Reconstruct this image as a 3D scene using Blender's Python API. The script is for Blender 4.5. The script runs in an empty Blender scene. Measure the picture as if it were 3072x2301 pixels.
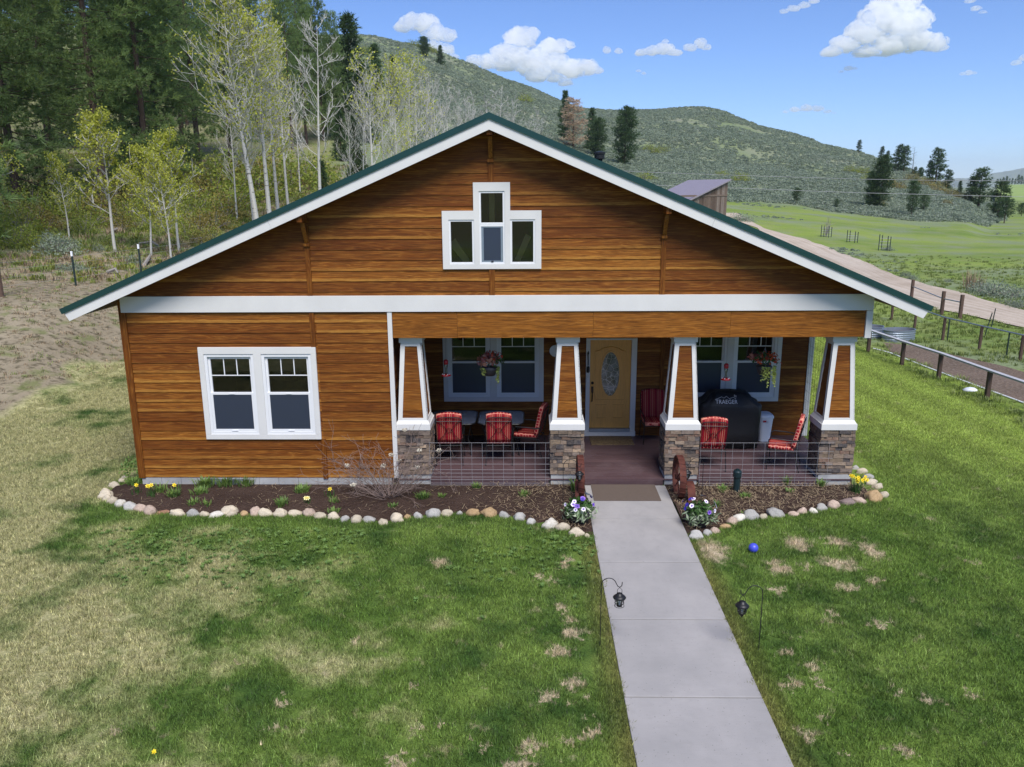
import bpy, bmesh, math, random
import numpy as np
from mathutils import Vector, Matrix, Euler
rad=math.radians
S=bpy.context.scene
COL=S.collection
# ---------------------------------------------------------------- camera
CAM=Vector((-1.84,-14.573,5.6)); FPX=2389.0
YAW,PITCH,ROLL=0.0223,0.2397,-0.00658
_cy,_sy,_cp,_sp=math.cos(YAW),math.sin(YAW),math.cos(PITCH),math.sin(PITCH)
_f=Vector((-_sy*_cp,_cy*_cp,-_sp)); _r=Vector((_cy,_sy,0)); _u=_r.cross(_f)
_r2=math.cos(ROLL)*_r+math.sin(ROLL)*_u; _u2=-math.sin(ROLL)*_r+math.cos(ROLL)*_u
cd=bpy.data.cameras.new('camera'); cam=bpy.data.objects.new('camera',cd); COL.objects.link(cam)
cd.sensor_width=36; cd.lens=FPX/3072*36; cd.clip_end=20000; cd.clip_start=0.1
M=Matrix((( _r2.x,_u2.x,-_f.x,CAM.x),(_r2.y,_u2.y,-_f.y,CAM.y),(_r2.z,_u2.z,-_f.z,CAM.z),(0,0,0,1)))
cam.matrix_world=M; S.camera=cam
# ---------------------------------------------------------------- light
SUN_EL,SUN_AZ=rad(54),rad(162)      # azimuth from +y, towards +x
w=bpy.data.worlds.new('World'); S.world=w; w.use_nodes=True
wn=w.node_tree; wn.nodes.clear()
sky=wn.nodes.new('ShaderNodeTexSky'); sky.sky_type='NISHITA'; sky.sun_disc=False
sky.sun_elevation=SUN_EL; sky.sun_rotation=SUN_AZ; sky.altitude=1500; sky.air_density=1.0; sky.dust_density=0.3; sky.ozone_density=4.5
bg=wn.nodes.new('ShaderNodeBackground'); bg.inputs[1].default_value=0.075
wo=wn.nodes.new('ShaderNodeOutputWorld'); tint=wn.nodes.new('ShaderNodeMix'); tint.data_type='RGBA'; tint.blend_type='MULTIPLY'; tint.inputs[0].default_value=1; tint.inputs[7].default_value=(.62,.71,.93,1); wn.links.new(sky.outputs[0],tint.inputs[6]); wn.links.new(tint.outputs[2],bg.inputs[0]); wn.links.new(bg.outputs[0],wo.inputs[0])
sd=bpy.data.lights.new('sun','SUN'); sd.energy=2.3; sd.angle=rad(30); sd.color=(1,.955,.89)
sun=bpy.data.objects.new('sun',sd); COL.objects.link(sun)
sdir=Vector((math.sin(SUN_AZ)*math.cos(SUN_EL),math.cos(SUN_AZ)*math.cos(SUN_EL),math.sin(SUN_EL)))
sun.rotation_euler=sdir.to_track_quat('Z','Y').to_euler()
S.view_settings.view_transform='Standard'; S.view_settings.look='None'; S.view_settings.gamma=1
S.view_settings.exposure=1.2
S.render.engine='CYCLES'
try:
    S.cycles.max_bounces=14; S.cycles.diffuse_bounces=5; S.cycles.glossy_bounces=4; S.cycles.volume_bounces=14; S.cycles.transparent_max_bounces=12; S.cycles.use_denoising=True
except Exception: pass
# ---------------------------------------------------------------- helpers: geometry of sight lines and ground
def ray(u,v): return (_f*FPX+_r2*(u-1536)-_u2*(v-1150.5)).normalized()
def at_r(u,v,r):
    d=ray(u,v); return CAM+d*(r/math.hypot(d.x,d.y))
def at_y(u,v,y):
    d=ray(u,v); return CAM+d*((y-CAM.y)/d.y)
def at_z(u,v,z=0):
    d=ray(u,v); return CAM+d*((z-CAM.z)/d.z)
def ae(u,v):
    d=ray(u,v); return math.degrees(math.atan2(d.x,d.y)), d.z/math.hypot(d.x,d.y)
# terrain profile: for a set of bearings, (distance, height) going outwards
TC={ -1500:[(24,0),(40,2.2),(70,6),(110,12),(180,24),(320,45),(700,40),(6000,30)] }
def colm(u,pts,back):
    L=[(1,0.0)]
    for v,r in pts:
        if v is None: L.append((r,0.0)); continue
        a,t=ae(u,v); L.append((r,CAM.z+r*t))
    L+=back; return (ae(u,600)[0],L)
TCOL=[
 (-179.9,[(1,0),(30,0),(60,1),(150,8),(300,25),(600,30),(6000,30)]),
 (-90,[(1,0),(24,0),(40,2.2),(70,6),(110,12),(180,22),(320,40),(700,40),(6000,30)]),
 (-55,[(1,0),(24,0),(33,1.9),(52,4),(70,7),(110,14),(200,34),(320,52),(700,50),(6000,40)]),
 colm(0,[(None,23.5),(1100,27),(905,33),(858,37),(700,52),(600,65),(450,95),(250,170),(60,300)],[(450,50),(900,40),(6000,40)]),
 colm(300,[(None,27),(930,33),(858,38),(720,50),(600,66),(450,98),(250,175),(75,310)],[(450,50),(900,40),(6000,40)]),
 colm(620,[(None,31),(880,36),(810,41),(700,54),(590,72),(450,105),(250,180),(90,320)],[(450,55),(900,40),(6000,40)]),
 colm(1090,[(None,36),(760,50),(690,60),(600,75),(450,110),(250,200),(103,380)],[(560,70),(1000,50),(6000,40)]),
 colm(1250,[(None,38),(640,75),(560,95),(430,140),(250,240),(130,390)],[(560,62),(1000,45),(6000,40)]),
 colm(1450,[(None,45),(640,80),(520,120),(370,190),(270,300),(206,400)],[(560,50),(1000,40),(6000,40)]),
 colm(1620,[(None,52),(640,90),(500,140),(380,240),(278,400)],[(560,40),(1000,30),(6000,30)]),
 colm(1760,[(None,60),(640,92),(550,130),(430,240),(320,400)],[(560,32),(1000,25),(6000,30)]),
 colm(2070,[(None,70),(640,92),(592,125),(460,230),(320,380)],[(520,28),(1000,20),(6000,25)]),
 colm(2350,[(None,75),(670,92),(607,130),(480,230),(398,345)],[(480,18),(1000,10),(6000,15)]),
 colm(2560,[(None,75),(685,95),(640,125),(540,200),(447,300)],[(420,12),(900,5),(6000,10)]),
 colm(2680,[(None,80),(650,122),(560,185),(488,270)],[(360,9),(900,2),(6000,5)]),
 colm(2800,[(None,85),(650,128),(590,170),(537,235)],[(320,3),(900,0),(6000,0)]),
 colm(2900,[(None,90),(655,128),(615,160),(585,205)],[(300,-2),(900,-2),(6000,0)]),
 colm(2990,[(None,95),(None,125),(None,150),(None,180)],[(300,-2),(900,-2),(6000,0)]),
 colm(3072,[(None,95),(None,180)],[(300,-1),(900,0),(6000,0)]),
 (60,[(1,0),(100,0),(300,0),(900,5),(6000,10)]),
 (110,[(1,0),(60,0),(300,15),(900,40),(6000,30)]),
 (179.9,[(1,0),(30,0),(60,1),(150,8),(300,25),(600,30),(6000,30)]),
]
AZ=np.concatenate([np.arange(-180,-56,4.),np.arange(-56,-38,1.),np.arange(-38,38,.2),np.arange(38,60,1.),np.arange(60,180.1,4.)])
RR=[0.01,4]; 
while RR[-1]<7000:
    r=RR[-1]; RR.append(r+ (2 if r<20 else r*0.018 if r<420 else r*.06))
RR=np.array(RR)
_ca=np.array([c[0] for c in TCOL]); _cz=np.array([np.interp(RR,[p[0] for p in c[1]],[p[1] for p in c[1]]) for c in TCOL])
def _mono(xq,xs,ys):
    # catmull-rom style cubic across bearings with clamped tangents
    i=np.clip(np.searchsorted(xs,xq)-1,0,len(xs)-2); h=(xs[i+1]-xs[i])[:,None]; t=((xq-xs[i])/(xs[i+1]-xs[i]))[:,None]
    d=(ys[1:]-ys[:-1])/(xs[1:]-xs[:-1])[:,None]
    m=np.zeros_like(ys); a,b=d[:-1],d[1:]; m[1:-1]=np.where(a*b>0,2*a*b/(a+b+1e-9*np.sign(a+b)+1e-12),0)
    return (2*t**3-3*t**2+1)*ys[i]+(t**3-2*t**2+t)*h*m[i]+(-2*t**3+3*t**2)*ys[i+1]+(t**3-t**2)*h*m[i+1]
ZG=_mono(AZ,_ca,_cz)
for _ in range(3):
    Z2=ZG.copy(); Z2[:,1:-1]=(ZG[:,:-2]+2*ZG[:,1:-1]+ZG[:,2:])/4; ZG=Z2
_rng=np.random.RandomState(5)
def vnoise(x,y,seed=0):
    x=np.asarray(x,float); y=np.asarray(y,float); xi=np.floor(x).astype(np.int64); yi=np.floor(y).astype(np.int64); fx=x-xi; fy=y-yi
    def h(a,b):
        n=(a*374761393+b*668265263+seed*1442695)&0x7fffffff; n=((n^(n>>13))*1274126177)&0x7fffffff; n=(n^(n>>16))&0xffff; return n/65535.
    fx=fx*fx*(3-2*fx); fy=fy*fy*(3-2*fy)
    return (h(xi,yi)*(1-fx)+h(xi+1,yi)*fx)*(1-fy)+(h(xi,yi+1)*(1-fx)+h(xi+1,yi+1)*fx)*fy
def fbm(x,y,seed=0,o=4):
    s=0;a=.5
    for k in range(o): s=s+a*(vnoise(x*2**k,y*2**k,seed+k)-.5); a*=.5
    return s
XG=CAM.x+np.sin(np.radians(AZ))[:,None]*RR[None]; YG=CAM.y+np.cos(np.radians(AZ))[:,None]*RR[None]
_amp=np.clip((RR-90)/150,0,1)[None]*np.clip(np.abs(ZG)/12,0,1)
ZG=ZG+_amp*(fbm(XG/60,YG/60,3)*9+fbm(XG/14,YG/14,9)*2.2)
ZG=ZG+np.clip((RR-34)/30,0,1)[None]*np.clip((RR-20)/30,0,1)[None]*fbm(XG/7,YG/7,4)*.5*np.clip(-(AZ[:,None]+4)/10,0,1)
def ground(x,y):
    dx=x-CAM.x; dy=y-CAM.y; r=math.hypot(dx,dy); a=math.degrees(math.atan2(dx,dy))
    i=int(np.clip(np.searchsorted(AZ,a)-1,0,len(AZ)-2)); j=int(np.clip(np.searchsorted(RR,r)-1,0,len(RR)-2))
    t=(a-AZ[i])/(AZ[i+1]-AZ[i]); s=(r-RR[j])/(RR[j+1]-RR[j])
    return float((ZG[i,j]*(1-s)+ZG[i,j+1]*s)*(1-t)+(ZG[i+1,j]*(1-s)+ZG[i+1,j+1]*s)*t)
def hit(u,v,r0=8,r1=900):
    d=ray(u,v); h=math.hypot(d.x,d.y); r=r0; pr=r0
    while r<r1:
        p=CAM+d*(r/h)
        if p.z<ground(p.x,p.y):
            a,b=pr,r
            for _ in range(12):
                m=(a+b)/2; p=CAM+d*(m/h)
                if p.z<ground(p.x,p.y): b=m
                else: a=m
            return CAM+d*(b/h)
        pr=r; r*=1.01
    return CAM+d*(r1/h)
# ---------------------------------------------------------------- helpers: meshes and objects
class MB:
    def __init__(s): s.v=[]; s.f=[]; s.m=[]; s.cur=0; s.rid={}
    def add(s,vs,fs,m=None):
        b=len(s.v); s.v.extend([tuple(p) for p in vs]); s.f.extend([tuple(b+i for i in f) for f in fs]); s.m.extend([s.cur if m is None else m]*len(fs)); return s
    def quad(s,a,b,c,d,m=None): return s.add([a,b,c,d],[(0,1,2,3)],m)
    def tri(s,a,b,c,m=None): return s.add([a,b,c],[(0,1,2)],m)
    def box(s,x0,x1,y0,y1,z0,z1,m=None):
        return s.add([(x0,y0,z0),(x1,y0,z0),(x1,y1,z0),(x0,y1,z0),(x0,y0,z1),(x1,y0,z1),(x1,y1,z1),(x0,y1,z1)],
          [(0,3,2,1),(4,5,6,7),(0,1,5,4),(1,2,6,5),(2,3,7,6),(3,0,4,7)],m)
    def hexa(s,p,m=None):  # 8 points bottom ring then top ring
        return s.add(p,[(0,3,2,1),(4,5,6,7),(0,1,5,4),(1,2,6,5),(2,3,7,6),(3,0,4,7)],m)
    def tube(s,pts,rs,n=6,cap=True,m=None):
        pts=[Vector(p) for p in pts]; 
        if not hasattr(rs,'__len__'): rs=[rs]*len(pts)
        vs=[];fs=[]; prev=None
        for i,p in enumerate(pts):
            t=(pts[min(i+1,len(pts)-1)]-pts[max(i-1,0)])
            if t.length<1e-9: t=Vector((0,0,1))
            t.normalize()
            if prev is None:
                a=Vector((0,0,1)) if abs(t.z)<.9 else Vector((1,0,0)); x=t.cross(a).normalized()
            else:
                x=prev-t*prev.dot(t)
                if x.length<1e-6: x=t.orthogonal()
                x.normalize()
            prev=x; y=t.cross(x)
            for k in range(n):
                an=2*math.pi*k/n; vs.append(p+(x*math.cos(an)+y*math.sin(an))*rs[i])
        for i in range(len(pts)-1):
            for k in range(n): fs.append((i*n+k,i*n+(k+1)%n,(i+1)*n+(k+1)%n,(i+1)*n+k))
        if cap: fs.append(tuple(range(n-1,-1,-1))); fs.append(tuple((len(pts)-1)*n+k for k in range(n)))
        return s.add(vs,fs,m)
    def lathe(s,prof,n=16,c=(0,0,0),m=None,sx=1,sy=1):
        vs=[];fs=[]
        for r,z in prof:
            for k in range(n):
                a=2*math.pi*k/n; vs.append((c[0]+r*math.cos(a)*sx,c[1]+r*math.sin(a)*sy,c[2]+z))
        for i in range(len(prof)-1):
            for k in range(n): fs.append((i*n+k,i*n+(k+1)%n,(i+1)*n+(k+1)%n,(i+1)*n+k))
        fs.append(tuple(range(n-1,-1,-1))); fs.append(tuple((len(prof)-1)*n+k for k in range(n)))
        return s.add(vs,fs,m)
    def prism(s,poly,y0,y1,m=None):   # polygon in xz extruded in y
        n=len(poly); vs=[(x,y0,z) for x,z in poly]+[(x,y1,z) for x,z in poly]
        return s.add(vs,[tuple(range(n)),tuple(range(2*n-1,n-1,-1))]+[(i,i+n,(i+1)%n+n,(i+1)%n) for i in range(n)],m)
    def xf(s,mat,start=0):
        for i in range(start,len(s.v)): s.v[i]=tuple(mat@Vector(s.v[i]))
        return s
    def mesh(s,name,mats,smooth=False):
        me=bpy.data.meshes.new(name); me.from_pydata(s.v,[],s.f)
        for m in (mats if isinstance(mats,(list,tuple)) else [mats]): me.materials.append(m)
        me.polygons.foreach_set('material_index',s.m)
        me.polygons.foreach_set('use_smooth',[smooth]*len(s.f)); me.update()
        if s.rid:
            at=me.attributes.new('rid','FLOAT','FACE'); at.data.foreach_set('value',[s.rid.get(i,0.) for i in range(len(s.f))])
        return me
    def build(s,name,mats,parent=None,smooth=False,loc=None,rot=None,bevel=0):
        o=bpy.data.objects.new(name,s.mesh(name,mats,smooth)); COL.objects.link(o)
        if loc is not None: o.location=loc
        if rot is not None: o.rotation_euler=rot
        if parent is not None: o.parent=parent
        if bevel:
            b=o.modifiers.new('b','BEVEL'); b.width=bevel; b.segments=2; b.limit_method='ANGLE'
        return o
def npmesh(name,V,F,mats,smooth=False,k=3):
    me=bpy.data.meshes.new(name); nv=len(V); nf=len(F)
    me.vertices.add(nv); me.vertices.foreach_set('co',np.asarray(V,np.float32).ravel())
    me.loops.add(nf*k); me.loops.foreach_set('vertex_index',np.asarray(F,np.int32).ravel())
    me.polygons.add(nf); me.polygons.foreach_set('loop_start',np.arange(0,nf*k,k,dtype=np.int32)); me.polygons.foreach_set('loop_total',np.full(nf,k,np.int32))
    me.polygons.foreach_set('use_smooth',np.full(nf,smooth)); me.update(calc_edges=True)
    for m in (mats if isinstance(mats,(list,tuple)) else [mats]): me.materials.append(m)
    return me
def tag(o,label=None,cat=None,group=None,kind=None):
    if label: o['label']=label
    if cat: o['category']=cat
    if group: o['group']=group
    if kind: o['kind']=kind
    return o
def thing(name,label,cat,loc=(0,0,0),rz=0,group=None):
    o=bpy.data.objects.new(name,None); COL.objects.link(o); o.location=loc; o.rotation_euler=(0,0,rz); o.empty_display_size=.1
    return tag(o,label,cat,group)
def copy_tree(o,parent=None):
    c=o.copy(); COL.objects.link(c); c.parent=parent
    if parent is not None: c.matrix_parent_inverse=o.matrix_parent_inverse.copy()
    for ch in list(KIDS.get(o.name,())) : copy_tree(ch,c)
    return c
KIDS={}
def kids(o):
    KIDS.clear()
    for x in bpy.data.objects:
        if x.parent: KIDS.setdefault(x.parent.name,[]).append(x)
def dup(o,loc,rz,label,scale=None):
    c=copy_tree(o); c.location=loc; c.rotation_euler=(0,0,rz); c['label']=label
    if scale is not None: c.scale=(scale,)*3 if not hasattr(scale,'__len__') else scale
    return c
# ---------------------------------------------------------------- helpers: materials
class NT:
    def __init__(s,name):
        s.mat=bpy.data.materials.new(name); s.mat.use_nodes=True; s.t=s.mat.node_tree; s.t.nodes.clear()
        s.out=s.t.nodes.new('ShaderNodeOutputMaterial')
    def n(s,typ,ins=None,**pr):
        nd=s.t.nodes.new('ShaderNode'+typ)
        for k,v in pr.items(): setattr(nd,k,v)
        for k,v in (ins or {}).items():
            sk=nd.inputs[k]
            if isinstance(v,bpy.types.NodeSocket): s.t.links.new(v,sk)
            elif isinstance(v,bpy.types.Node): s.t.links.new(v.outputs[0],sk)
            else: sk.default_value=(tuple(v)+(1,) if (hasattr(v,'__len__') and len(v)==3 and sk.type=='RGBA') else v)
        return nd
    def math(s,op,a,b=0.0,c=None,clamp=False):
        d={0:a,1:b}
        if c is not None: d[2]=c
        return s.n('Math',d,operation=op,use_clamp=clamp).outputs[0]
    def ramp(s,fac,stops,interp='LINEAR'):
        nd=s.n('ValToRGB',{0:fac}); cr=nd.color_ramp; cr.interpolation=interp
        while len(cr.elements)<len(stops): cr.elements.new(.5)
        for e,(p,c) in zip(cr.elements,stops): e.position=p; e.color=(*c,1) if hasattr(c,'__len__') else (c,c,c,1)
        return nd.outputs[0]
    def mix(s,f,a,b,blend='MIX'):
        nd=s.n('Mix',data_type='RGBA',blend_type=blend)
        for k,v in ((0,f),(6,a),(7,b)):
            sk=nd.inputs[k]
            if isinstance(v,bpy.types.NodeSocket): s.t.links.new(v,sk)
            elif hasattr(v,'__len__'): sk.default_value=(*v,1)
            else: sk.default_value=v
        return nd.outputs[2]
    def pos(s,obj=True):
        if obj: return s.n('TexCoord').outputs['Object']
        return s.n('NewGeometry').outputs['Position']
    def scl(s,vec,sc,loc=(0,0,0),rot=(0,0,0)): return s.n('Mapping',{0:vec,1:loc,2:rot,3:sc}).outputs[0]
    def noise(s,vec,scale,detail=4,rough=.55,dist=0,col=False):
        nd=s.n('TexNoise',{'Vector':vec,'Scale':scale,'Detail':detail,'Roughness':rough,'Distortion':dist}); return nd.outputs[1 if col else 0]
    def island(s): return s.n('NewGeometry').outputs['Random Per Island']
    def bsdf(s,col,rough=.6,spec=.5,bump=None,bs=.3,bd=.01,**kw):
        ins={'Base Color':col,'Roughness':rough,'Specular IOR Level':spec}
        ins.update(kw)
        if bump is not None: ins['Normal']=s.n('Bump',{'Strength':bs,'Distance':bd,'Height':bump})
        b=s.n('BsdfPrincipled',ins); s.t.links.new(b.outputs[0],s.out.inputs[0]); return b
    def hsv(s,col,h=.5,sa=1.,v=1.): return s.n('HueSaturation',{'Hue':h,'Saturation':sa,'Value':v,'Color':col}).outputs[0]
def sr(r,g,b):
    f=lambda c:(c/255/12.92) if c<=10 else ((c/255+.055)/1.055)**2.4
    return (f(r),f(g),f(b))
def simple(name,col,rough=.6,metal=0,var=.12,scale=8,bump=.15,spec=.5,bd=.005,obj=True):
    t=NT(name); p=t.pos(obj); nz=t.noise(p,scale,5); n2=t.noise(p,scale*9,3)
    f=t.math('MULTIPLY_ADD',nz,var*2,1-var); c=t.hsv(col,v=f) if isinstance(col,bpy.types.NodeSocket) else t.n('HueSaturation',{'Value':f,'Color':col}).outputs[0]
    t.bsdf(c,t.math('MULTIPLY_ADD',n2,.2,rough-.1),spec,bump=n2,bs=bump,bd=bd,Metallic=metal); return t.mat
# ---------------------------------------------------------------- materials
def m_siding(name='cedar_siding',rowh=.1905,z0=.16,vert=False,dark=1.0,sat=1.0,rough_cut=False,rid=False):
    t=NT(name); p=t.pos(); isl=t.n('Attribute',attribute_name='rid').outputs['Fac'] if rid else t.island()
    off=t.n('CombineXYZ',{0:t.math('MULTIPLY',isl,37.),1:t.math('MULTIPLY',isl,91.),2:t.math('MULTIPLY',isl,53.)}).outputs[0]
    q=t.n('VectorMath',{0:p,1:off},operation='ADD').outputs[0]
    lo=(11,11,.55) if vert else (.55,11,11)
    hi=(55,55,2.6) if vert else (2.6,55,55)
    g1=t.noise(t.scl(q,lo),1.0,3,.5,.6)
    rings=t.math('FRACT',t.math('MULTIPLY',g1,9.0))
    ringw=t.math('POWER',t.math('ABSOLUTE',t.math('SUBTRACT',t.math('MULTIPLY',rings,2),1)),2.2)
    fib=t.noise(t.scl(q,hi),1.0,4,.65)
    blot=t.noise(t.scl(q,(1.3,3,3)),1.0,4,.6)
    isl2=t.math('FRACT',t.math('MULTIPLY',isl,7.31))
    base=t.ramp(isl2,[(0,(.160,.044,.007)),(.3,(.195,.057,.008)),(.6,(.225,.069,.010)),(.85,(.265,.086,.012)),(1,(.33,.118,.016))] if not rough_cut else [(0,(.235,.080,.012)),(1,(.26,.092,.013))])
    light=t.mix(.65,base,(.62,.27,.05)); darkc=t.mix(.8,base,(.035,.010,.003))
    wt=t.math('MULTIPLY',ringw,t.math('MULTIPLY_ADD',isl2,.5,.38) if not rough_cut else .55)
    c=t.mix(wt,base,light)
    c=t.mix(t.math('MULTIPLY',t.ramp(fib,[(.46,0),(.62,1)]),.52 if not rough_cut else .7),c,darkc)
    c=t.mix(t.math('MULTIPLY',t.ramp(blot,[(.46,0),(.68,1)]),.22),c,darkc)
    if rid:
        sz=t.n('SeparateXYZ',{0:p}).outputs[2]; fr=t.math('FRACT',t.math('DIVIDE',t.math('SUBTRACT',sz,.16),.1905))
        wob=t.math('MULTIPLY_ADD',t.noise(t.scl(q,(2.2,9,30)),1.0,4,.6),.36,-.18); fw_=t.math('ADD',fr,wob)
        st=t.ramp(fw_,[(.02,0),(.10,1),(.17,.2),(.21,.9),(.30,0)]); am=t.ramp(t.math('ADD',isl2,t.math('MULTIPLY_ADD',blot,.8,-.4)),[(.30,0),(.75,1)])
        c=t.mix(t.math('MULTIPLY',t.math('MULTIPLY',st,am),.75),c,(.60,.30,.06))
        c=t.mix(t.math('MULTIPLY',t.ramp(t.noise(t.scl(q,(5,20,260)),1.0,3,.6),[(.52,0),(.62,1)]),.55),c,(.06,.018,.006))
    c=t.hsv(c,sa=sat,v=dark)
    b=t.math('MULTIPLY_ADD',fib,.6,t.math('MULTIPLY',ringw,.4))
    t.bsdf(c,t.math('MULTIPLY_ADD',fib,.25,.45),.16,bump=b,bs=.35,bd=.004); return t.mat
M={}
M['siding']=m_siding(dark=.80,rid=True)
M['beam']=m_siding('rough_beam_plywood',dark=.88,rough_cut=True)
M['batten']=m_siding('cedar_batten',vert=True,dark=.72)
M['panel']=m_siding('column_cedar',dark=.68)
def m_white():
    t=NT('white_paint'); p=t.pos(); nz=t.noise(p,1.7,5); n2=t.noise(t.scl(p,(3,3,30)),3,4)
    c=t.mix(t.ramp(nz,[(.35,0),(.75,1)]),(.64,.635,.62),(.58,.575,.565))
    c=t.mix(t.math('MULTIPLY',t.ramp(n2,[(.55,0),(.8,1)]),.25),c,(.6,.57,.52))
    t.bsdf(c,.5,.4,bump=t.noise(p,60,3),bs=.1,bd=.002); return t.mat
M['white']=m_white()
M['vinyl']=simple('white_vinyl',(.70,.71,.73),.35,0,.03,3,.03)
M['green_metal']=simple('green_roof_metal',(.012,.052,.050),.38,.3,.12,2,.05)
M['soffit']=simple('soffit_board',(.36,.30,.16),.7,0,.15,4,.1)
def m_concrete(name,c1=(.40,.385,.385),c2=(.31,.30,.30),brush=False):
    t=NT(name); p=t.pos(); a=t.noise(p,1.1,6,.6); b=t.noise(p,9,5,.6); f=t.noise(t.scl(p,(2,60,2)) if brush else p,3 if brush else 90,4,.6)
    c=t.mix(t.ramp(a,[(.35,0),(.7,1)]),c1,c2); c=t.mix(t.math('MULTIPLY',t.ramp(b,[(.5,0),(.75,1)]),.3),c,(.25,.24,.235))
    c=t.mix(t.math('MULTIPLY',t.ramp(f,[(.45,0),(.7,1)]),.18),c,(.22,.215,.215))
    sp=t.noise(p,38,2,.5); c=t.mix(t.math('MULTIPLY',t.ramp(sp,[(.70,0),(.74,1)]),.7),c,(.1,.095,.09))
    t.bsdf(c,.85,.3,bump=f,bs=.2,bd=.004); return t.mat
M['walk']=m_concrete('brushed_concrete',(.34,.325,.32),(.27,.262,.26),brush=True)
M['conc']=m_concrete('cast_concrete',(.42,.43,.43),(.27,.275,.28))
def m_ledger():
    t=NT('ledger_stone'); p=t.pos(); i=t.island(); i2=t.math('FRACT',t.math('MULTIPLY',i,13.7))
    base=t.ramp(i,[(0,(.085,.075,.08)),(.18,(.17,.13,.11)),(.40,(.24,.175,.13)),(.62,(.36,.26,.175)),(.75,(.20,.12,.085)),(.88,(.30,.22,.16)),(1,(.12,.115,.13))],'CONSTANT')
    nz=t.noise(p,14,6,.65); n2=t.noise(t.scl(p,(8,8,40)),1.5,5,.6)
    c=t.mix(t.math('MULTIPLY',t.ramp(nz,[(.4,0),(.65,1)]),.7),base,t.mix(.5,base,(.38,.31,.24)))
    c=t.mix(t.math('MULTIPLY',t.ramp(n2,[(.5,0),(.7,1)]),.65),c,(.055,.05,.05))
    c=t.hsv(c,v=t.math('MULTIPLY_ADD',i2,.55,.45))
    t.bsdf(c,.85,.3,bump=t.math('ADD',nz,n2),bs=.8,bd=.012); return t.mat
M['ledger']=m_ledger()
M['mortar']=simple('mortar',(.035,.033,.032),.95)
def m_deck():
    t=NT('composite_decking'); p=t.pos(); i=t.island(); f=t.noise(t.scl(p,(2,50,50)),1,4,.6); g=t.noise(p,1.6,5,.6)
    c=t.ramp(i,[(0,(.066,.038,.042)),(.5,(.082,.048,.052)),(1,(.058,.034,.038))])
    c=t.mix(t.math('MULTIPLY',t.ramp(f,[(.4,0),(.7,1)]),.4),c,(.12,.075,.085)); c=t.mix(t.math('MULTIPLY',t.ramp(g,[(.45,0),(.75,1)]),.4),c,(.15,.11,.12))
    t.bsdf(c,t.math('MULTIPLY_ADD',g,.3,.38),.4,bump=f,bs=.2,bd=.003); return t.mat
M['deck']=m_deck()
M['oak']=m_siding('oak_door',vert=True,dark=1.0)
def m_oak():
    t=NT('golden_oak'); p=t.pos(); g=t.noise(t.scl(p,(16,16,1.1)),1,3,.5,.5); rings=t.math('FRACT',t.math('MULTIPLY',g,8)); f=t.noise(t.scl(p,(140,140,4)),1,3,.6)
    c=t.mix(t.math('MULTIPLY',rings,.4),(.74,.37,.085),(.60,.28,.055)); c=t.mix(t.math('MULTIPLY',t.ramp(f,[(.5,0),(.7,1)]),.4),c,(.19,.08,.02))
    t.bsdf(c,.38,.5,bump=f,bs=.15,bd=.002); return t.mat
M['oak']=m_oak()
def m_glass(name,tint=(.012,.016,.016),rough=.02,alpha=.55):
    t=NT(name); gl=t.n('BsdfGlossy',{'Color':(1,1,1),'Roughness':rough}); tr=t.n('BsdfTransparent',{'Color':(alpha,alpha*1.04,alpha)})
    fr=t.n('Fresnel',{'IOR':1.75}); mx=t.n('MixShader',{0:fr,1:tr,2:gl}); t.t.links.new(mx.outputs[0],t.out.inputs[0]); return t.mat
M['glass']=m_glass('window_glass')
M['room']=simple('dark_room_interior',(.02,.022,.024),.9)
M['curtain']=simple('drawn_blind',(.10,.105,.11),.9)
def m_screen():
    t=NT('insect_screen'); a=t.n('BsdfDiffuse',{'Color':(.040,.050,.080)}); b=t.n('BsdfTransparent',{'Color':(.8,.8,.8)}); g=t.n('BsdfGlossy',{'Color':(.35,.4,.5),'Roughness':.35})
    m1=t.n('MixShader',{0:.75,1:b,2:a}); m2=t.n('MixShader',{0:.12,1:m1,2:g}); t.t.links.new(m2.outputs[0],t.out.inputs[0]); return t.mat
M['screen']=m_screen()
M['stud']=simple('fir_stud',(.62,.50,.20),.7)
def m_doorglass():
    t=NT('etched_glass'); p=t.pos(); v=t.n('TexVoronoi',{'Vector':p,'Scale':9.0},feature='DISTANCE_TO_EDGE').outputs[0]; n=t.noise(p,6,4)
    c=t.mix(t.ramp(n,[(.42,0),(.58,1)]),(.16,.18,.19),(.03,.05,.035)); c=t.mix(t.ramp(v,[(.015,1),(.05,0)]),c,(.42,.42,.38))
    t.bsdf(c,.12,.8,bump=n,bs=.4,bd=.01); return t.mat
M['doorglass']=m_doorglass()
M['black']=simple('black_iron',(.018,.018,.02),.45,.4,.2,10,.1)
M['bronze']=simple('dark_bronze',(.035,.02,.015),.35,.6)
M['wire']=simple('galvanised_wire',(.30,.30,.32),.5,0,.1)
M['rust']=None
def m_rust():
    t=NT('rusty_iron'); p=t.pos(); a=t.noise(p,7,6,.65); b=t.noise(p,40,4,.6)
    c=t.ramp(a,[(.3,(.045,.014,.011)),(.5,(.085,.024,.017)),(.65,(.115,.036,.022)),(.8,(.085,.06,.065))]); c=t.mix(t.math('MULTIPLY',t.ramp(b,[(.5,0),(.7,1)]),.5),c,(.06,.025,.018))
    t.bsdf(c,.8,.3,bump=b,bs=.4,bd=.004); return t.mat
M['rust']=m_rust()
M['galv']=simple('galvanised_steel',(.30,.35,.42),.38,.6,.18,5,.05)
M['post']=simple('weathered_post',(.10,.062,.045),.85,0,.35,14,.4)
M['rail']=simple('weathered_rail',(.40,.40,.42),.6,0,.25,9,.2)
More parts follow.
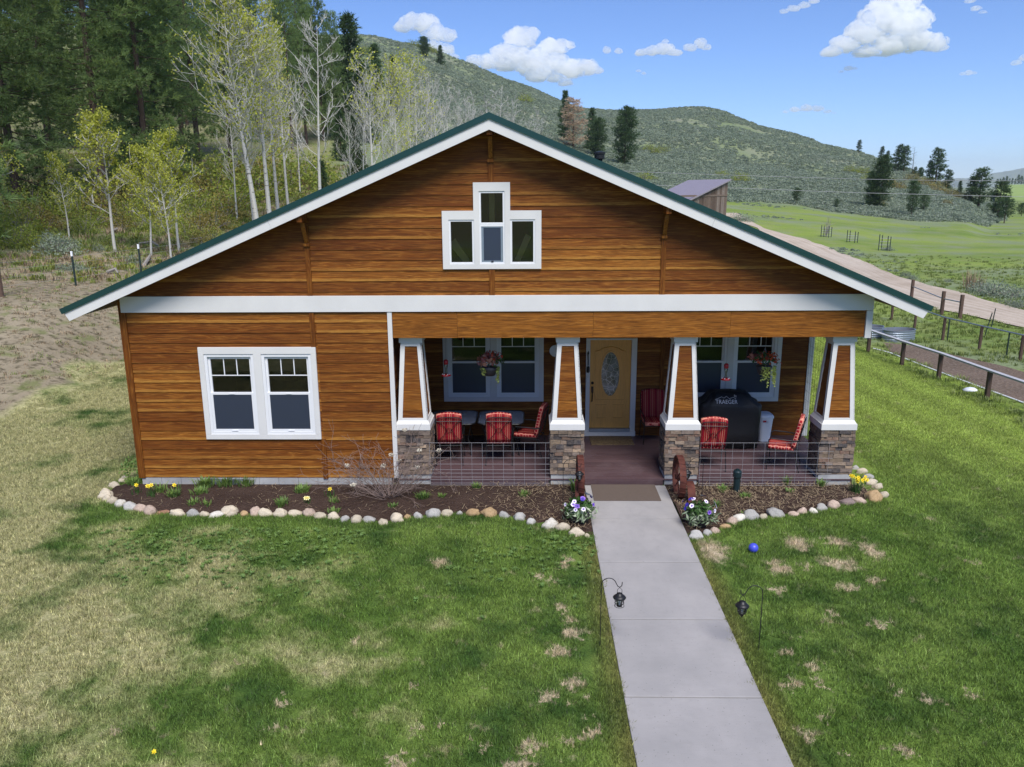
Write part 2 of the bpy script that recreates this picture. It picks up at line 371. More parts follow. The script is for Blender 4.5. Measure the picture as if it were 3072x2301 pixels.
M['tpost']=simple('green_steel_stake',(.03,.05,.045),.5,.4,.2)
M['cement_white']=simple('white_plastic',(.86,.88,.92),.4,0,.03,3,.03)
M['grillcover']=simple('black_vinyl_cover',(.010,.011,.014),.55,0,.3,6,.4,bd=.02)
M['print']=simple('grey_print',(.70,.71,.74),.6,0,.05)
M['redprint']=simple('red_print',(.45,.03,.04),.6,0,.05)
M['feederred']=simple('red_plastic',(.42,.015,.02),.25,0,.1)
M['clear']=m_glass('clear_bottle',alpha=.75)
M['tableglass']=simple('smoked_glass_top',(.09,.105,.15),.2,0,.05,2,.0,spec=.8)
M['bluepl']=simple('blue_ball_plastic',(.06,.08,.55),.35,0,.1)
M['pot']=simple('dark_pot',(.045,.042,.048),.55)
M['pipeg']=simple('dark_green_pipe',(.008,.022,.026),.4,0,.15)
M['mat_brown']=simple('brown_mat',(.105,.078,.062),.9,0,.2,30,.5)
M['lampglass']=m_glass('lantern_glass',alpha=.85)
def m_doormat():
    t=NT('scroll_doormat'); p=t.pos(); v=t.n('TexVoronoi',{'Vector':p,'Scale':7.},feature='DISTANCE_TO_EDGE').outputs[0]; n=t.noise(p,9,3,dist=2.)
    f=t.ramp(t.math('FRACT',t.math('MULTIPLY',n,5)),[(.4,0),(.5,1)]); c=t.mix(f,(.19,.14,.075),(.095,.065,.04)); t.bsdf(c,.9,.2,bump=t.noise(p,120,2),bs=.5,bd=.004); return t.mat
M['doormat']=m_doormat()
def m_cushion():
    t=NT('red_striped_cushion'); p=t.pos(); s=t.n('SeparateXYZ',{0:p}).outputs
    def stripes(pitch,wd,off): 
        return t.math('LESS_THAN',t.math('FRACT',t.math('ADD',t.math('DIVIDE',s[0],pitch),off)),wd)
    c=t.mix(stripes(.075,.10,.3),(.30,.009,.018),(.42,.26,.14)); c=t.mix(stripes(.15,.2,.55),c,(.20,.008,.02)); c=t.mix(stripes(.15,.07,.9),c,(.6,.3,.2))
    t.bsdf(t.mix(t.math('MULTIPLY',t.noise(p,5,4),.4),c,(.22,.008,.015)),.8,.2,bump=t.noise(p,200,2),bs=.2,bd=.002); return t.mat
def m_trellis():
    t=NT('red_trellis_fabric'); p=t.pos(); v=t.n('TexVoronoi',{'Vector':p,'Scale':15.,'Randomness':.25},feature='DISTANCE_TO_EDGE').outputs[0]
    c=t.mix(t.ramp(v,[(.10,1),(.15,0)]),(.32,.010,.02),(.66,.27,.20)); t.bsdf(c,.8,.2); return t.mat
M['cushion']=m_cushion(); M['trellis']=m_trellis()
def m_stone(name,c,c2,sc=5):
    t=NT(name); p=t.pos(); o=t.n('ObjectInfo').outputs['Random']; q=t.n('VectorMath',{0:p,1:t.n('CombineXYZ',{0:t.math('MULTIPLY',o,50),1:t.math('MULTIPLY',o,31),2:o}).outputs[0]},operation='ADD').outputs[0]
    a=t.noise(q,sc,6,.6); b=t.noise(q,40,4,.6); k=t.mix(t.ramp(a,[(.38,0),(.65,1)]),c,c2); k=t.mix(t.math('MULTIPLY',t.ramp(b,[(.52,0),(.7,1)]),.35),k,tuple(x*.45 for x in c))
    k=t.hsv(k,v=t.math('MULTIPLY_ADD',o,.3,.85)); t.bsdf(k,.75,.3,bump=t.math('ADD',a,b),bs=.35,bd=.012); return t.mat
STN={'cream':((.54,.47,.36),(.42,.36,.27)),'grey':((.40,.385,.36),(.30,.295,.28)),'tan':((.42,.29,.16),(.30,.20,.10)),'white':((.62,.59,.53),(.46,.42,.35)),'pinkish':((.46,.36,.29),(.34,.25,.20)),'reddish':((.36,.19,.13),(.28,.15,.10)),'purple-brown':((.28,.21,.19),(.18,.14,.13))}
for k,(a,b) in STN.items(): M['st_'+k]=m_stone('river_stone_'+k.replace('-','_'),a,b)
def m_leaf(name,cols,rough=.55,tr=.25,scale=.6,vv=.35):
    t=NT(name); i=t.island(); p=t.pos(False); nz=t.noise(p,scale,3)
    o=t.n('ObjectInfo').outputs['Random']
    c=t.ramp(t.math('FRACT',t.math('ADD',t.math('MULTIPLY',nz,.9),t.math('MULTIPLY',i,.5))),[(k/(len(cols)-1) if len(cols)>1 else 0,x) for k,x in enumerate(cols)])
    c=t.hsv(c,v=t.math('ADD',t.math('MULTIPLY_ADD',i,vv,1-vv/2),t.math('MULTIPLY_ADD',o,.3,-.15)))
    d=t.n('BsdfPrincipled',{'Base Color':c,'Roughness':rough,'Specular IOR Level':.3}); tl=t.n('BsdfTranslucent',{'Color':c}); mx=t.n('MixShader',{0:tr,1:d,2:tl}); t.t.links.new(mx.outputs[0],t.out.inputs[0]); return t.mat
M['pine']=m_leaf('pine_needles',[(.15,.245,.07),(.27,.35,.08),(.19,.28,.105),(.12,.19,.06)],tr=.45)
M['pinefar']=m_leaf('fir_needles',[(.05,.095,.045),(.085,.145,.05),(.06,.11,.05)],tr=.3)
M['deadpine']=m_leaf('dead_needles',[(.60,.46,.32),(.70,.56,.40),(.48,.36,.25)],tr=.4)
M['aspenleaf']=m_leaf('aspen_leaves',[(.42,.45,.06),(.55,.55,.09),(.34,.40,.05)],tr=.45)
M['bushleaf']=m_leaf('spring_bush_leaves',[(.26,.33,.05),(.46,.48,.07),(.20,.28,.045),(.34,.32,.08)],tr=.45)
M['bushleaf2']=m_leaf('yellow_bush_leaves',[(.20,.19,.04),(.28,.22,.05),(.16,.15,.04)],tr=.3)
M['sage']=m_leaf('sagebrush_leaves',[(.26,.31,.23),(.32,.36,.30),(.23,.29,.18),(.28,.31,.27)],tr=.35,scale=.05,vv=.2)
M['bedleaf']=m_leaf('bed_plant_leaves',[(.12,.22,.05),(.20,.31,.065),(.11,.19,.06)],tr=.3,scale=3)
M['drygrass']=m_leaf('dry_stalks',[(.42,.34,.20),(.34,.27,.17),(.28,.2,.13)],tr=.1,scale=5)
M['petal_y']=simple('yellow_petals',(.80,.62,.02),.6,0,.1)
M['petal_py']=simple('pale_yellow_petals',(.80,.76,.35),.6,0,.1)
M['petal_w']=simple('white_petals',(.80,.76,.82),.6,0,.05)
M['petal_p']=simple('purple_petals',(.22,.10,.50),.6,0,.2)
M['petal_b']=simple('deep_blue_petals',(.035,.02,.28),.6,0,.2)
M['petal_r']=m_leaf('red_begonia_petals',[(.65,.06,.03),(.75,.14,.04),(.45,.04,.05)],tr=.3,scale=5)
M['coleus']=m_leaf('bronze_coleus_leaves',[(.50,.16,.10),(.65,.30,.20),(.38,.08,.08)],tr=.2,scale=5)
M['lime']=m_leaf('lime_vine_leaves',[(.42,.52,.10),(.55,.62,.18)],tr=.3,scale=5)
M['dkleaf']=m_leaf('dark_green_leaves',[(.03,.08,.02),(.06,.13,.03)],tr=.2,scale=5)
M['varleaf']=m_leaf('variegated_leaves',[(.30,.38,.25),(.15,.24,.10),(.42,.46,.34)],tr=.2,scale=5)
M['bark']=simple('pine_bark',(.075,.050,.038),.95,0,.5,6,.8,bd=.03,obj=False)
def m_aspenbark():
    t=NT('aspen_bark'); p=t.pos(); a=t.noise(t.scl(p,(1.2,1.2,4)),2.,4,.6); b=t.noise(p,1,3)
    c=t.mix(t.ramp(a,[(.60,0),(.66,1)]),(.50,.49,.47),(.05,.045,.04)); c=t.mix(t.math('MULTIPLY',b,.5),c,(.36,.35,.28)); t.bsdf(c,.75,.3); return t.mat
M['aspen']=m_aspenbark()
M['twig']=simple('grey_twigs',(.24,.22,.20),.9,0,.3,1.,.0,obj=False)
M['redtwig']=simple('shrub_twigs',(.20,.145,.125),.8,0,.35,4,.0)
M['seedhead']=simple('dry_seedheads',(.52,.47,.38),.9,0,.2,9,.1)
M['barnwood']=None
def m_barn():
    t=NT('grey_barn_boards'); p=t.pos(); i=t.island(); f=t.noise(t.scl(p,(9,9,.7)),1.5,4,.6); c=t.ramp(i,[(0,(.085,.058,.045)),(.5,(.19,.14,.11)),(1,(.30,.25,.21))]); c=t.mix(t.math('MULTIPLY',f,.8),c,(.07,.05,.04)); t.bsdf(c,.9,.2,bump=f,bs=.4); return t.mat
M['barnwood']=m_barn()
M['barnroof']=simple('barn_roof_metal',(.30,.26,.29),.45,.2,.12,1.5,.05)
def m_soil(name,c1,c2,c3,sc=6,straw=0.):
    t=NT(name); p=t.pos(False); a=t.noise(p,sc*.2,5,.6); b=t.noise(p,sc*4,6,.7); v=t.n('TexVoronoi',{'Vector':p,'Scale':sc*3}).outputs[0]
    c=t.mix(t.ramp(a,[(.35,0),(.65,1)]),c1,c2); c=t.mix(t.ramp(b,[(.45,0),(.68,1)]),c,c3)
    t.bsdf(c,.95,.15,bump=t.math('ADD',b,v),bs=.9,bd=.04); return t.mat
M['mulch']=m_soil('bed_soil',(.052,.032,.024),(.085,.055,.042),(.035,.022,.018),8)
M['garden']=m_soil('tilled_soil',(.15,.11,.085),(.11,.08,.06),(.20,.16,.125),3)
def m_road():
    t=NT('dirt_road_surface'); p=t.pos(False); u=t.n('UVMap').outputs[0]; s=t.n('SeparateXYZ',{0:u}).outputs[0]
    a=t.noise(p,.35,6,.65); b=t.noise(p,6,5,.7); st=t.noise(t.scl(u,(14,.05,1)),1,4,.6)
    c=t.mix(t.ramp(a,[(.35,0),(.65,1)]),(.42,.35,.28),(.33,.27,.21)); c=t.mix(t.math('MULTIPLY',t.ramp(st,[(.42,0),(.62,1)]),.6),c,(.52,.46,.39)); c=t.mix(t.math('MULTIPLY',t.ramp(b,[(.52,0),(.7,1)]),.5),c,(.20,.16,.12))
    t.bsdf(c,.95,.15,bump=b,bs=.5,bd=.03); return t.mat
M['road']=m_road()
def vec2(t,p): 
    s=t.n('SeparateXYZ',{0:p}).outputs; return t.n('CombineXYZ',{0:s[0],1:s[1],2:0.}).outputs[0],s
# tan, worn spots in the lawn (x, y, half-width x, half-width y)
SPOTS_PX=[(1320,1690,40,22),(1700,1690,30,26),(1650,1740,16,12),(1690,1830,26,16),(1715,1900,45,30),(1610,1728,20,14),(2140,1655,60,45),(2395,1632,55,28),(2510,1628,45,22),(2615,1655,40,38),(2335,1705,45,30),(2520,1692,85,26),(2420,1705,20,12),(2630,1745,40,15),(2335,1775,40,14),(2540,1765,45,14),(2635,1872,42,13),(2495,1845,22,10),(2490,1870,30,16),(2430,2005,28,20),(2380,2060,40,20),(2355,1960,30,12),(2460,2050,16,20),(2470,2150,22,14),(2785,2103,28,18),(2700,2255,36,18),(2420,2205,36,24),(2690,2080,26,10),(2920,2090,24,12),(2545,2275,20,12),(2920,1690,14,10),(2795,1560,20,9),
 (1720,2050,40,24),(1640,2095,34,22),(1730,2110,18,12),(1700,2230,22,16),(1770,2210,24,24),(850,2108,18,18),(825,2192,34,26),(342,2196,40,18),(712,1988,14,14),(1062,1928,16,10),(1245,2190,20,20),(1320,2185,24,12),(1450,2235,14,14),(1240,2065,14,14),(1600,2240,60,20),(1560,2290,80,24),(1715,1860,30,14),(1680,1955,50,26),(1770,2160,14,8),(1200,2290,60,18)]
def lawn_color(t,p):
    p2,s=vec2(t,p)
    big=t.noise(p2,.32,4,.6); med=t.noise(p2,1.1,5,.62); fine=t.noise(p2,9,4,.7)
    # mask of dry turf towards the left of the yard
    dry=t.math('ADD',t.math('MULTIPLY',t.math('ADD',s[0],3.3),-.085),t.math('MULTIPLY',t.math('ADD',s[1],2.5),.0))
    dry=t.math('SUBTRACT',dry,t.math('MULTIPLY',t.math('ABSOLUTE',t.math('ADD',s[1],5.0)),.012))
    dry=t.math('MINIMUM',dry,.40)
    gb=t.math('MULTIPLY',t.math('ADD',s[1],3.4),.55,clamp=True); gb=t.math('MULTIPLY',gb,t.math('ADD',s[0],10.3,clamp=True)); dry=t.math('SUBTRACT',dry,t.math('MULTIPLY',gb,.42))
    dm=t.math('ADD',t.math('ADD',dry,t.math('MULTIPLY_ADD',big,1.35,-.52)),t.math('MULTIPLY_ADD',med,1.35,-.70))
    base=t.mix(t.ramp(med,[(.36,0),(.62,1)]),(.054,.112,.021),(.185,.272,.055))
    base=t.mix(t.ramp(big,[(.42,0),(.6,1)]),base,t.mix(.5,base,(.14,.23,.035)))
    # right-hand and rear lawn is lighter, yellower
    rt=t.math('ADD',t.math('ADD',t.math('MULTIPLY',s[0],.17),t.math('MULTIPLY',s[1],.11)),t.math('MULTIPLY_ADD',big,.9,-1.15),clamp=True)
    base=t.mix(t.math('MULTIPLY',rt,.9),base,(.33,.42,.085))
    xf=t.noise(p2,42,2,.7); strp=t.math('SINE',t.math('MULTIPLY',t.math('ADD',t.math('ADD',s[0],t.math('MULTIPLY',s[1],.06)),t.math('MULTIPLY',med,.3)),5.2))
    sm2=t.math('MULTIPLY',t.math('MULTIPLY',strp,t.math('MULTIPLY_ADD',s[0],.12,.15,clamp=True)),.11); base=t.hsv(base,v=t.math('ADD',1.0,sm2))
    straw=t.mix(t.ramp(fine,[(.35,0),(.7,1)]),(.31,.31,.125),(.54,.50,.28))
    c=t.mix(t.ramp(dm,[(.20,0),(.52,1)]),base,straw)
    c=t.mix(t.math('MULTIPLY',t.ramp(fine,[(.30,1),(.5,0)]),.35),c,(.035,.065,.016))
    c=t.mix(t.math('MULTIPLY',t.ramp(t.noise(p2,3.1,4,.7),[(.61,0),(.69,1)]),.55),c,(.44,.38,.23))
    # worn strips along both edges of the walk
    ax=t.math('ABSOLUTE',s[0]); e=t.math('SUBTRACT',1,t.math('MULTIPLY',t.math('SUBTRACT',ax,.80),3.2),clamp=True); e=t.math('MULTIPLY',e,t.math('MULTIPLY',t.math('LESS_THAN',s[1],-2.6),t.math('MULTIPLY_ADD',med,1.6,-.25)),clamp=True)
    c=t.mix(t.math('MULTIPLY',e,.8),c,(.26,.20,.075))
    wob=t.noise(p2,7.,4,.7,col=True); q=t.n('VectorMath',{0:p2,1:t.n('VectorMath',{0:t.n('VectorMath',{0:wob,1:(.5,.5,.5)},operation='SUBTRACT').outputs[0],'Scale':.8},operation='SCALE').outputs[0]},operation='ADD').outputs[0]
    acc=None
    for (u,v,w_,h_) in SPOTS_PX:
        P=at_z(u,v); A=at_z(u+w_,v); B=at_z(u,v-h_); rx=abs(A.x-P.x)*.85; ry=abs(B.y-P.y)*.85
        m=t.n('Mapping',{0:q,1:(-P.x/rx,-P.y/ry,0),3:(1/rx,1/ry,0)}).outputs[0]
        d=t.n('VectorMath',{0:m},operation='LENGTH').outputs['Value']
        acc=d if acc is None else t.math('MINIMUM',acc,d)
    sm=t.ramp(acc,[(.45,1),(1.15,0)])
    sm=t.math('MULTIPLY',sm,t.ramp(fine,[(.25,.35),(.55,1)]))
    c=t.mix(sm,c,t.mix(fine,(.42,.31,.19),(.68,.58,.42)))
    c=t.hsv(c,v=t.ramp(xf,[(.3,.62),(.5,1.0),(.7,1.5)]))
    return c
def m_lawn(name,blade):
    t=NT(name); p=t.pos(False); c=lawn_color(t,p)
    if blade:
        i=t.island(); c=t.hsv(c,v=t.math('MULTIPLY_ADD',t.math('POWER',i,1.5),1.75,.42),sa=.98)
        d=t.n('BsdfPrincipled',{'Base Color':c,'Roughness':.5,'Specular IOR Level':.35}); tl=t.n('BsdfTranslucent',{'Color':c}); mx=t.n('MixShader',{0:.3,1:d,2:tl}); t.t.links.new(mx.outputs[0],t.out.inputs[0])
    else: t.bsdf(t.hsv(c,v=.75),.95,.15,bump=t.noise(p,60,4),bs=.8,bd=.03)
    return t.mat
M['lawn']=m_lawn('lawn_turf',False); M['blade']=m_lawn('lawn_blades',True)
def m_ground():
    t=NT('open_ground'); p=t.pos(False); p2,s=vec2(t,p)
    A=lambda n:t.n('Attribute',attribute_name=n).outputs['Fac']
    wf,ws,wd,wy=A('forest'),A('sage'),A('dry'),A('yard')
    yc=lawn_color(t,p)
    n1=t.noise(p2,.05,5,.6); n2=t.noise(p2,.4,5,.6); n3=t.noise(p2,3.5,5,.65); n4=t.noise(p2,.14,4,.6)
    str_=t.noise(t.scl(p2,(.03,.12,1),rot=(0,0,rad(-18))),1,4,.6)
    mead=t.mix(t.ramp(str_,[(.4,0),(.6,1)]),(.13,.195,.042),(.20,.265,.055)); mead=t.mix(t.math('MULTIPLY',t.ramp(n2,[(.42,0),(.68,1)]),.6),mead,(.22,.24,.10))
    mead=t.mix(t.math('MULTIPLY',t.ramp(n4,[(.48,0),(.60,1)]),.6),mead,(.19,.22,.16)); mead=t.mix(t.math('MULTIPLY',t.ramp(n3,[(.55,0),(.75,1)]),.4),mead,(.05,.075,.025))
    sg=t.mix(t.ramp(n1,[(.42,0),(.6,1)]),(.16,.20,.11),(.21,.22,.165)); sg=t.mix(t.math('MULTIPLY',t.ramp(n2,[(.45,0),(.65,1)]),.6),sg,(.17,.21,.085)); sg=t.mix(t.math('MULTIPLY',t.ramp(n3,[(.5,0),(.7,1)]),.35),sg,(.12,.14,.09))
    fo=t.mix(t.ramp(n2,[(.4,0),(.6,1)]),(.18,.17,.085),(.14,.18,.045)); fo=t.mix(t.ramp(n3,[(.45,0),(.7,1)]),fo,(.27,.24,.17))
    dr=t.mix(t.ramp(n2,[(.35,0),(.7,1)]),(.30,.255,.18),(.21,.175,.12)); dr=t.mix(t.ramp(n3,[(.5,0),(.62,1)]),dr,(.10,.085,.055)); dr=t.mix(t.math('MULTIPLY',t.ramp(t.noise(p2,1.1,4,.6),[(.54,0),(.66,1)]),.7),dr,(.13,.155,.05))
    jit=t.math('MULTIPLY_ADD',n2,1.,-.5)
    g=lambda wv:t.ramp(t.math('ADD',wv,jit),[(.35,0),(.65,1)])
    c=t.mix(g(ws),mead,sg); c=t.mix(g(wf),c,fo); c=t.mix(wy,c,t.hsv(yc,v=.8)); c=t.mix(g(wd),c,dr)
    t.bsdf(c,.95,.1,bump=t.math('ADD',n3,n2),bs=.7,bd=.15); return t.mat
M['ground']=m_ground()
M['mountain']=simple('far_mountain',(.15,.18,.14),.95,0,.4,.004,.4,bd=8,obj=False)
M['valley']=simple('far_field',(.22,.30,.07),.95,0,.3,.02,.2,obj=False)
M['cloud']=None
def m_cloud():
    t=NT('cloud_white'); a=t.n('VolumeScatter',{'Color':(1,1,1),'Density':.045,'Anisotropy':.1}); t.t.links.new(a.outputs[0],t.out.inputs['Volume']); return t.mat
M['cloud']=m_cloud()
# ---------------------------------------------------------------- the setting: terrain
def foot_r(a):   # distance of the sagebrush slope's foot along bearing a (degrees)
    return float(np.interp(a,[-60,-30,-12,-6,0,8,12,18,22,25,28,29,30,31.5],[60,60,70,80,100,118,122,128,123,118,122,130,160,9000]))
def build_ground():
    na,nr=len(AZ),len(RR)
    V=np.stack([XG,YG,ZG],-1).reshape(-1,3)
    i,j=np.meshgrid(np.arange(na-1),np.arange(nr-1),indexing='ij'); a=i*nr+j
    F=np.stack([a,a+nr,a+nr+1,a+1],-1).reshape(-1,4)
    me=npmesh('ground',V,F,M['ground'],True,4)
    az=np.repeat(AZ,nr); r=np.tile(RR,na); x=V[:,0]; y=V[:,1]; ss=lambda e0,e1,v:np.clip((v-e0)/(e1-e0),0,1)
    fr=np.array([foot_r(q) for q in AZ]); fr=np.repeat(fr,nr)
    sage=ss(-1,1,(r-fr)/6.)*ss(-16,-10,az)*ss(38,31,az)
    sage=np.maximum(sage,ss(200,330,r)*ss(-9,-14,az))
    forest=ss(42,50,r+fbm(x/9,y/9,31)*16)*ss(-7,-12,az)*(1-sage)
    dry=ss(-.8,.8,(-15.4+.22*(y-8)-x)+fbm(x/3,y/3,12)*3)*ss(50,40,r+fbm(x/6,y/6,8)*14)*ss(-100,-60,az)
    dry=dry*(y>-6)
    yard=((r<60)&(x<-9)&(az>-120)&(forest<.5)).astype(float)*ss(46,38,r)
    for n,v in (('forest',forest),('sage',sage),('dry',dry),('yard',yard)):
        at=me.attributes.new(n,'FLOAT','POINT'); at.data.foreach_set('value',np.asarray(v,np.float32))
    o=bpy.data.objects.new('ground',me); COL.objects.link(o); tag(o,kind='structure',label='open ground, meadow and sagebrush hillside around the house'); return o
build_ground()
def sheet(name,poly,z,mat,kind='structure',label=None,step=None,drape=False):
    m=MB(); n=len(poly); m.add([(x,y,(ground(x,y) if drape else 0)+z) for x,y in poly],[tuple(range(n))]); o=m.build(name,mat); tag(o,label,kind=kind); return o
# mown lawn as its own sheet just above the ground
LAWN=[(-15.2,-11),(11,-12),(11,-2),(10.95,4),(10.6,8.8),(10.15,12.8),(9.6,22),(4.6,22),(4.6,0),(-9.5,0),(-9.6,14),(-12.6,14),(-13.4,10.5),(-14.5,6),(-15.2,0)]
sheet('lawn',LAWN,.006,M['lawn'],label='patchy mown lawn round the house')
# garden soil, between the two fences
sheet('garden_soil',[(10.75,13.0),(11.2,6),(12.3,-3),(15.5,-3),(14.2,5),(13.3,10.5),(12.0,14.0),(11.2,14.6)],.012,M['garden'],label='strip of tilled brown garden soil')
# road
RL=[(2150,640),(2230,672),(2271,684),(2300,715),(2400,780),(2550,860),(2700,907),(2782,925),(2893,945),(3072,984),(3300,1040),(3700,1160)]
RRt=[(2210,640),(2260,668),(2293,687),(2355,703),(2412,717),(2494,745),(2579,781),(2684,828),(2824,866),(3072,932),(3300,985),(3700,1080)]
def resamp(px,n):
    P=[hit(u,v,12,140) for u,v in px]; d=[0]
    for a,b in zip(P[:-1],P[1:]): d.append(d[-1]+(b-a).length)
    q=np.linspace(0,d[-1],n); return [Vector([float(np.interp(s,d,[p[k] for p in P])) for k in range(3)]) for s in q],d[-1]
def road():
    n=90; L,_=resamp(RL,n); R_,ln=resamp(RRt,n); m=MB(); uv=[]; K=8
    for i in range(n):
        for k in range(K+1):
            t=k/K; p=L[i].lerp(R_[i],t); e=(.4*fbm(i*.35,k*.01+ (0 if k<4 else 9),5)*(1 if k in(0,K) else 0)); p=p+(R_[i]-L[i]).normalized()*e*2.2
            m.v.append((p.x,p.y,ground(p.x,p.y)+.05)); uv.append((t,i/n*ln))
    for i in range(n-1):
        for k in range(K): a=i*(K+1)+k; m.f.append((a,a+1,a+K+2,a+K+1)); m.m.append(0)
    o=m.build('dirt_road',M['road'],smooth=True); l=o.data.uv_layers.new(name='UVMap')
    for lp in o.data.loops: l.data[lp.index].uv=uv[lp.vertex_index]
    tag(o,'pale dirt road running past the house to the barn',kind='structure')
road()
# walkway: separate slabs with joints, one object
def walkway():
    m=MB(); ys=[-.06]+[float(at_z(1900,v).y) for v in (1560,1691,1863,2097)]
    ys+= [ys[-1]-2.45,ys[-1]-4.9,ys[-1]-7.3]
    for a,b in zip(ys[:-1],ys[1:]): m.box(-.775,.775,b+.010,a-.010,-.1,.03)
    o=m.build('walkway',M['walk'],bevel=.008); tag(o,'pale concrete walkway with cross joints leading to the porch',kind='structure')
walkway()
# planting beds
def bed(name,edge,back,label):
    # edge: list of (x,y) along stones; back: y of wall
    m=MB(); n=len(edge); K=10
    for (x,y) in edge:
        for k in range(K+1):
            t=k/K; yy=y+(back-y)*t; zz=.015+.05*math.sin(math.pi*min(t*1.1,1))+.05*float(fbm(x*2.2,yy*2.2,3))+.04*float(fbm(x*8,yy*8,6)); m.v.append((x+(.04*t if x<-9 else 0),yy,(zz if t<.85 else max(.014,zz-.03))))
    for i in range(n-1):
        for k in range(K): a=i*(K+1)+k; m.f.append((a,a+K+1,a+K+2,a+1)); m.m.append(0)
    o=m.build(name,M['mulch'],smooth=True); tag(o,label,kind='structure')
STP=[(285,103,65,35),(252,135,55,32),(180,175,95,45),(112,225,75,35),(103,270,120,60),(122,297,80,50),(168,315,95,58),(240,347,95,65),(320,350,90,30),(345,378,140,60),(430,393,130,55),(515,408,110,80),(610,428,130,28),(768,435,125,60),(905,435,105,60),(1025,445,100,45),(1125,452,125,40),(1240,415,150,66),(1262,440,100,48),(1385,432,72,60),(1490,418,120,80),(1587,430,135,68),(1716,437,125,60),(1855,437,130,45),(1980,417,115,90),(2080,462,130,45)]
STP=[(280+a/3.072,1400+b/3.072,c/3.072,d/3.072) for a,b,c,d in STP]
STP+=[(800+a/3.682,1250+b/3.682,c/3.682,d/3.682) for a,b,c,d in [(727,1103,125,75),(850,1137,115,65),(985,1143,125,75),(1130,1145,150,55),(1280,1168,115,65),(1430,1115,150,120),(1553,1110,80,50),(1678,1100,115,65),(1838,1078,170,85),(1995,1072,140,65),(2130,1062,75,55)]]
STP+=[(1140+a/3.352,1480+b/3.352,c/3.352,d/3.352) for a,b,c,d in [(930,205,140,65),(1100,202,165,82),(1255,220,110,68),(1402,242,120,75),(1520,285,95,70),(1710,312,165,95),(1835,345,145,75),(1970,400,155,80),(2090,422,65,60)]]
NLEFT=len(STP)
STP+=[(2100+a/3.156,1350+b/3.156,c/3.156,d/3.156) for a,b,c,d in [(-30,815,125,70),(73,790,85,50),(146,765,95,60),(243,730,105,40),(312,675,105,70),(372,642,115,85),(488,627,140,75),(602,637,78,50),(725,605,165,72),(893,615,95,40),(980,585,105,55),(1085,575,80,65),(1157,552,92,58),(1272,520,110,80),(1410,498,140,55),(1515,485,120,50),(1660,440,145,105),(1740,412,90,95),(1690,350,100,40),(1635,312,110,45),(1600,258,100,50),(1540,205,95,50),(1475,170,60,35)]]
SPOS=[]
for (u,v,w_,h_) in STP:
    b=at_z(u,v+h_*.45,0); r=w_/2/FPX*(b-CAM).length; SPOS.append((b.x,b.y,r,h_/w_))
ed=[(p[0],p[1]+.1) for p in SPOS[2:NLEFT]]
ed=[e for k,e in enumerate(ed) if k==0 or e[0]>ed[k-1][0]-.5]; ed.sort(); ed=[(-9.85,-.55)]+[e for e in ed if e[0]>-9.8]+[(-.78,ed[-1][1])]
bed('planting_bed',ed,.02,'dark soil bed between the stone edging and the house, left of the walk')
ed2=sorted([(p[0],p[1]+.1) for p in SPOS[NLEFT:NLEFT+17]]); print('STONES',[(round(p[0],2),round(p[1],2)) for p in SPOS[NLEFT:]]); ed2=[(.78,ed2[0][1])]+[e for e in ed2 if e[0]>.8 and e[0]<4.9]
bed('planting_bed',ed2,.02,'straw-strewn soil bed between the stone edging and the porch, right of the walk')
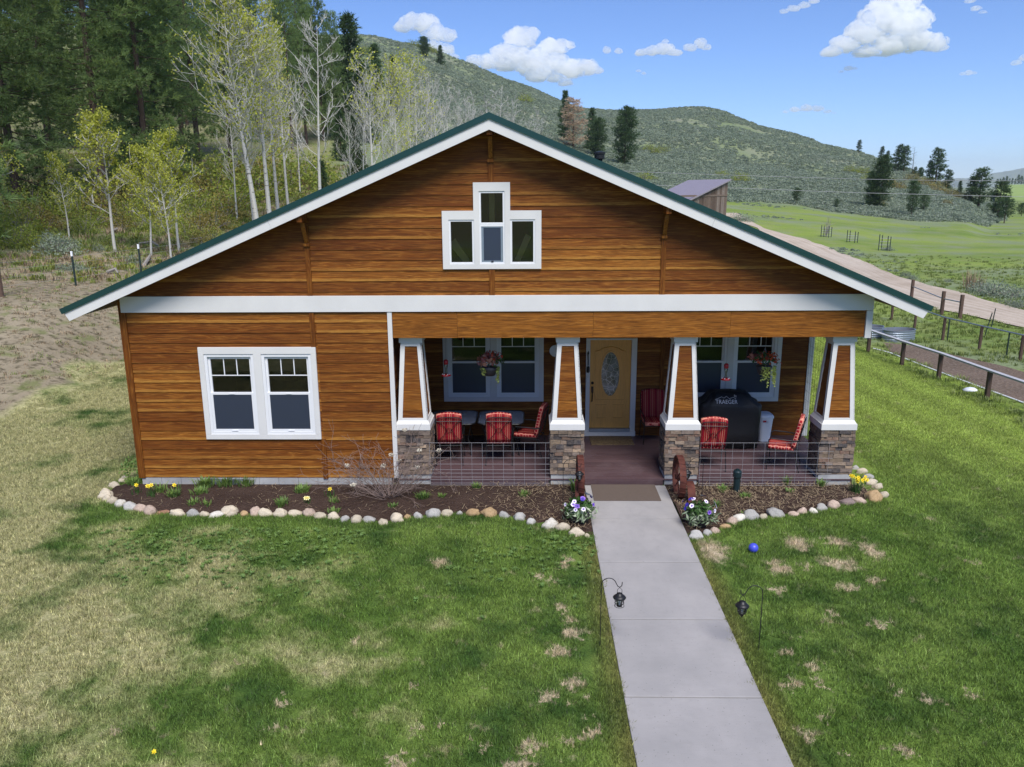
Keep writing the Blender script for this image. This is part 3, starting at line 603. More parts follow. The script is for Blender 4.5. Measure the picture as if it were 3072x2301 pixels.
# ---------------------------------------------------------------- house
H=thing('house','cedar-sided house with a green-edged gable roof, white trim and a stone-pier porch','house')
XL,XR,XB=-9.46,4.42,-4.42           # left corner, right corner, bay corner
AX,SL=-2.515,.4255                  # ridge x and roof slope
def roofz(x,z0=6.861): return z0-abs(x-AX)*SL
YB=15.0
rnd=random.Random(3)
def board_rows(m,x0f,x1f,z0,z1,y,splits,face=-1,rowh=.1905,holes=()):
    """lapped boards on a wall facing -y; x0f,x1f(z) bounds; splits=batten x positions; holes=(x0,x1,z0,z1)"""
    z=z0
    while z<z1-1e-4:
        zt=min(z+rowh,z1); segs=[]
        xs=[None]+[s for s in splits]+[None]
        for a,b in zip(xs[:-1],xs[1:]):
            segs.append((a,b))
        for a,b in segs:
            a0=x0f(z) if a is None else max(a,x0f(z)); a1=x0f(zt) if a is None else max(a,x0f(zt))
            b0=x1f(z) if b is None else min(b,x1f(z)); b1=x1f(zt) if b is None else min(b,x1f(zt))
            if b0-a0<.02: continue
            cuts=[(a0,a1,b0,b1)]
            for hx0,hx1,hz0,hz1 in holes:
                if z+.02>hz1 or zt-.02<hz0: continue
                nc=[]
                for c in cuts:
                    if hx0>=c[2] or hx1<=c[0]: nc.append(c); continue
                    if hx0>c[0]+.01: nc.append((c[0],c[1],hx0,hx0))
                    if hx1<c[2]-.01: nc.append((hx1,hx1,c[2],c[3]))
                cuts=nc
            rid=rnd.random()
            for c in cuts:
                a0_,a1_,b0_,b1_=c; n0=len(m.f)
                def pc(xa,xa1,xb,xb1,za,zb_):
                    Y=lambda q:y-.013*(1-(q-z)/(zt-z)); e=.004 if zb_==zt else 0
                    m.add([(xa,Y(za),za),(xb,Y(za),za),(xb1,Y(zb_),zb_+e),(xa1,Y(zb_),zb_+e)],[(0,1,2,3)])
                    if za==z: m.add([(xa,y+.004,z),(xb,y+.004,z),(xb,y-.013,z),(xa,y-.013,z)],[(0,1,2,3)])
                pc(a0_,a1_,b0_,b1_,z,zt)
                for q in range(n0,len(m.f)): m.rid[q]=rid
            n0=len(m.f)
            for (hx0,hx1,hz0,hz1) in holes:      # remainders above and below an opening
                if z+.02>hz1 or zt-.02<hz0 or hx0>=b0 or hx1<=a0: continue
                xa,xb=max(hx0,a0),min(hx1,b0)
                if zt>hz1+.001: pc(xa,xa,xb,xb,hz1,zt)
                if z<hz0-.001: pc(xa,xa,xb,xb,z,hz0)
            for q in range(n0,len(m.f)): m.rid[q]=rid
        z=zt
    return m
W1=(-8.06,-5.835,.948,2.75)          # outer trim boxes
WIN=[(W1,0.0),((-3.763,-1.518,.939,2.74),2.826),((1.49,3.73,.939,2.74),2.826)]
# front wall of the bay
m=MB(); board_rows(m,lambda z:XL+.11,lambda z:XB-.04,.16,3.42,0,[-5.80],holes=[(W1[0]+.05,W1[1]-.05,W1[2]+.05,W1[3]-.05)])
m.build('front_wall',M['siding'],H)
# gable wall
gl=lambda z:max(XL,AX-(6.60-z)/SL-.3); gr=lambda z:min(XR,AX+(6.60-z)/SL+.3)
GH=[(-2.79,-2.22,4.2,5.70),(-3.38,-2.79,4.2,5.2),(-2.22,-1.64,4.2,5.2)]
m=MB(); board_rows(m,gl,gr,.16+18*.1905,6.72,0,[-5.87,AX,.585],holes=GH)
m.build('gable_wall',M['siding'],H)
# structural walls behind (depth of the house)
m=MB()
for (x0,x1,y0,y1,z0,z1) in [(XL+.01,XL+.15,.02,YB,0.16,3.9),(XR-.15,XR-.01,2.85,YB,.16,3.9),(XB-.15,XB-.012,.02,2.84,.16,2.95)]:
    m.box(x0,x1,y0,y1,z0,z1)
m.box(XL+.01,XR-.01,YB-.15,YB,.16,3.9); m.prism([(XL+.2,3.6),(XR-.2,3.6),(AX,6.55)],YB-.12,YB-.02)
m.build('side_wall',M['siding'],H)
# porch wall
m=MB(); board_rows(m,lambda z:XB,lambda z:XR-.10,.16-.1905,3.0,2.826,[1.12],holes=[(-3.71,-1.57,1.0,2.7),(1.54,3.68,1.0,2.7),(-.56,.54,0,2.36)])
m.build('porch_wall',M['siding'],H)
# porch side wall of the bay (faces +x): lapped boards
m=MB(); z=.13
while z<2.95:
    zt=z+.1905; m.rid[len(m.f)]=rnd.random(); m.add([(XB+.014,0.03,z),(XB+.014,2.826,z),(XB,2.826,zt),(XB,.03,zt)],[(0,1,2,3)]); z=zt
m.build('bay_side_wall',M['siding'],H)
# battens
def bt(x,z0,z1,y=0,w_=.045,name='batten',mt='batten'):
    MB().box(x-w_,x+w_,y-.032,y+.01,z0,z1).build(name,M[mt],H)
bt(-5.80,.14,.95); bt(-5.87,2.75,3.41); bt(-5.87,3.71,roofz(-5.87)-.45); bt(.585,3.71,roofz(.585)-.45); bt(AX,3.71,4.19,w_=.05); bt(AX,5.72,6.45,w_=.05); bt(1.12,.13,2.95,2.826)
# wooden corner board at the left
MB().box(XL-.02,XL+.11,-.03,.14,.15,roofz(XL)-.28).build('corner_board',M['batten'],H)
# white band
m=MB().box(XL+.04,XR+.005,-.05,.01,3.412,3.708); m.build('band_board',M['white'],H,bevel=.003)
# white corner trim
MB().box(XB-.045,XB+.04,-.035,.02,.155,3.408).build('corner_trim',M['white'],H,bevel=.003)
MB().box(XR-.11,XR+.005,-.052,.03,2.90,3.408).build('corner_trim',M['white'],H,bevel=.003)
MB().box(XR-.10,XR+.02,2.79,2.90,.13,3.0).build('corner_trim',M['white'],H,bevel=.003)
# porch beam
m=MB()
bx=[XB+.045,-3.05,-.75,1.13,3.2,XR-.115] if False else [XB+.045]+[float(at_y(z*1.3888,975,0).x) for z in (988,1281,1577)]+[XR-.115]
for a,b in zip(bx[:-1],bx[1:]): m.box(a+.002,b-.002,-.022,.14,2.918,3.408)
m.build('porch_beam',M['beam'],H)
m=MB().box(XR-.13,XR-.01,.14,2.79,2.92,3.6); m.build('porch_side_beam',M['beam'],H)
m=MB().box(XB,XR-.14,.14,2.82,2.96,2.99); m.build('porch_ceiling',M['siding'],H)
m=MB().prism([(XR-.12,3.4),(XR-.01,3.4),(XR-.01,3.85),(XR-.12,3.90)],.02,2.85); m.build('side_frieze',M['white'],H)
# roof
TH=.42255; ca=math.cos(math.atan(SL)); XE=7.80
YF=-.46
def slope_prism(m,side,top,bot,y0,y1,x0=0,x1=XE,cut=True):
    """board following the rake on one side; top/bot = vertical offset below the roof top line"""
    s=side
    e=SL*.0
    A=(AX+s*x0,6.861-top-x0*SL); D=(AX+s*x0,6.861-bot-x0*SL)
    dx0=top*SL*ca*ca; dx1=bot*SL*ca*ca
    B=(AX+s*(x1-dx0),6.861-top-(x1-dx0)*SL); C_=(AX+s*(x1-dx1),6.861-bot-(x1-dx1)*SL)
    poly=[A,B,C_,D] if s>0 else [A,D,C_,B]
    m.prism(poly,y0,y1)
m=MB()
for s in (-1,1): slope_prism(m,s,0,.035,YF-.02,YB+.4)
rf=m.build('roof',M['green_metal'],H)
m=MB()
for s in (-1,1):
    slope_prism(m,s,.004,.108,YF-.024,YF+.0)
    for k in range(12):
        x=.35+k*.63; zc=6.861-.06-x*SL; m.lathe([(.008,0),(.008,.006)],6,(0,0,0)); st=len(m.v)-12
        for i in range(st,len(m.v)): a,b,c=m.v[i]; m.v[i]=(AX+s*x+a,YF-.024-c,zc+b)
m.build('rake_flashing',M['green_metal'],rf)
for s in (-1,1):
    for a,b in ((0,3.9),(3.9,XE-.03)):
        m=MB()
        if b<XE-.1:
            A=(AX+s*a,6.753-a*SL);B=(AX+s*b,6.753-b*SL);C_=(AX+s*(b-.06),6.580-(b-.06)*SL);D=(AX+s*a,6.580-a*SL)
            m.prism([A,B,C_,D] if s>0 else [A,D,C_,B],YF,YF+.04)
        else:
            A=(AX+s*(a+.003),6.753-(a+.003)*SL);B=(AX+s*(b-.04),6.753-(b-.04)*SL);C_=(AX+s*(b-.12),6.580-(b-.12)*SL);D=(AX+s*(a-.057),6.580-(a-.057)*SL)
            m.prism([A,B,C_,D] if s>0 else [A,D,C_,B],YF,YF+.04)
        m.build('fascia',M['white'],H)
    # eave fascia along the side
    m=MB(); xe=XE-.1; m.hexa([(AX+s*(xe-.04),YF+.045,roofz(AX+xe)-.22),(AX+s*xe,YF+.045,roofz(AX+xe)-.24),(AX+s*xe,YB+.35,roofz(AX+xe)-.24),(AX+s*(xe-.04),YB+.35,roofz(AX+xe)-.22),(AX+s*(xe-.04),YF+.045,roofz(AX+xe)-.04),(AX+s*xe,YF+.045,roofz(AX+xe)-.06),(AX+s*xe,YB+.35,roofz(AX+xe)-.06),(AX+s*(xe-.04),YB+.35,roofz(AX+xe)-.04)]); m.build('fascia',M['white'],H)
m=MB()
for s in (-1,1): slope_prism(m,s,.05,.075,YF+.045,YB+.3,0.0,XE-.06)
m.build('soffit',M['soffit'],H)
# rafters tails seen under the eaves
# gable brackets: lookout beam with a knee brace
for x in (AX,-5.87,.585):
    zt=roofz(x)-.30-(.0 if x==AX else .02)
    m=MB().box(x-.045,x+.045,YF+.05,-.034,zt-.06,zt+.08)
    m.hexa([(x-.035,-.04,zt-.44),(x+.035,-.04,zt-.44),(x+.035,-.04,zt-.36),(x-.035,-.04,zt-.36),(x-.035,-.22,zt-.16),(x+.035,-.22,zt-.16),(x+.035,-.22,zt-.08),(x-.035,-.22,zt-.08)])
    m.box(x-.055,x+.055,-.07,-.034,zt-.50,zt-.45)
    m.build('gable_bracket',M['batten'],H)
# stove pipe
cpx=.42; cy_=12.
m=MB().lathe([(.10,0),(.10,1.75)],18,(cpx,cy_,4.9)); sp=m.build('stove_pipe',M['black'],H,smooth=True)
MB().lathe([(.12,0),(.165,.02),(.165,.16),(.19,.17),(.19,.22),(.02,.26)],18,(cpx,cy_,6.50)).build('rain_cap',M['black'],sp)
MB().lathe([(.2,0),(.12,.3)],18,(cpx,cy_,roofz(cpx)-.02)).build('roof_flashing',M['galv'],sp)
# foundation
m=MB()
for k in range(13):
    a=XL+.03+k*.385; m.box(a+.003,min(a+.382,XB-.1),-.004,.1,-.2,.158)
m.build('foundation',M['conc'],H)
m=MB().box(XL+.03,XL+.15,.1,YB,-.2,.158).box(XR-.15,XR-.02,2.9,YB,-.2,.158).box(XL+.15,XR-.15,YB-.15,YB-.02,-.2,.158); m.build('foundation',M['conc'],H)
MB().box(-8.1,-7.45,-.016,-.006,-.03,.13).build('foundation_vent',M['galv'],H)
# windows
def sash(x0,x1,z0,z1,y,par,grid,screen,fw=.045):
    m=MB(); m.box(x0,x0+fw,y-.02,y+.02,z0,z1).box(x1-fw,x1,y-.02,y+.02,z0,z1).box(x0+fw,x1-fw,y-.02,y+.02,z0,z0+fw).box(x0+fw,x1-fw,y-.02,y+.02,z1-fw,z1)
    s_=m.build('sash',M['vinyl'],par,bevel=.003)
    MB().quad((x0+fw,y+.004,z0+fw),(x1-fw,y+.004,z0+fw),(x1-fw,y+.004,z1-fw),(x0+fw,y+.004,z1-fw)).build('pane',M['glass'],par)
    if grid:
        m=MB(); zg=(z0+z1)/2-.005
        m.box(x0+fw,x1-fw,y-.008,y-.001,zg,zg+.018)
        for k in (1,2):
            xx=x0+fw+(x1-x0-2*fw)*k/3; m.box(xx-.009,xx+.009,y-.0085,y-.0015,zg+.018,z1-fw)
        m.build('muntin',M['vinyl'],par)
    if screen:
        MB().quad((x0+fw-.01,y-.012,z0+fw-.01),(x1-fw+.01,y-.012,z0+fw-.01),(x1-fw+.01,y-.012,z1-fw+.01),(x0+fw-.01,y-.012,z1-fw+.01)).build('insect_screen',M['screen'],par)
def twin_window(box,y):
    x0,x1,z0,z1=box; mu=.10*1.9
    t=MB(); tw=.10; tt=.13
    yy=y-.045
    t.box(x0,x1,yy,y+.02,z1-tt,z1).box(x0,x1,yy,y+.02,z0,z0+tw).box(x0,x0+tw,yy-.001,y+.02,z0+tw,z1-tt).box(x1-tw,x1,yy-.001,y+.02,z0+tw,z1-tt)
    xc=(x0+x1)/2; t.box(xc-.075,xc+.075,yy-.001,y+.02,z0+tw,z1-tt)
    W=t.build('window',M['white'],H,bevel=.003); W['label']='white-trimmed twin sash window'
    for a,b in ((x0+tw,xc-.075),(xc+.075,x1-tw)):
        c,d=z0+tw,z1-tt; f=.055
        m=MB().box(a,a+f,y-.03,y+.05,c,d).box(b-f,b,y-.03,y+.05,c,d).box(a+f,b-f,y-.03,y+.05,c,c+f).box(a+f,b-f,y-.03,y+.05,d-f,d)
        m.build('frame',M['vinyl'],W,bevel=.003)
        zm=(c+d)/2+.01
        sash(a+f,b-f,zm-.02,d-f,y+.03,W,True,False); sash(a+f,b-f,c+f,zm+.03,y-.002,W,False,True)
        MB().box((a+b)/2-.05,(a+b)/2+.05,y-.035,y-.02,zm+.0,zm+.02).build('latch',M['vinyl'],W)
        MB().box((a+b)/2-.06,(a+b)/2+.06,y-.04,y-.022,c+f+.01,c+f+.025).build('latch',M['vinyl'],W)
    # dark room behind
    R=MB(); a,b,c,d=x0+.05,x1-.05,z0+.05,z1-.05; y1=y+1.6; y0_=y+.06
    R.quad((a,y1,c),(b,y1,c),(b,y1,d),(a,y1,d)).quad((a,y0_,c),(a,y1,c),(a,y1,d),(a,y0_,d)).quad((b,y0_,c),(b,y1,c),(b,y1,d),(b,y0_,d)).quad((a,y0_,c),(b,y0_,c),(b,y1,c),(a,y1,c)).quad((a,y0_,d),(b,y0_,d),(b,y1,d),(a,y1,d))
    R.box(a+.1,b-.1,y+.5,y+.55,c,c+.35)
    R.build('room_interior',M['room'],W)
    return W
for b,y in WIN: twin_window(b,y)
# gable window group
def gable_window():
    y=0; t=MB(); yy=-.045
    x0,x1,xs0,xs1=-3.402,-1.619,-2.835,-2.177; zb,zsh,zt=4.19,5.225,5.716
    t.prism([(x0,zb),(x1,zb),(x1,zsh),(xs1,zsh),(xs1,zt),(xs0,zt),(xs0,zsh),(x0,zsh)],yy,.0)
    # cut openings by building frame pieces instead of one plate
    t=MB()
    L,Rr=(-3.285,-2.83),(-2.18,-1.73); C_=(-2.735,-2.275); ob=4.275; so=5.07; to=5.565
    t.box(x0,x1,yy,.02,zb,ob)                      # bottom
    t.box(x0,L[0],yy,.02,ob,zsh); t.box(Rr[1],x1,yy,.02,ob,zsh)
    t.box(L[0],L[1],yy,.02,so,zsh); t.box(Rr[0],Rr[1],yy,.02,so,zsh)
    t.box(L[1],C_[0],yy,.02,ob,zsh); t.box(C_[1],Rr[0],yy,.02,ob,zsh)
    t.box(xs0,C_[0],yy,.02,zsh,zt); t.box(C_[1],xs1,yy,.02,zsh,zt); t.box(C_[0],C_[1],yy,.02,to,zt)
    W=t.build('window',M['white'],H); W['label']='stepped white gable window of three lights'
    def light(a,b,c,d,scr=False,f=.035):
        m=MB().box(a,a+f,-.03,.04,c,d).box(b-f,b,-.03,.04,c,d).box(a+f,b-f,-.03,.04,c,c+f).box(a+f,b-f,-.03,.04,d-f,d); m.build('frame',M['vinyl'],W,bevel=.003)
        MB().quad((a+f,.01,c+f),(b-f,.01,c+f),(b-f,.01,d-f),(a+f,.01,d-f)).build('pane',M['glass'],W)
        if scr:
            MB().quad((a+.075,-.012,c+.06),(b-.075,-.012,c+.06),(b-.075,-.012,d-.045),(a+.075,-.012,d-.045)).build('insect_screen',M['screen'],W)
            m=MB(); g=.04; a2,b2,c2,d2=a+f,b-f,c+f,d-f; m.box(a2,a2+g,-.02,.005,c2,d2).box(b2-g,b2,-.02,.005,c2,d2).box(a2+g,b2-g,-.02,.005,c2,c2+g*.7).box(a2+g,b2-g,-.02,.005,d2-g*.5,d2); m.build('sash',M['galv'],W)
            MB().box((a+b)/2-.02,(a+b)/2+.02,-.04,-.02,c+f,c+f+.025).build('latch',M['black'],W)
    light(*L,ob,so); light(*Rr,ob,so); light(C_[0],C_[1],4.98,to); light(C_[0],C_[1],ob,4.98,True)
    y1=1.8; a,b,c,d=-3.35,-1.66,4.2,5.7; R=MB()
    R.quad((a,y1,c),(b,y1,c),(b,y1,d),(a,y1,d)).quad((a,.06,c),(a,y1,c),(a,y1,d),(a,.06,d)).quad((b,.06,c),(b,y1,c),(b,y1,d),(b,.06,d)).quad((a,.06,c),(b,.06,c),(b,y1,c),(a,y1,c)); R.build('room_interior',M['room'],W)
    s=MB().box(AX-.05,AX+.05,.25,.33,4.2,5.7)
    for sx in (-1,1):
        e=MB(); 
    s.hexa([(-3.32,.25,4.62),(-3.32,.33,4.62),(-3.20,.33,4.72),(-3.20,.25,4.72),(-2.98,.25,4.2),(-2.98,.33,4.2),(-2.86,.33,4.2),(-2.86,.25,4.2)])
    s.hexa([(-2.16,.25,4.2),(-2.16,.33,4.2),(-2.05,.33,4.2),(-2.05,.25,4.2),(-1.90,.25,4.80),(-1.90,.33,4.80),(-1.80,.33,4.74),(-1.80,.25,4.74)])
    s.build('roof_strut',M['stud'],W)
gable_window()
# front door
def door():
    y=2.826
    m=MB().box(-.575,-.485,y-.05,y+.05,.13,2.385).box(.43,.55,y-.05,y+.05,.13,2.385).box(-.485,.43,y-.05,y+.05,2.345,2.385).box(-.60,.56,y-.07,y-.051,.13,.245)
    fr=m.build('door_frame',M['white'],H,bevel=.003)
    MB().box(-.485,.43,y-.10,y-.02,.245,.31).build('door_sill',M['galv'],H)
    D=MB().box(-.482,.428,y-.01,y+.035,.312,2.343)
    D=D.build('front_door',M['oak'],H); D['label']='golden oak front door with an oval glass light'
    cx=-.028; cz=1.565; rx,rz=.20,.50
    def ring(m,a0,b0,a1,b1,ya,yb,n=40):
        vs=[];fs=[]
        for k in range(n):
            t=2*math.pi*k/n; c,s=math.cos(t),math.sin(t)
            vs+= [(cx+a0*c,ya,cz+b0*s),(cx+a1*c,ya,cz+b1*s),(cx+a0*c,yb,cz+b0*s),(cx+a1*c,yb,cz+b1*s)]
        for k in range(n):
            i=4*k;j=4*((k+1)%n); fs+=[(i,i+1,j+1,j),(i,j,j+2,i+2),(i+1,i+3,j+3,j+1)]
        m.add(vs,fs)
    m=MB(); ring(m,rx,rz,rx+.035,rz+.035,y-.028,y-.008); m.build('oval_moulding',M['oak'],D)
    m=MB(); n=40; m.add([(cx+rx*math.cos(2*math.pi*k/n),y-.014,cz+rz*math.sin(2*math.pi*k/n)) for k in range(n)],[tuple(range(n))]); m.build('oval_glass',M['doorglass'],D)
    m=MB()
    def moulded(x0,x1,z0,z1,b=.022):
        m.box(x0,x1,y-.022,y-.010,z0,z0+b).box(x0,x1,y-.022,y-.010,z1-b,z1).box(x0,x0+b,y-.022,y-.010,z0+b,z1-b).box(x1-b,x1,y-.022,y-.010,z0+b,z1-b)
    moulded(-.35,-.10,.53,.86); moulded(.04,.29,.53,.86)
    m.box(-.37,-.345,y-.022,y-.010,.98,2.08).box(.29,.315,y-.022,y-.010,.98,2.08).box(-.37,.315,y-.022,y-.010,.955,.98)
    pts=[(-.36,y-.016,2.08),(-.28,y-.016,2.10),(-.2,y-.016,2.15),(-.03,y-.016,2.19),(.14,y-.016,2.15),(.22,y-.016,2.10),(.30,y-.016,2.08)]
    m.tube(pts,.012,5)
    m.build('door_moulding',M['oak'],D)
    m=MB().lathe([(.032,0),(.032,.02),(.02,.03)],14); m.xf(Matrix.Translation((-.425,y-.012,1.36))@Matrix.Rotation(rad(90),4,'X')); m.build('deadbolt',M['bronze'],D,smooth=True)
    m=MB().box(-.45,-.40,y-.026,y-.011,1.14,1.28); m.tube([(-.425,y-.02,1.15),(-.425,y-.07,1.13),(-.428,y-.075,1.02),(-.43,y-.05,.95),(-.43,y-.015,.93)],.012,8); m.build('door_handle',M['bronze'],D)
door()
# deck
m=MB(); yb=0.0; nb=20; bw=2.82/nb
for k in range(nb):
    for a,b in ((XB+.02,-1.2),(-1.197,1.5),(1.503,XR-.06)): m.box(a,b,.005+k*bw,.005+(k+1)*bw-.005,.105,.13)
m.box(-3.75,-1.47,-.012,.004,-.05,.104).box(-.76,.74,-.012,.004,-.05,.104).box(1.43,3.68,-.012,.004,-.05,.104); m.box(XR-.06,XR-.045,.02,2.8,-.05,.104)
m.build('porch_deck',M['deck'],H)
MB().box(XB+.03,XR-.07,.03,2.8,-.1,.10).build('deck_frame',M['mortar'],H)
# columns
rs=random.Random(11)
def column(xc,full=True):
    hw=.335
    m=MB(); y0,y1=0.0,.67; yc=.335
    # base cap moulding
    m.box(xc-hw,xc+hw,y0,y1,1.118,1.235); m.hexa([(xc-hw+.01,y0+.01,1.235),(xc+hw-.01,y0+.01,1.235),(xc+hw-.01,y1-.01,1.235),(xc-hw+.01,y1-.01,1.235),(xc-.29,y0+.045,1.30),(xc+.29,y0+.045,1.30),(xc+.29,y1-.045,1.30),(xc-.29,y1-.045,1.30)])
    b,t_=.288,.195; zb,zt=1.295,2.82; w_=.085
    def P(ux,uy,z): # corner at fraction
        h=b+(t_-b)*(z-zb)/(zt-zb); return (xc+ux*h,yc+uy*h,z)
    # tapering corner strips and rails (front/back/left/right faces) around recessed panels
    for face in range(4):
        R_=Matrix.Translation((xc,yc,0))@Matrix.Rotation(face*math.pi/2,4,'Z')
        st=len(m.v)
        def q(x0b,x1b,x0t,x1t,z0,z1,d):   # x offsets measured at z0/z1; piece on the -y face
            h0=b+(t_-b)*(z0-zb)/(zt-zb); h1=b+(t_-b)*(z1-zb)/(zt-zb)
            m.hexa([(x0b,-h0,z0),(x1b,-h0,z0),(x1b,-h0+d,z0),(x0b,-h0+d,z0),(x0t,-h1,z1),(x1t,-h1,z1),(x1t,-h1+d,z1),(x0t,-h1+d,z1)])
        q(-b+.0,-b+w_,-t_+.0,-t_+w_,zb,zt,.02); q(b-w_,b-.0005,t_-w_,t_-.0005,zb,zt,.0195)
        h=lambda z:b+(t_-b)*(z-zb)/(zt-zb)
        q(-b+w_,b-w_,-h(1.345)+w_,h(1.345)-w_,zb,1.345,.02); q(-h(2.73)+w_,h(2.73)-w_,-t_+w_,t_-w_,2.73,zt,.02)
        for i in range(st,len(m.v)): m.v[i]=tuple(R_@Vector(m.v[i]))
    m.box(xc-.222,xc+.222,yc-.222,yc+.222,2.80,2.915)
    c=m.build('column',M['white'],H); c['label']='tapered white-framed cedar porch column on a stone pier'
    m=MB(); z=1.30
    while z<2.78:
        zt2=min(z+.1905,2.80); h0=b-.016+(t_-b)*(z-zb)/(zt-zb); h1=b-.022+(t_-b)*(zt2-zb)/(zt-zb)
        m.add([(xc-h0,yc-h0,z),(xc+h0,yc-h0,z),(xc+h0,yc+h0,z),(xc-h0,yc+h0,z),(xc-h1,yc-h1,zt2),(xc+h1,yc-h1,zt2),(xc+h1,yc+h1,zt2),(xc-h1,yc+h1,zt2)],[(0,1,5,4),(1,2,6,5),(2,3,7,6),(3,0,4,7),(3,2,1,0)]); z=zt2
    m.build('wood_panel',M['panel'],c)
    # ledge stone base
    m=MB(); z=.222; R0=.325
    while z<1.115:
        hh=rs.choice([.05,.065,.075,.09]); zt2=min(z+hh,1.116)
        if 1.116-zt2<.03: zt2=1.116
        for face in range(4):
            RM=Matrix.Translation((xc,yc,0))@Matrix.Rotation(face*math.pi/2,4,'Z'); x=-R0
            while x<R0-.01:
                L=rs.uniform(.08,.26); x2=min(x+L,R0)
                if R0-x2<.06: x2=R0
                d=rs.uniform(-.012,.020); e=rs.uniform(-.004,.004)
                p=[(x+.002,-R0-d,z+.002+e),(x2-.002,-R0-d+rs.uniform(-.006,.006),z+.002),(x2-.002,-R0+.06,z+.002),(x+.002,-R0+.06,z+.002),(x+.004,-R0-d+rs.uniform(0,.012),zt2-.002),(x2-.004,-R0-d+rs.uniform(0,.012),zt2-.002+e),(x2-.002,-R0+.06,zt2-.002),(x+.002,-R0+.06,zt2-.002)]
                m.hexa([RM@Vector(v) for v in p]); x=x2
        z=zt2
    m.box(xc-R0+.02,xc+R0-.02,yc-R0+.02,yc+R0-.02,.222,1.114,1)
    m.build('stone_base',[M['ledger'],M['mortar']],c)
    MB().box(xc-.312,xc+.312,yc-.312,yc+.312,-.2,.222).build('footing',M['conc'],c,bevel=.01)
for xc in (-4.07,-1.115,1.085,4.03): column(xc)
# wire railings
def hog(name,x0,x1,y,zs,pitch,label=None,vert=True,z0=.0,z1=.88):
    m=MB()
    for z in zs: m.tube([(x0,y,z),(x1,y,z)],.0025,4)
    x=x0+.01
    while x<x1+.01: m.tube([(x,y-.004,z0),(x,y-.004,z1)],.0025,4); x+=pitch
    o=m.build(name,M['wire'],H)
    if label: o['label']=label
    return o
ZS=[.875,.71,.57,.445,.33,.26,.18,.125,.055,.015]
hog('wire_railing',-3.77,-1.45,-.03,ZS,.203); hog('wire_railing',1.42,3.95,-.03,ZS,.203)
m=MB()
for k in range(15): yy=.72+k*.1453; m.tube([(XR-.08,yy,.14),(XR-.08,yy,2.9)],.0025,4)
for k in range(14): zz=.16+k*.205; m.tube([(XR-.084,.69,zz),(XR-.084,2.79,zz)],.0025,4)
o=m.build('wire_trellis',M['black'],H)
# ---------------------------------------------------------------- porch furniture
DZ=.131
def rbox(name,x,y,z,sx,sy,sz,mat,par,bev=.03,rot=None,loc=None,bulge=0):
    m=MB().box(-sx/2,sx/2,-sy/2,sy/2,-sz/2,sz/2); o=m.build(name,mat,par,loc=(x,y,z),rot=rot,smooth=True)
    b=o.modifiers.new('b','BEVEL'); b.width=bev; b.segments=3
    return o
def cushion_mesh(w_,h_,t_,top=0.,n=9):
    """soft slab in xz, thickness y; rounded top edge; material 0 face, 1 side band"""
    m=MB(); vs=[];N=n
    for side in (-1,1):
        for j in range(N+1):
            for i in range(N+1):
                u=i/N*2-1; v=j/N*2-1
                ed=max(abs(u),abs(v)); th=t_/2*(1-.18*ed**6)+.012*math.cos(u*math.pi*2)*.3
                x=u*w_/2*(1-.03*abs(v)**4); z=v*h_/2+(top*(1-u*u) if v>0 else 0)*v
                vs.append((x,side*th,z))
    fs=[];ms=[]; K=N+1
    for s in (0,1):
        for j in range(N):
            for i in range(N):
                a=s*K*K+j*K+i; f=(a,a+1,a+K+1,a+K); fs.append(f if s==0 else f[::-1]); ms.append(0)
    o=K*K
    for i in range(N):
        for a,b in ((i,i+1),(N*K+i+1,N*K+i)): fs.append((b,a,a+o,b+o)); ms.append(1)
        for a,b in (((i+1)*K,i*K),(i*K+N,(i+1)*K+N)): fs.append((b,a,a+o,b+o)); ms.append(1)
    m.v=vs; m.f=fs; m.m=ms; return m
def patio_chair():
    t=thing('patio_chair','x','patio chair',group='red cushioned patio chairs on the porch')
    # front of the chair faces +y
    m=cushion_mesh(.50,.50,.09); o=m.build('seat_cushion',[M['cushion'],M['trellis']],t,True,loc=(0,.02,.47),rot=(rad(90+180),0,0))
    m=cushion_mesh(.52,.60,.09,top=.045); o=m.build('back_cushion',[M['cushion'],M['trellis']],t,True,loc=(0,-.275,.78),rot=(rad(12),0,0))
    # back frame: flat ring with crossed scrolls, behind the cushion
    m=MB(); R_=Matrix.Translation((0,-.345,.78))@Matrix.Rotation(rad(12),4,'X')
    def P(x,z,d=0): return R_@Vector((x,d,z))
    m.tube([P(-.25,-.34),P(-.265,0),P(-.26,.20),P(-.2,.25),P(0,.262),P(.2,.25),P(.26,.20),P(.265,0),P(.25,-.34)],.010,6)
    m.tube([P(-.26,.17),P(.26,.17)],.008,6)
    m.tube([P(-.2,.16),P(-.10,.06),P(-.05,-.03),P(-.11,-.15),P(-.22,-.27)],.006,5); m.tube([P(.2,.16),P(.10,.06),P(.05,-.03),P(.11,-.15),P(.22,-.27)],.006,5)
    m.tube([P(.05*math.cos(a),-.03+.05*math.sin(a)) for a in [k*math.pi/5 for k in range(11)]],.005,5)
    m.build('back_frame',M['black'],t)
    m=MB(); m.tube([(-.26,.25,.42),(.26,.25,.42),(.26,-.27,.40),(-.26,-.27,.40),(-.26,.25,.42)],.011,6); m.build('seat_frame',M['black'],t)
    for s in (-1,1):
        MB().tube([(s*.28,.25,.0),(s*.27,.26,.42),(s*.275,.24,.62)],.010,6).build('leg',M['black'],t)
        MB().tube([(s*.27,-.36,.0),(s*.262,-.30,.2),(s*.26,-.27,.41)],.010,6).build('leg',M['black'],t)
        MB().tube([(s*.275,.24,.62),(s*.285,.2,.655),(s*.285,.0,.655),(s*.275,-.2,.645),(s*.262,-.325,.66)],.013,6).build('armrest',M['black'],t)
    return t
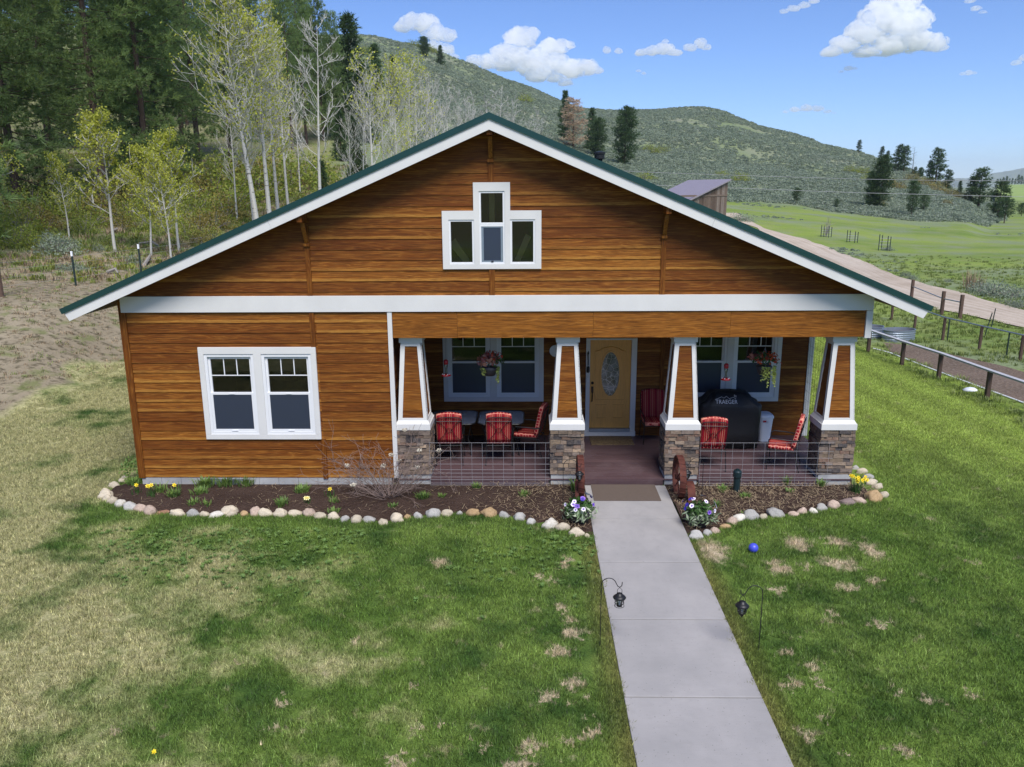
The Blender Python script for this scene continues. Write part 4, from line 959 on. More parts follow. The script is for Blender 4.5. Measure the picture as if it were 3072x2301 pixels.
chair=patio_chair(); chair.location=(-3.47,.95+.16,DZ); chair.rotation_euler=(0,0,rad(2)); chair['label']='red striped patio chair with its back to the lawn, nearest the shrub'
kids(chair)
for (x,y,rz,lb) in [(-2.46,1.11,1,'red striped patio chair seen from behind, at the middle of the dark tables'),
    (-1.86,1.55,76,'red patio chair seen from the side, between the dark table and the second pier'),
    (.93,2.40,182,'red striped patio chair facing out beside the front door'),
    (1.80,.78,-4,'red striped patio chair with its back to the lawn, in front of the covered grill'),
    (3.22,.72,68,'red patterned patio chair turned sideways beside the right-hand pier')]:
    dup(chair,(x,y,DZ),rad(rz),lb)
def table(x,y,wx,wy,lb):
    t=thing('patio_table',lb,'table',(x,y,DZ),0,'dark patio tables on the porch')
    m=MB(); n=8; rr=.16; pts=[]
    for cx_,cy2,a0 in ((wx/2-rr,wy/2-rr,0),(-wx/2+rr,wy/2-rr,90),(-wx/2+rr,-wy/2+rr,180),(wx/2-rr,-wy/2+rr,270)):
        for k in range(n+1): a=rad(a0+90*k/n); pts.append((cx_+rr*math.cos(a),cy2+rr*math.sin(a)))
    N_=len(pts); m.add([(a,b,.700) for a,b in pts]+[(a,b,.715) for a,b in pts],[tuple(range(N_-1,-1,-1)),tuple(range(N_,2*N_))]+[(i,(i+1)%N_,(i+1)%N_+N_,i+N_) for i in range(N_)]); m.build('table_top',M['tableglass'],t)
    MB().tube([(a*.985,b*.985,.708) for a,b in pts+[pts[0]]],.016,6).build('rim',M['black'],t)
    for sx in (-1,1):
        for sy in (-1,1): MB().tube([(sx*(wx/2-.1),sy*(wy/2-.1),0),(sx*(wx/2-.17),sy*(wy/2-.17),.35),(sx*(wx/2-.1),sy*(wy/2-.1),.695)],.014,6).build('leg',M['black'],t)
    return t
table(-3.46,1.83,1.0,1.05,'dark glass-topped patio table, left one of the pair'); table(-2.44,1.83,.98,1.05,'dark glass-topped patio table, right one of the pair')
# grill under a black cover
def grill():
    t=thing('covered_grill','pellet grill under a black fitted cover with pale lettering','grill',(2.42,2.15,DZ),rad(-2))
    # cross section along x (width), soft profile: lists (x halfwidth ranges)
    m=MB(); rg=random.Random(4)
    prof=[(0,-.58,.66,.30),(.35,-.60,.68,.31),(.80,-.62,.70,.33),(.93,-.62,.70,.34),(.97,-.60,.66,.33),(1.02,-.50,.56,.30),(1.10,-.44,.50,.26),(1.18,-.38,.42,.20),(1.21,-.30,.12,.13)]
    n=36; vs=[]
    for (z,xa,xb,hy) in prof:
        for k in range(n):
            a=2*math.pi*k/n; c,s=math.cos(a),math.sin(a); e=.32
            cx_=(xa+xb)/2; hw=(xb-xa)/2; x=cx_+hw*math.copysign(abs(c)**e,c); y=hy*math.copysign(abs(s)**e,s)
            w_=.012*math.sin(k*2.1+z*5)+.010*math.sin(k*3.7-z*9)
            if z<.5: w_*=1.6
            vs.append((x+w_*c,y+w_*s,z+(.02*math.sin(k*1.3) if z>.9 else 0)))
    fs=[]
    for j in range(len(prof)-1):
        for k in range(n): fs.append((j*n+k,j*n+(k+1)%n,(j+1)*n+(k+1)%n,(j+1)*n+k))
    fs.append(tuple((len(prof)-1)*n+k for k in range(n))); fs.append(tuple(range(n-1,-1,-1)))
    m.add(vs,fs); m.build('cover',M['grillcover'],t,True)
    # lettering on the sloping front
    cu=bpy.data.curves.new('lettering','FONT'); cu.body='TRAEGER'; cu.size=.125; cu.extrude=.002; cu.align_x='CENTER'; cu.space_character=1.02
    tmp=bpy.data.objects.new('tmp',cu); COL.objects.link(tmp); bpy.context.view_layer.update()
    dg=bpy.context.evaluated_depsgraph_get(); me=bpy.data.meshes.new_from_object(tmp.evaluated_get(dg)); bpy.data.objects.remove(tmp)
    me.materials.clear(); me.materials.append(M['print']); o=bpy.data.objects.new('lettering',me); COL.objects.link(o); o.parent=t
    o.location=(-.06,-.315,1.01); o.rotation_euler=(rad(62),0,0)
    o.scale=(.86,1,1)
    # mountain-line emblem above the word
    m=MB(); pts=[(-.24,.0),(-.17,.025),(-.10,.06),(-.05,.03),(.0,.075),(.06,.02),(.14,.05),(.20,.02)]
    m.tube([(a,b,0) for a,b in pts],.004,4); m.tube([(.17,.06,0),(.17,.11,0)],.006,4); m.tube([(.20,.05,0),(.20,.10,0)],.006,4)
    o=m.build('emblem',M['print'],t,loc=(-.06,-.275,1.09),rot=(rad(62),0,0))
grill()
# trash can
def bin_():
    t=thing('trash_can','white plastic swing-lid trash can beside the covered grill','trash can',(3.36,2.50,DZ),rad(4))
    def rr(m,w0,d0,w1,d1,z0,z1):
        n=24;vs=[]
        for (w_,d_,z) in ((w0,d0,z0),(w1,d1,z1)):
            for k in range(n):
                a=2*math.pi*k/n;c,s=math.cos(a),math.sin(a); vs.append((w_*math.copysign(abs(c)**.5,c),d_*math.copysign(abs(s)**.5,s),z))
        m.add(vs,[(k,(k+1)%n,(k+1)%n+n,k+n) for k in range(n)]+[tuple(range(n-1,-1,-1)),tuple(range(n,2*n))])
    m=MB(); rr(m,.125,.15,.165,.20,0,.54); m.build('bin_body',M['cement_white'],t)
    m=MB(); rr(m,.178,.212,.178,.212,.54,.575); rr(m,.176,.21,.155,.185,.575,.61); l=m.build('lid',M['cement_white'],t)
    m=MB(); rr(m,.11,.13,.105,.125,.610,.618); m.build('flap',M['cement_white'],l)
    m=MB().box(-.09,-.02,-.208,-.196,.46,.50,0).box(-.01,.03,-.208,-.196,.44,.50,1); m.xf(Matrix.Translation((0,.004,0))); m.build('sticker',[M['redprint'],M['print']],t)
bin_()
# mats
m=MB().box(-.485,.46,2.10,2.73,DZ,DZ+.012); o=m.build('doormat',M['doormat']); tag(o,'tan scroll-patterned doormat in front of the oak door','doormat')
m=MB().box(-.655,.575,-.87,-.06,.032,.045); o=m.build('entrance_mat',M['mat_brown'],bevel=.004); tag(o,'plain brown mat on the concrete walk at the foot of the porch','doormat')
# wall disc + chime
m=MB().lathe([(.13,0),(.13,.02),(.05,.045)],24); m.xf(Matrix.Translation((-1.26,2.79,2.10))@Matrix.Rotation(rad(90),4,'X')); o=m.build('wall_disc',M['vinyl'],smooth=False); tag(o,'pale round disc on the porch wall behind the second column','wall disc')
def chime():
    t=thing('door_ornament','dark hanging iron ornament on the left door frame','ornament',(-.53,2.755,1.55))
    m=MB().tube([(0,0,.55),(.01,0,.50),(-.01,0,.45),(0,0,.40)],.008,5); m.tube([(-.012,0,.52),(.0,0,.33)],.012,5); m.build('hanger',M['black'],t)
    MB().lathe([(.006,0),(.012,.02),(.012,.1),(.004,.13)],8,(0,0,.22)).build('charm',M['black'],t)
    MB().lathe([(.02,0),(.035,.03),(.035,.12),(.015,.15)],10,(0,0,.06)).build('bell',M['black'],t)
    MB().box(-.015,.015,-.01,.01,-.16,-.05).build('keypad',M['print'],t)
chime()
m=MB(); o=None
# wall lantern left of the door, mostly behind the column
t=thing('wall_lantern','small black lantern fixed to the wall between the second column and the door','lantern',(-.72,2.74,1.25))
MB().box(-.04,.04,0,.06,-.1,.1).build('bracket',M['black'],t); MB().lathe([(.03,-.14),(.055,-.10),(.06,.06),(.03,.12),(.005,.17)],8,(0,-.06,0)).build('lamp_body',M['black'],t)
# hanging baskets
def leafball(m,n,c,R_,rg,sz,droop=0,flat=1.0,mi=0,zmin=-1,el=2.0):
    for _ in range(n):
        d=Vector((rg.gauss(0,1),rg.gauss(0,1),rg.gauss(0,1))).normalized()
        if d.z<zmin: d.z=abs(d.z)
        p=Vector(c)+Vector((d.x*R_,d.y*R_,d.z*R_*flat))*rg.uniform(.55,1.05); p.z-=droop*rg.random()
        a=(d+Vector((rg.gauss(0,.6),rg.gauss(0,.6),rg.gauss(0,.6)))).normalized(); b=a.orthogonal().normalized(); b=Matrix.Rotation(rg.uniform(0,6.28),3,a)@b; c2=a.cross(b); L=sz*rg.uniform(.6,1.3); w_=L/el
        m.add([p-b*L*.5,p+c2*w_*.5-a*.002,p+b*L*.5,p-c2*w_*.5],[(0,1,2,3)],mi)
def vine(m,n,c,R_,rg,L,sz,mi,spread=(0,6.28)):
    for _ in range(n):
        a=rg.uniform(*spread); p=Vector(c)+Vector((math.cos(a)*R_,math.sin(a)*R_,0)); l=L*rg.uniform(.4,1)
        k=int(l/(sz*.7))+2
        for i in range(k):
            q=p+Vector((rg.gauss(0,.012),rg.gauss(0,.012),-l*i/k)); u=Vector((rg.gauss(0,1),rg.gauss(0,1),rg.gauss(0,.4))).normalized()*sz*.5; w_=Vector((rg.gauss(0,1),rg.gauss(0,1),rg.gauss(0,1))).normalized()*sz*.35
            m.add([q-u,q-w_,q+u,q+w_],[(0,1,2,3)],mi)
def basket(loc,label,kind):
    t=thing('hanging_basket',label,'hanging basket',loc,0,'hanging flower baskets under the porch beam'); rg=random.Random(kind)
    MB().lathe([(.10,-.17),(.145,-.05),(.155,0)],20).build('bowl',M['pot'],t,smooth=True)
    m=MB()
    for k in range(3): a=2.1*k+.4; m.tube([(.15*math.cos(a),.15*math.sin(a),0),(0,0,.36)],.003,4)
    m.tube([(0,0,.36),(.01,0,.40),(0,0,2.93-loc[2])],.004,5); m.build('hanger',M['wire'],t)
    m=MB()
    if kind==1:
        leafball(m,170,(-.03,0,.10),.19,rg,.11,0,.75,0,-.3,1.9); leafball(m,60,(.04,0,.17),.18,rg,.05,0,.7,1,-.2,1.2); leafball(m,90,(.10,0,.08),.16,rg,.06,0,.8,2,-.3)
        vine(m,12,(0,0,-.01),.15,rg,.32,.045,3,(-1.0,.6)); vine(m,6,(0,0,-.01),.15,rg,.2,.045,3,(2.6,4.2))
        o=m.build('foliage',[M['coleus'],M['petal_r'],M['dkleaf'],M['lime']],t); o.scale=(1.15,1.15,1.12)
    else:
        leafball(m,160,(0,0,.10),.24,rg,.075,0,.62,2,-.3); leafball(m,120,(.03,0,.13),.25,rg,.055,.05,.6,1,-.3,1.2); leafball(m,60,(-.10,0,.12),.18,rg,.10,0,.7,0,-.2)
        vine(m,34,(.04,-.02,.0),.14,rg,.40,.045,3,(-2.4,.2)); o=m.build('foliage',[M['coleus'],M['petal_r'],M['dkleaf'],M['lime']],t); o.scale=(1.15,1.15,1.12)
basket((-2.62,.9,2.16),'hanging basket of bronze coleus leaves in front of the left porch window',1)
basket((2.80,.9,2.17),'hanging basket of orange-red begonias with trailing lime vine',2)
def feeder(loc,label):
    t=thing('hummingbird_feeder',label,'bird feeder',loc,0,'red hummingbird feeders under the porch beam')
    MB().lathe([(.035,.22),(.045,.24),(.045,.30),(.015,.325)],14).build('cap',M['feederred'],t,smooth=True)
    MB().lathe([(.032,.02),(.020,.08),(.020,.12),(.038,.20),(.036,.23)],14).build('bottle',M['clear'],t,smooth=True)
    b=MB().lathe([(.03,-.025),(.095,-.01),(.10,.0),(.06,.025)],18).build('feeding_tray',M['feederred'],t,smooth=True)
    for k in range(6): a=k*1.047; MB().lathe([(.014,0),(.010,.012)],8,(.07*math.cos(a),.07*math.sin(a),.018)).build('port',M['cement_white'],b)
    MB().tube([(0,0,.32),(0,0,2.93-loc[2])],.003,4).build('hanger',M['wire'],t)
feeder((-3.50,.9,1.99),'red hummingbird feeder hanging at the left side of the left porch window'); feeder((2.06,.9,1.90),'red hummingbird feeder hanging above the covered grill')
# ---------------------------------------------------------------- shepherd hooks and lanterns
def hook(x,y,dirx,H_,span,label):
    t=thing('shepherd_hook',label,'shepherd hook',(x,y,0),0,'black shepherd hooks beside the walk')
    s=dirx; R_=span*.42
    pts=[(0,0,-.1),(0,0,H_-R_)]
    for k in range(1,9): a=math.pi-math.pi*.80*k/8; pts.append((s*(R_+R_*math.cos(a)),0,H_-R_+R_*math.sin(a)))
    e=pts[-1]; pts+=[(e[0]+s*.035,0,e[2]-.07),(e[0]+s*.06,0,e[2]-.085),(e[0]+s*.085,0,e[2]-.065),(e[0]+s*.09,0,e[2]-.015)]
    MB().tube(pts,.0055,6).build('hook_rod',M['black'],t)
    m=MB().tube([(-.06,0,.0),(.06,0,.0)],.004,5); m.tube([(-.06,0,0),(-.06,0,-.1)],.004,5); m.tube([(.06,0,0),(.06,0,-.1)],.004,5); m.build('step_fork',M['black'],t)
    return (x+pts[-3][0],y,pts[-3][2])
def lantern(p,kind,label,sc=1.0):
    t=thing('lantern',label,'lantern',(p[0],p[1],p[2]-.085*sc),0,'hanging lanterns beside the walk'); t.scale=(sc,)*3
    MB().tube([(-.03,0,.0),(-.028,0,.05),(0,0,.082),(.028,0,.05),(.03,0,0)],.0035,5).build('handle',M['black'],t)
    MB().lathe([(.078,-.06),(.082,-.052),(.068,-.035),(.05,-.02),(.04,-.018),(.036,0),(.01,.01)],22).build('lamp_roof',M['black'],t,smooth=True)
    if kind==0:
        MB().lathe([(.03,-.15),(.036,-.14),(.036,-.07),(.03,-.06)],16).build('glass',M['lampglass'],t,smooth=True)
        m=MB()
        for z,r in ((-.09,.058),(-.125,.058),(-.165,.06)): m.tube([(r*math.cos(a),r*math.sin(a),z) for a in [k*math.pi/9 for k in range(19)]],.0035,5)
        for k in range(4): a=k*math.pi/2+.4; m.tube([(.045*math.cos(a),.045*math.sin(a),-.06),(.056*math.cos(a),.056*math.sin(a),-.09),(.056*math.cos(a),.056*math.sin(a),-.16)],.003,5)
        m.lathe([(.035,-.168),(.035,-.155)],12); m.build('cage',M['black'],t)
        MB().lathe([(.012,-.15),(.014,-.09),(.006,-.07)],10).build('lamp',M['cement_white'],t)
    else:
        MB().lathe([(.022,-.16),(.046,-.12),(.050,-.07),(.045,-.06)],16).build('glass',M['lampglass'],t,smooth=True)
        m=MB()
        for z,r in ((-.085,.056),(-.115,.053),(-.140,.043)): m.tube([(r*math.cos(a),r*math.sin(a),z) for a in [k*math.pi/9 for k in range(19)]],.0035,5)
        for k in range(6): a=k*math.pi/3; m.tube([(.055*math.cos(a),.055*math.sin(a),-.06),(.054*math.cos(a),.054*math.sin(a),-.12),(.02*math.cos(a),.02*math.sin(a),-.175)],.0035,5)
        m.lathe([(.004,-.20),(.022,-.172),(.024,-.16)],12); m.build('cage',M['black'],t)
        MB().lathe([(.015,-.15),(.018,-.09),(.008,-.07)],10).build('lamp',M['cement_white'],t)
p=hook(-.955,-5.61,1,.945,.22,'shepherd hook in the lawn at the left edge of the walk'); lantern(p,0,'black lantern with an open wire cage, hanging over the left edge of the walk')
p=hook(1.0,-5.70,-1,.90,.235,'shepherd hook in the lawn to the right of the walk'); lantern(p,1,'black lantern with a closed rounded cage, hanging right of the walk',1.05)
p=hook(-1.24,-1.21,1,.95,.30,'shepherd hook in the bed in front of the second stone pier'); lantern(p,1,'small black lantern hanging in front of the second stone pier')
p=hook(1.30,-.89,-1,.87,.30,'shepherd hook in the bed in front of the third stone pier'); lantern(p,1,'small black lantern hanging in front of the third stone pier',1.05)
# ---------------------------------------------------------------- rusty steel wheels by the step
def wheel(x,y,label,turn,plate):
    t=thing('iron_wheel',label,'iron wheel',(x,y,0),turn,'rusty iron wheels flanking the porch step')
    R0=.40; w_=.058; zc=R0+.01; n=40; m=MB(); vs=[];fs=[]
    for k in range(n):
        a=2*math.pi*k/n
        for (r,xx) in ((R0,-w_),(R0,w_),(R0-.022,w_),(R0-.022,-w_)): vs.append((xx,r*math.cos(a),zc+r*math.sin(a)))
    for k in range(n):
        i=4*k;j=4*((k+1)%n); fs+=[(i,i+1,j+1,j),(i+1,i+2,j+2,j+1),(i+2,i+3,j+3,j+2),(i+3,i,j,j+3)]
    m.add(vs,fs); rim=m.build('rim',M['rust'],t)
    m=MB()
    for k in range(22):
        a=2*math.pi*(k+.5)/22; d=Vector((0,math.cos(a),math.sin(a))); tt=Vector((0,-math.sin(a),math.cos(a))); c=Vector((0,0,zc))+d*R0
        X=Vector((w_*.98,0,0)); p=[c-X-tt*.012,c+X-tt*.012+tt*.02,c+X+tt*.012+tt*.02,c-X+tt*.012]; q=[v+d*.006 for v in p]; m.hexa(p+q)
    m.build('tread_cleats',M['rust'],rim)
    m=MB(); m.tube([(-.07,0,zc),(.07,0,zc)],.05,12); m.build('hub',M['rust'],t)
    for k in range(6):
        a=k*math.pi/3+.3; MB().tube([(-.03+.06*(k%2),.04*math.cos(a),zc+.04*math.sin(a)),(0,(R0-.01)*math.cos(a),zc+(R0-.01)*math.sin(a))],.011,6).build('spoke',M['rust'],t)
    # curved sheet leaning in front on the outer side
    if plate:
        m=MB(); vs=[];N_=10
        for k in range(N_+1):
            a=rad(-10+95*k/N_); 
            for xx in (0,.14): vs.append((plate*(.10+xx),-.12-.34*math.sin(a)*.9,.34*math.cos(a)+.02)); 
        for k in range(N_+1):
            a=rad(-10+95*k/N_)
            for xx in (0,.14): vs.append((plate*(.10+xx),-.12-.325*math.sin(a)*.9,.325*math.cos(a)+.015))
        f=[]
        K2=2*(N_+1)
        for k in range(N_): i=2*k; f+=[(i,i+1,i+3,i+2),(K2+i,K2+i+2,K2+i+3,K2+i+1),(i,i+2,K2+i+2,K2+i),(i+1,K2+i+1,K2+i+3,i+3)]
        f+=[(0,K2,K2+1,1),(2*N_,2*N_+1,K2+2*N_+1,K2+2*N_)]
        m.add(vs,f); m.build('curved_plate',M['rust'],t)
wheel(.93,-.62,'rusty cleated iron wheel standing right of the porch step',0.0,1); wheel(-.90,-.62,'rusty cleated iron wheel standing left of the porch step',0.0,-0.45)
# pipe
t=thing('standpipe','dark green capped pipe standing in the bed right of the wheel','pipe',(2.05,-.42,0))
MB().lathe([(.062,-.05),(.062,.335)],18).build('pipe_body',M['pipeg'],t); MB().lathe([(.074,.335),(.078,.345),(.078,.44),(.066,.465),(.035,.47),(.035,.49),(.01,.495)],18).build('pipe_cap',M['pipeg'],t)
# ball
o=MB().lathe([(.075*math.sin(math.pi*k/14)+1e-4,.075-.075*math.cos(math.pi*k/14)) for k in range(15)],24).build('ball',M['bluepl'],loc=(1.68,-2.95,.02),smooth=True); tag(o,'small bright blue ball lying on the lawn right of the walk','ball')
# flower pots
def pot(x,y,seed,label):
    t=thing('flower_pot',label,'flower pot',(x,y,0),0,'flower pots beside the walk'); rg=random.Random(seed); t.scale=(1.18,1.18,1.1)
    MB().lathe([(.13,0),(.175,.20),(.19,.22),(.19,.235),(.16,.235)],20,sx=1,sy=1).build('pot_body',M['pot'],t,smooth=True)
    m=MB(); leafball(m,420,(0,0,.28),.21,rg,.07,.05,.65,0,-.5); leafball(m,220,(.0,-.06,.24),.25,rg,.09,.08,.5,1,-.6,3.5); leafball(m,120,(.10,0,.26),.22,rg,.11,.12,.5,2,-.6,6)
    m.build('foliage',[M['dkleaf'],M['varleaf'],M['varleaf']],t)
    for i in range(15):
        a=rg.uniform(0,6.28); e=rg.uniform(.15,1.2); d=Vector((math.cos(a)*math.cos(e),math.sin(a)*math.cos(e)-.25,math.sin(e))).normalized(); c=Vector((0,0,.30))+Vector((d.x*.25,d.y*.25,d.z*.19)); r=rg.uniform(.025,.038)
        kind=rg.choice([0,0,1,2]); fm=MB(); b=d.orthogonal().normalized(); c2=d.cross(b)
        n=10; pts=[c+(b*math.cos(k*6.283/n)+c2*math.sin(k*6.283/n))*r*(1+.12*(k%2))+d*.006 for k in range(n)]
        fm.add([c]+pts,[(0,1+k,1+(k+1)%n) for k in range(n)],0); inn=[c+d*.007+(b*math.cos(k*6.283/n)+c2*math.sin(k*6.283/n))*r*.45 for k in range(n)]
        fm.add(inn,[tuple(range(n))],1)
        fm.build('blossom',[M['petal_w'] if kind==0 else M['petal_b'] if kind==1 else M['petal_p'],M['petal_p'] if kind==0 else M['petal_b']],t)
pot(-.99,-1.78,3,'dark pot of purple and white petunias left of the walk'); pot(1.02,-1.93,8,'dark pot of purple and white petunias right of the walk')
# ---------------------------------------------------------------- border stones
rg=random.Random(21)
names={0:'left',1:'right'}
shp=[]
for sidx in range(6):
    bm=bmesh.new(); bmesh.ops.create_icosphere(bm,subdivisions=3,radius=1); o3=Vector((sidx*7.3,sidx*3.1,0))
    from mathutils import noise as mn
    for v in bm.verts:
        n_=mn.noise(v.co*.9+o3)*.42+mn.noise(v.co*2.1+o3)*.2+mn.noise(v.co*5+o3)*.03; v.co*=1+n_
        v.co.z=max(v.co.z,-.5)
    shp.append(bm)
colsL={12:'reddish',19:'tan',20:'pinkish',11:'pinkish',10:'pinkish',15:'cream',24:'grey',31:'tan',28:'grey',34:'grey',37:'tan',40:'grey',42:'tan',43:'cream'}
def stone(i,x,y,r,asp):
    left=i<NLEFT
    if left: k='tan' if i in (19,32,38) else 'reddish' if i==12 else 'pinkish' if i in (10,11,20,24) else 'grey' if i in (29,34,41,27) else 'tan' if i in (37,) else rg.choice(['cream','cream','white','cream','grey'])
    else:
        j=i-NLEFT; k={3:'tan',5:'white',6:'grey',14:'purple-brown',2:'pinkish',11:'white',10:'pinkish',16:'tan'}.get(j) or rg.choice(['cream','cream','pinkish','grey'])
    me=bpy.data.meshes.new('border_stone'); shp[i%6].to_mesh(me); me.materials.append(M['st_'+k]); me.polygons.foreach_set('use_smooth',[True]*len(me.polygons))
    o=bpy.data.objects.new('border_stone',me); COL.objects.link(o)
    hz=max(.035,min(r*1.15,r*asp*2*.95)); 
    if i==12: hz=.03
    hz*=.80; o.scale=(r*1.0,max(r*.66,hz*.85),hz); o.location=(x,y+r*.45,hz*.25); o.rotation_euler=(rg.uniform(-.15,.15),rg.uniform(-.2,.2),rg.uniform(-.45,.45)+(0 if rg.random()<.5 else 3.14))
    size='large' if r>.17 else 'small' if r<.10 else 'mid-sized'
    if left:
        lab=f'{size} {k} rounded stone, number {i+1} along the left edging counted from the house corner' if i<NLEFT-9 else f'{size} {k} rounded stone, number {NLEFT-i} along the left edging counted back from the walk'
    else: lab=f'{size} {k} rounded stone, number {j+1} along the right edging counted from the walk'
    tag(o,lab,'stone','rounded river stones edging the beds')
for i,(x,y,r,a) in enumerate(SPOS): stone(i,x,y,r,a)
# ---------------------------------------------------------------- bed plants
def blades(m,n,rg,h,sp,w_=.012,mi=0,c=(0,0,0),lean=.5):
    for _ in range(n):
        a=rg.uniform(0,6.28); r0=rg.random()*sp*.4; b=Vector(c)+Vector((math.cos(a)*r0,math.sin(a)*r0,0)); L=h*rg.uniform(.5,1.1); a2=a+rg.gauss(0,.6); ln=lean*rg.uniform(.2,1.3)
        d=Vector((math.cos(a2),math.sin(a2),0)); sd=Vector((-d.y,d.x,0))*w_*.5
        p1=b+Vector((0,0,L*.55))+d*L*ln*.35; p2=b+Vector((0,0,L*(1-.35*ln)))+d*L*ln
        m.add([b-sd,b+sd,p1+sd,p1-sd,p2],[(0,1,2,3),(3,2,4)],mi)
def clump(x,y,n,h,sp,name,label,cat,mat,seed,w_=.014,lean=.6):
    m=MB(); blades(m,n,random.Random(seed),h,sp,w_,lean=lean); o=m.build(name,mat,loc=(x,y,.03)); tag(o,label,cat,'low green plants in the beds'); return o
def px(u,v): p=at_z(u,v,.05); return p.x,p.y
PL=[(480,1475,60,.22,.3,'strappy green plant at the left end of the bed'),(520,1490,80,.20,.3,'green leafy clump behind the daffodils near the left corner'),(615,1455,110,.22,.45,'wide dark green clump against the foundation below the left window, left half'),(680,1450,110,.22,.5,'wide dark green clump against the foundation below the left window, middle'),(735,1452,80,.20,.4,'wide dark green clump against the foundation below the left window, right half'),(600,1480,90,.16,.4,'low feathery plant in mid bed in front of the wide clumps'),(580,1512,30,.16,.25,'sparse strappy plant near the left edging'),(620,1515,28,.15,.25,'small grey-green tuft near the left edging'),(400,1452,60,.2,.3,'green plant at the left edging curve'),(905,1478,90,.22,.3,'green clump with a pale daffodil in mid bed'),(845,1515,60,.18,.3,'green tuft beside the edging below the clump with the pale daffodil'),(1000,1510,26,.17,.2,'thin grassy tuft left of the bare shrub'),(1000,1535,40,.10,.3,'low rosette against the edging left of the shrub'),(1180,1520,50,.1,.2,'bright green sprout at the foot of the bare shrub'),(1270,1495,110,.16,.3,'bushy bright green plant right of the bare shrub'),(1325,1492,40,.12,.16,'small yellow-green plant right of the bushy one'),(1570,1488,60,.14,.25,'low green plant in the bed below the wire railing'),(1430,1462,40,.13,.2,'short grass tuft under the left wire railing'),(1722,1470,50,.28,.15,'tall grassy tuft beside the left iron wheel'),(2170,1470,50,.14,.25,'yellow-green tuft between the third pier and the standpipe'),(2235,1493,80,.13,.22,'bushy green plant at the foot of the standpipe'),(2150,1520,30,.17,.12,'small upright tuft in the straw right of the petunia pot'),(2240,1545,60,.08,.3,'low green growth beside the right edging'),(2360,1450,30,.2,.15,'grass tuft at the deck edge under the right railing'),(2465,1455,50,.16,.2,'dark green tuft at the foot of the right pier'),(2370,1475,30,.1,.2,'faint green tuft in the right bed')]
for i,(u,v,n,h,sp,lb) in enumerate(PL):
    x,y=px(u,v); clump(x,y,int(n*1.3),h,sp,'bed_plant',lb,'plant',M['bedleaf'] if i%5!=7 else M['dkleaf'],i,w_=.016)
# ivy-like bush at the house corner
m=MB(); leafball(m,260,(0,0,.2),.25,random.Random(2),.05,0,1.2,0,-.6,1.3); o=m.build('corner_bush',M['bedleaf'],loc=(-9.72,.25,0)); tag(o,'dark leafy bush hugging the left corner of the house','bush')
# daffodils
def flower(m,c,r,yaw,mi,mc):
    d=Vector((math.cos(yaw)*.7,math.sin(yaw)*.7,.5)).normalized(); b=d.orthogonal().normalized(); c2=d.cross(b); c=Vector(c)
    for k in range(6):
        a=k*math.pi/3; e=b*math.cos(a)+c2*math.sin(a); f=b*math.cos(a+1.57)+c2*math.sin(a+1.57); m.add([c,c+e*r*.55+f*r*.28,c+e*r,c+e*r*.55-f*r*.28],[(0,1,2,3)],mi)
    n=8; vs=[]
    for k in range(n): a=k*6.283/n; e=b*math.cos(a)+c2*math.sin(a); vs+=[c+e*r*.18,c+e*r*.38+d*r*.5]
    m.add(vs,[(2*k,2*((k+1)%n),2*((k+1)%n)+1,2*k+1) for k in range(n)],mc)
def daff(x,y,n,h,seed,label,pale=False,leaves=20):
    rg=random.Random(seed); t=thing('daffodil',label,'daffodil',(x,y,.02),0,'daffodils in the beds')
    m=MB(); blades(m,leaves,rg,h*.95,.25,.014,lean=.3); m.build('leaves',M['dkleaf'],t)
    for k in range(n):
        a=rg.uniform(0,6.28); r0=(.16 if n>4 else .05)*math.sqrt(rg.random()); top=(math.cos(a)*r0*1.2,math.sin(a)*r0*.8-.03,h*rg.uniform(.85,1.15))
        f=MB(); f.tube([(top[0]*.3,top[1]*.3,0),(top[0]*.9,top[1]*.9,top[2]*.8),top],.004,4,m=2); flower(f,top,.045,rg.uniform(3.6,5.6),0,1); f.build('blossom',[M['petal_py'] if pale else M['petal_y'],M['petal_y'],M['dkleaf']],t)
for i,(u,v,n,h,lb,pl) in enumerate([(410,1480,1,.22,'single yellow daffodil at the left end of the bed',False),(455,1490,3,.24,'clump of yellow daffodils near the left corner',False),(528,1480,1,.26,'single yellow daffodil just right of the left corner clump',False),(925,1507,2,.14,'pale yellow daffodil drooping in mid bed',True),(990,1490,1,.22,'orange-yellow daffodil left of the bare shrub',False),(2565,1478,10,.33,'large clump of bright yellow daffodils by the right stone pier',False)]):
    x,y=px(u,v); daff(x,y,n,h,i+3,lb,pl,50 if n>5 else 16)
x,y=px(462,2255); m=MB(); flower(m,(0,0,.05),.03,4.6,0,0); o=m.build('dandelion',M['petal_y'],loc=(x,y,0)); tag(o,'single yellow dandelion in the front left lawn','flower')
# straw on the beds: uncountable
def straw(name,x0,x1,y0,y1,n,seed,label,sel):
    rg=random.Random(seed); m=MB()
    for _ in range(n):
        x=rg.uniform(x0,x1); y=rg.uniform(y0,y1)
        if not sel(x,y,rg): continue
        a=rg.uniform(0,3.14); L=rg.uniform(.03,.14)/2; w_=.0035; z=.06+.05*fbm(x*2.2,y*2.2,3)+.04*rg.random(); dx,dy=math.cos(a),math.sin(a); c=rg.uniform(-.02,.02)
        z=float(z); m.add([(x-dx*L+dy*w_,y-dy*L-dx*w_,z-c),(x+dx*L+dy*w_,y+dy*L-dx*w_,z+c),(x+dx*L-dy*w_,y+dy*L+dx*w_,z+c),(x-dx*L-dy*w_,y-dy*L+dx*w_,z-c)],[(0,1,2,3)])
    o=m.build(name,M['drygrass']); tag(o,label,'straw',kind='stuff')
ey=sorted([(p[0],p[1]) for p in SPOS]); ex=[e[0] for e in ey]; eyy=[e[1] for e in ey]
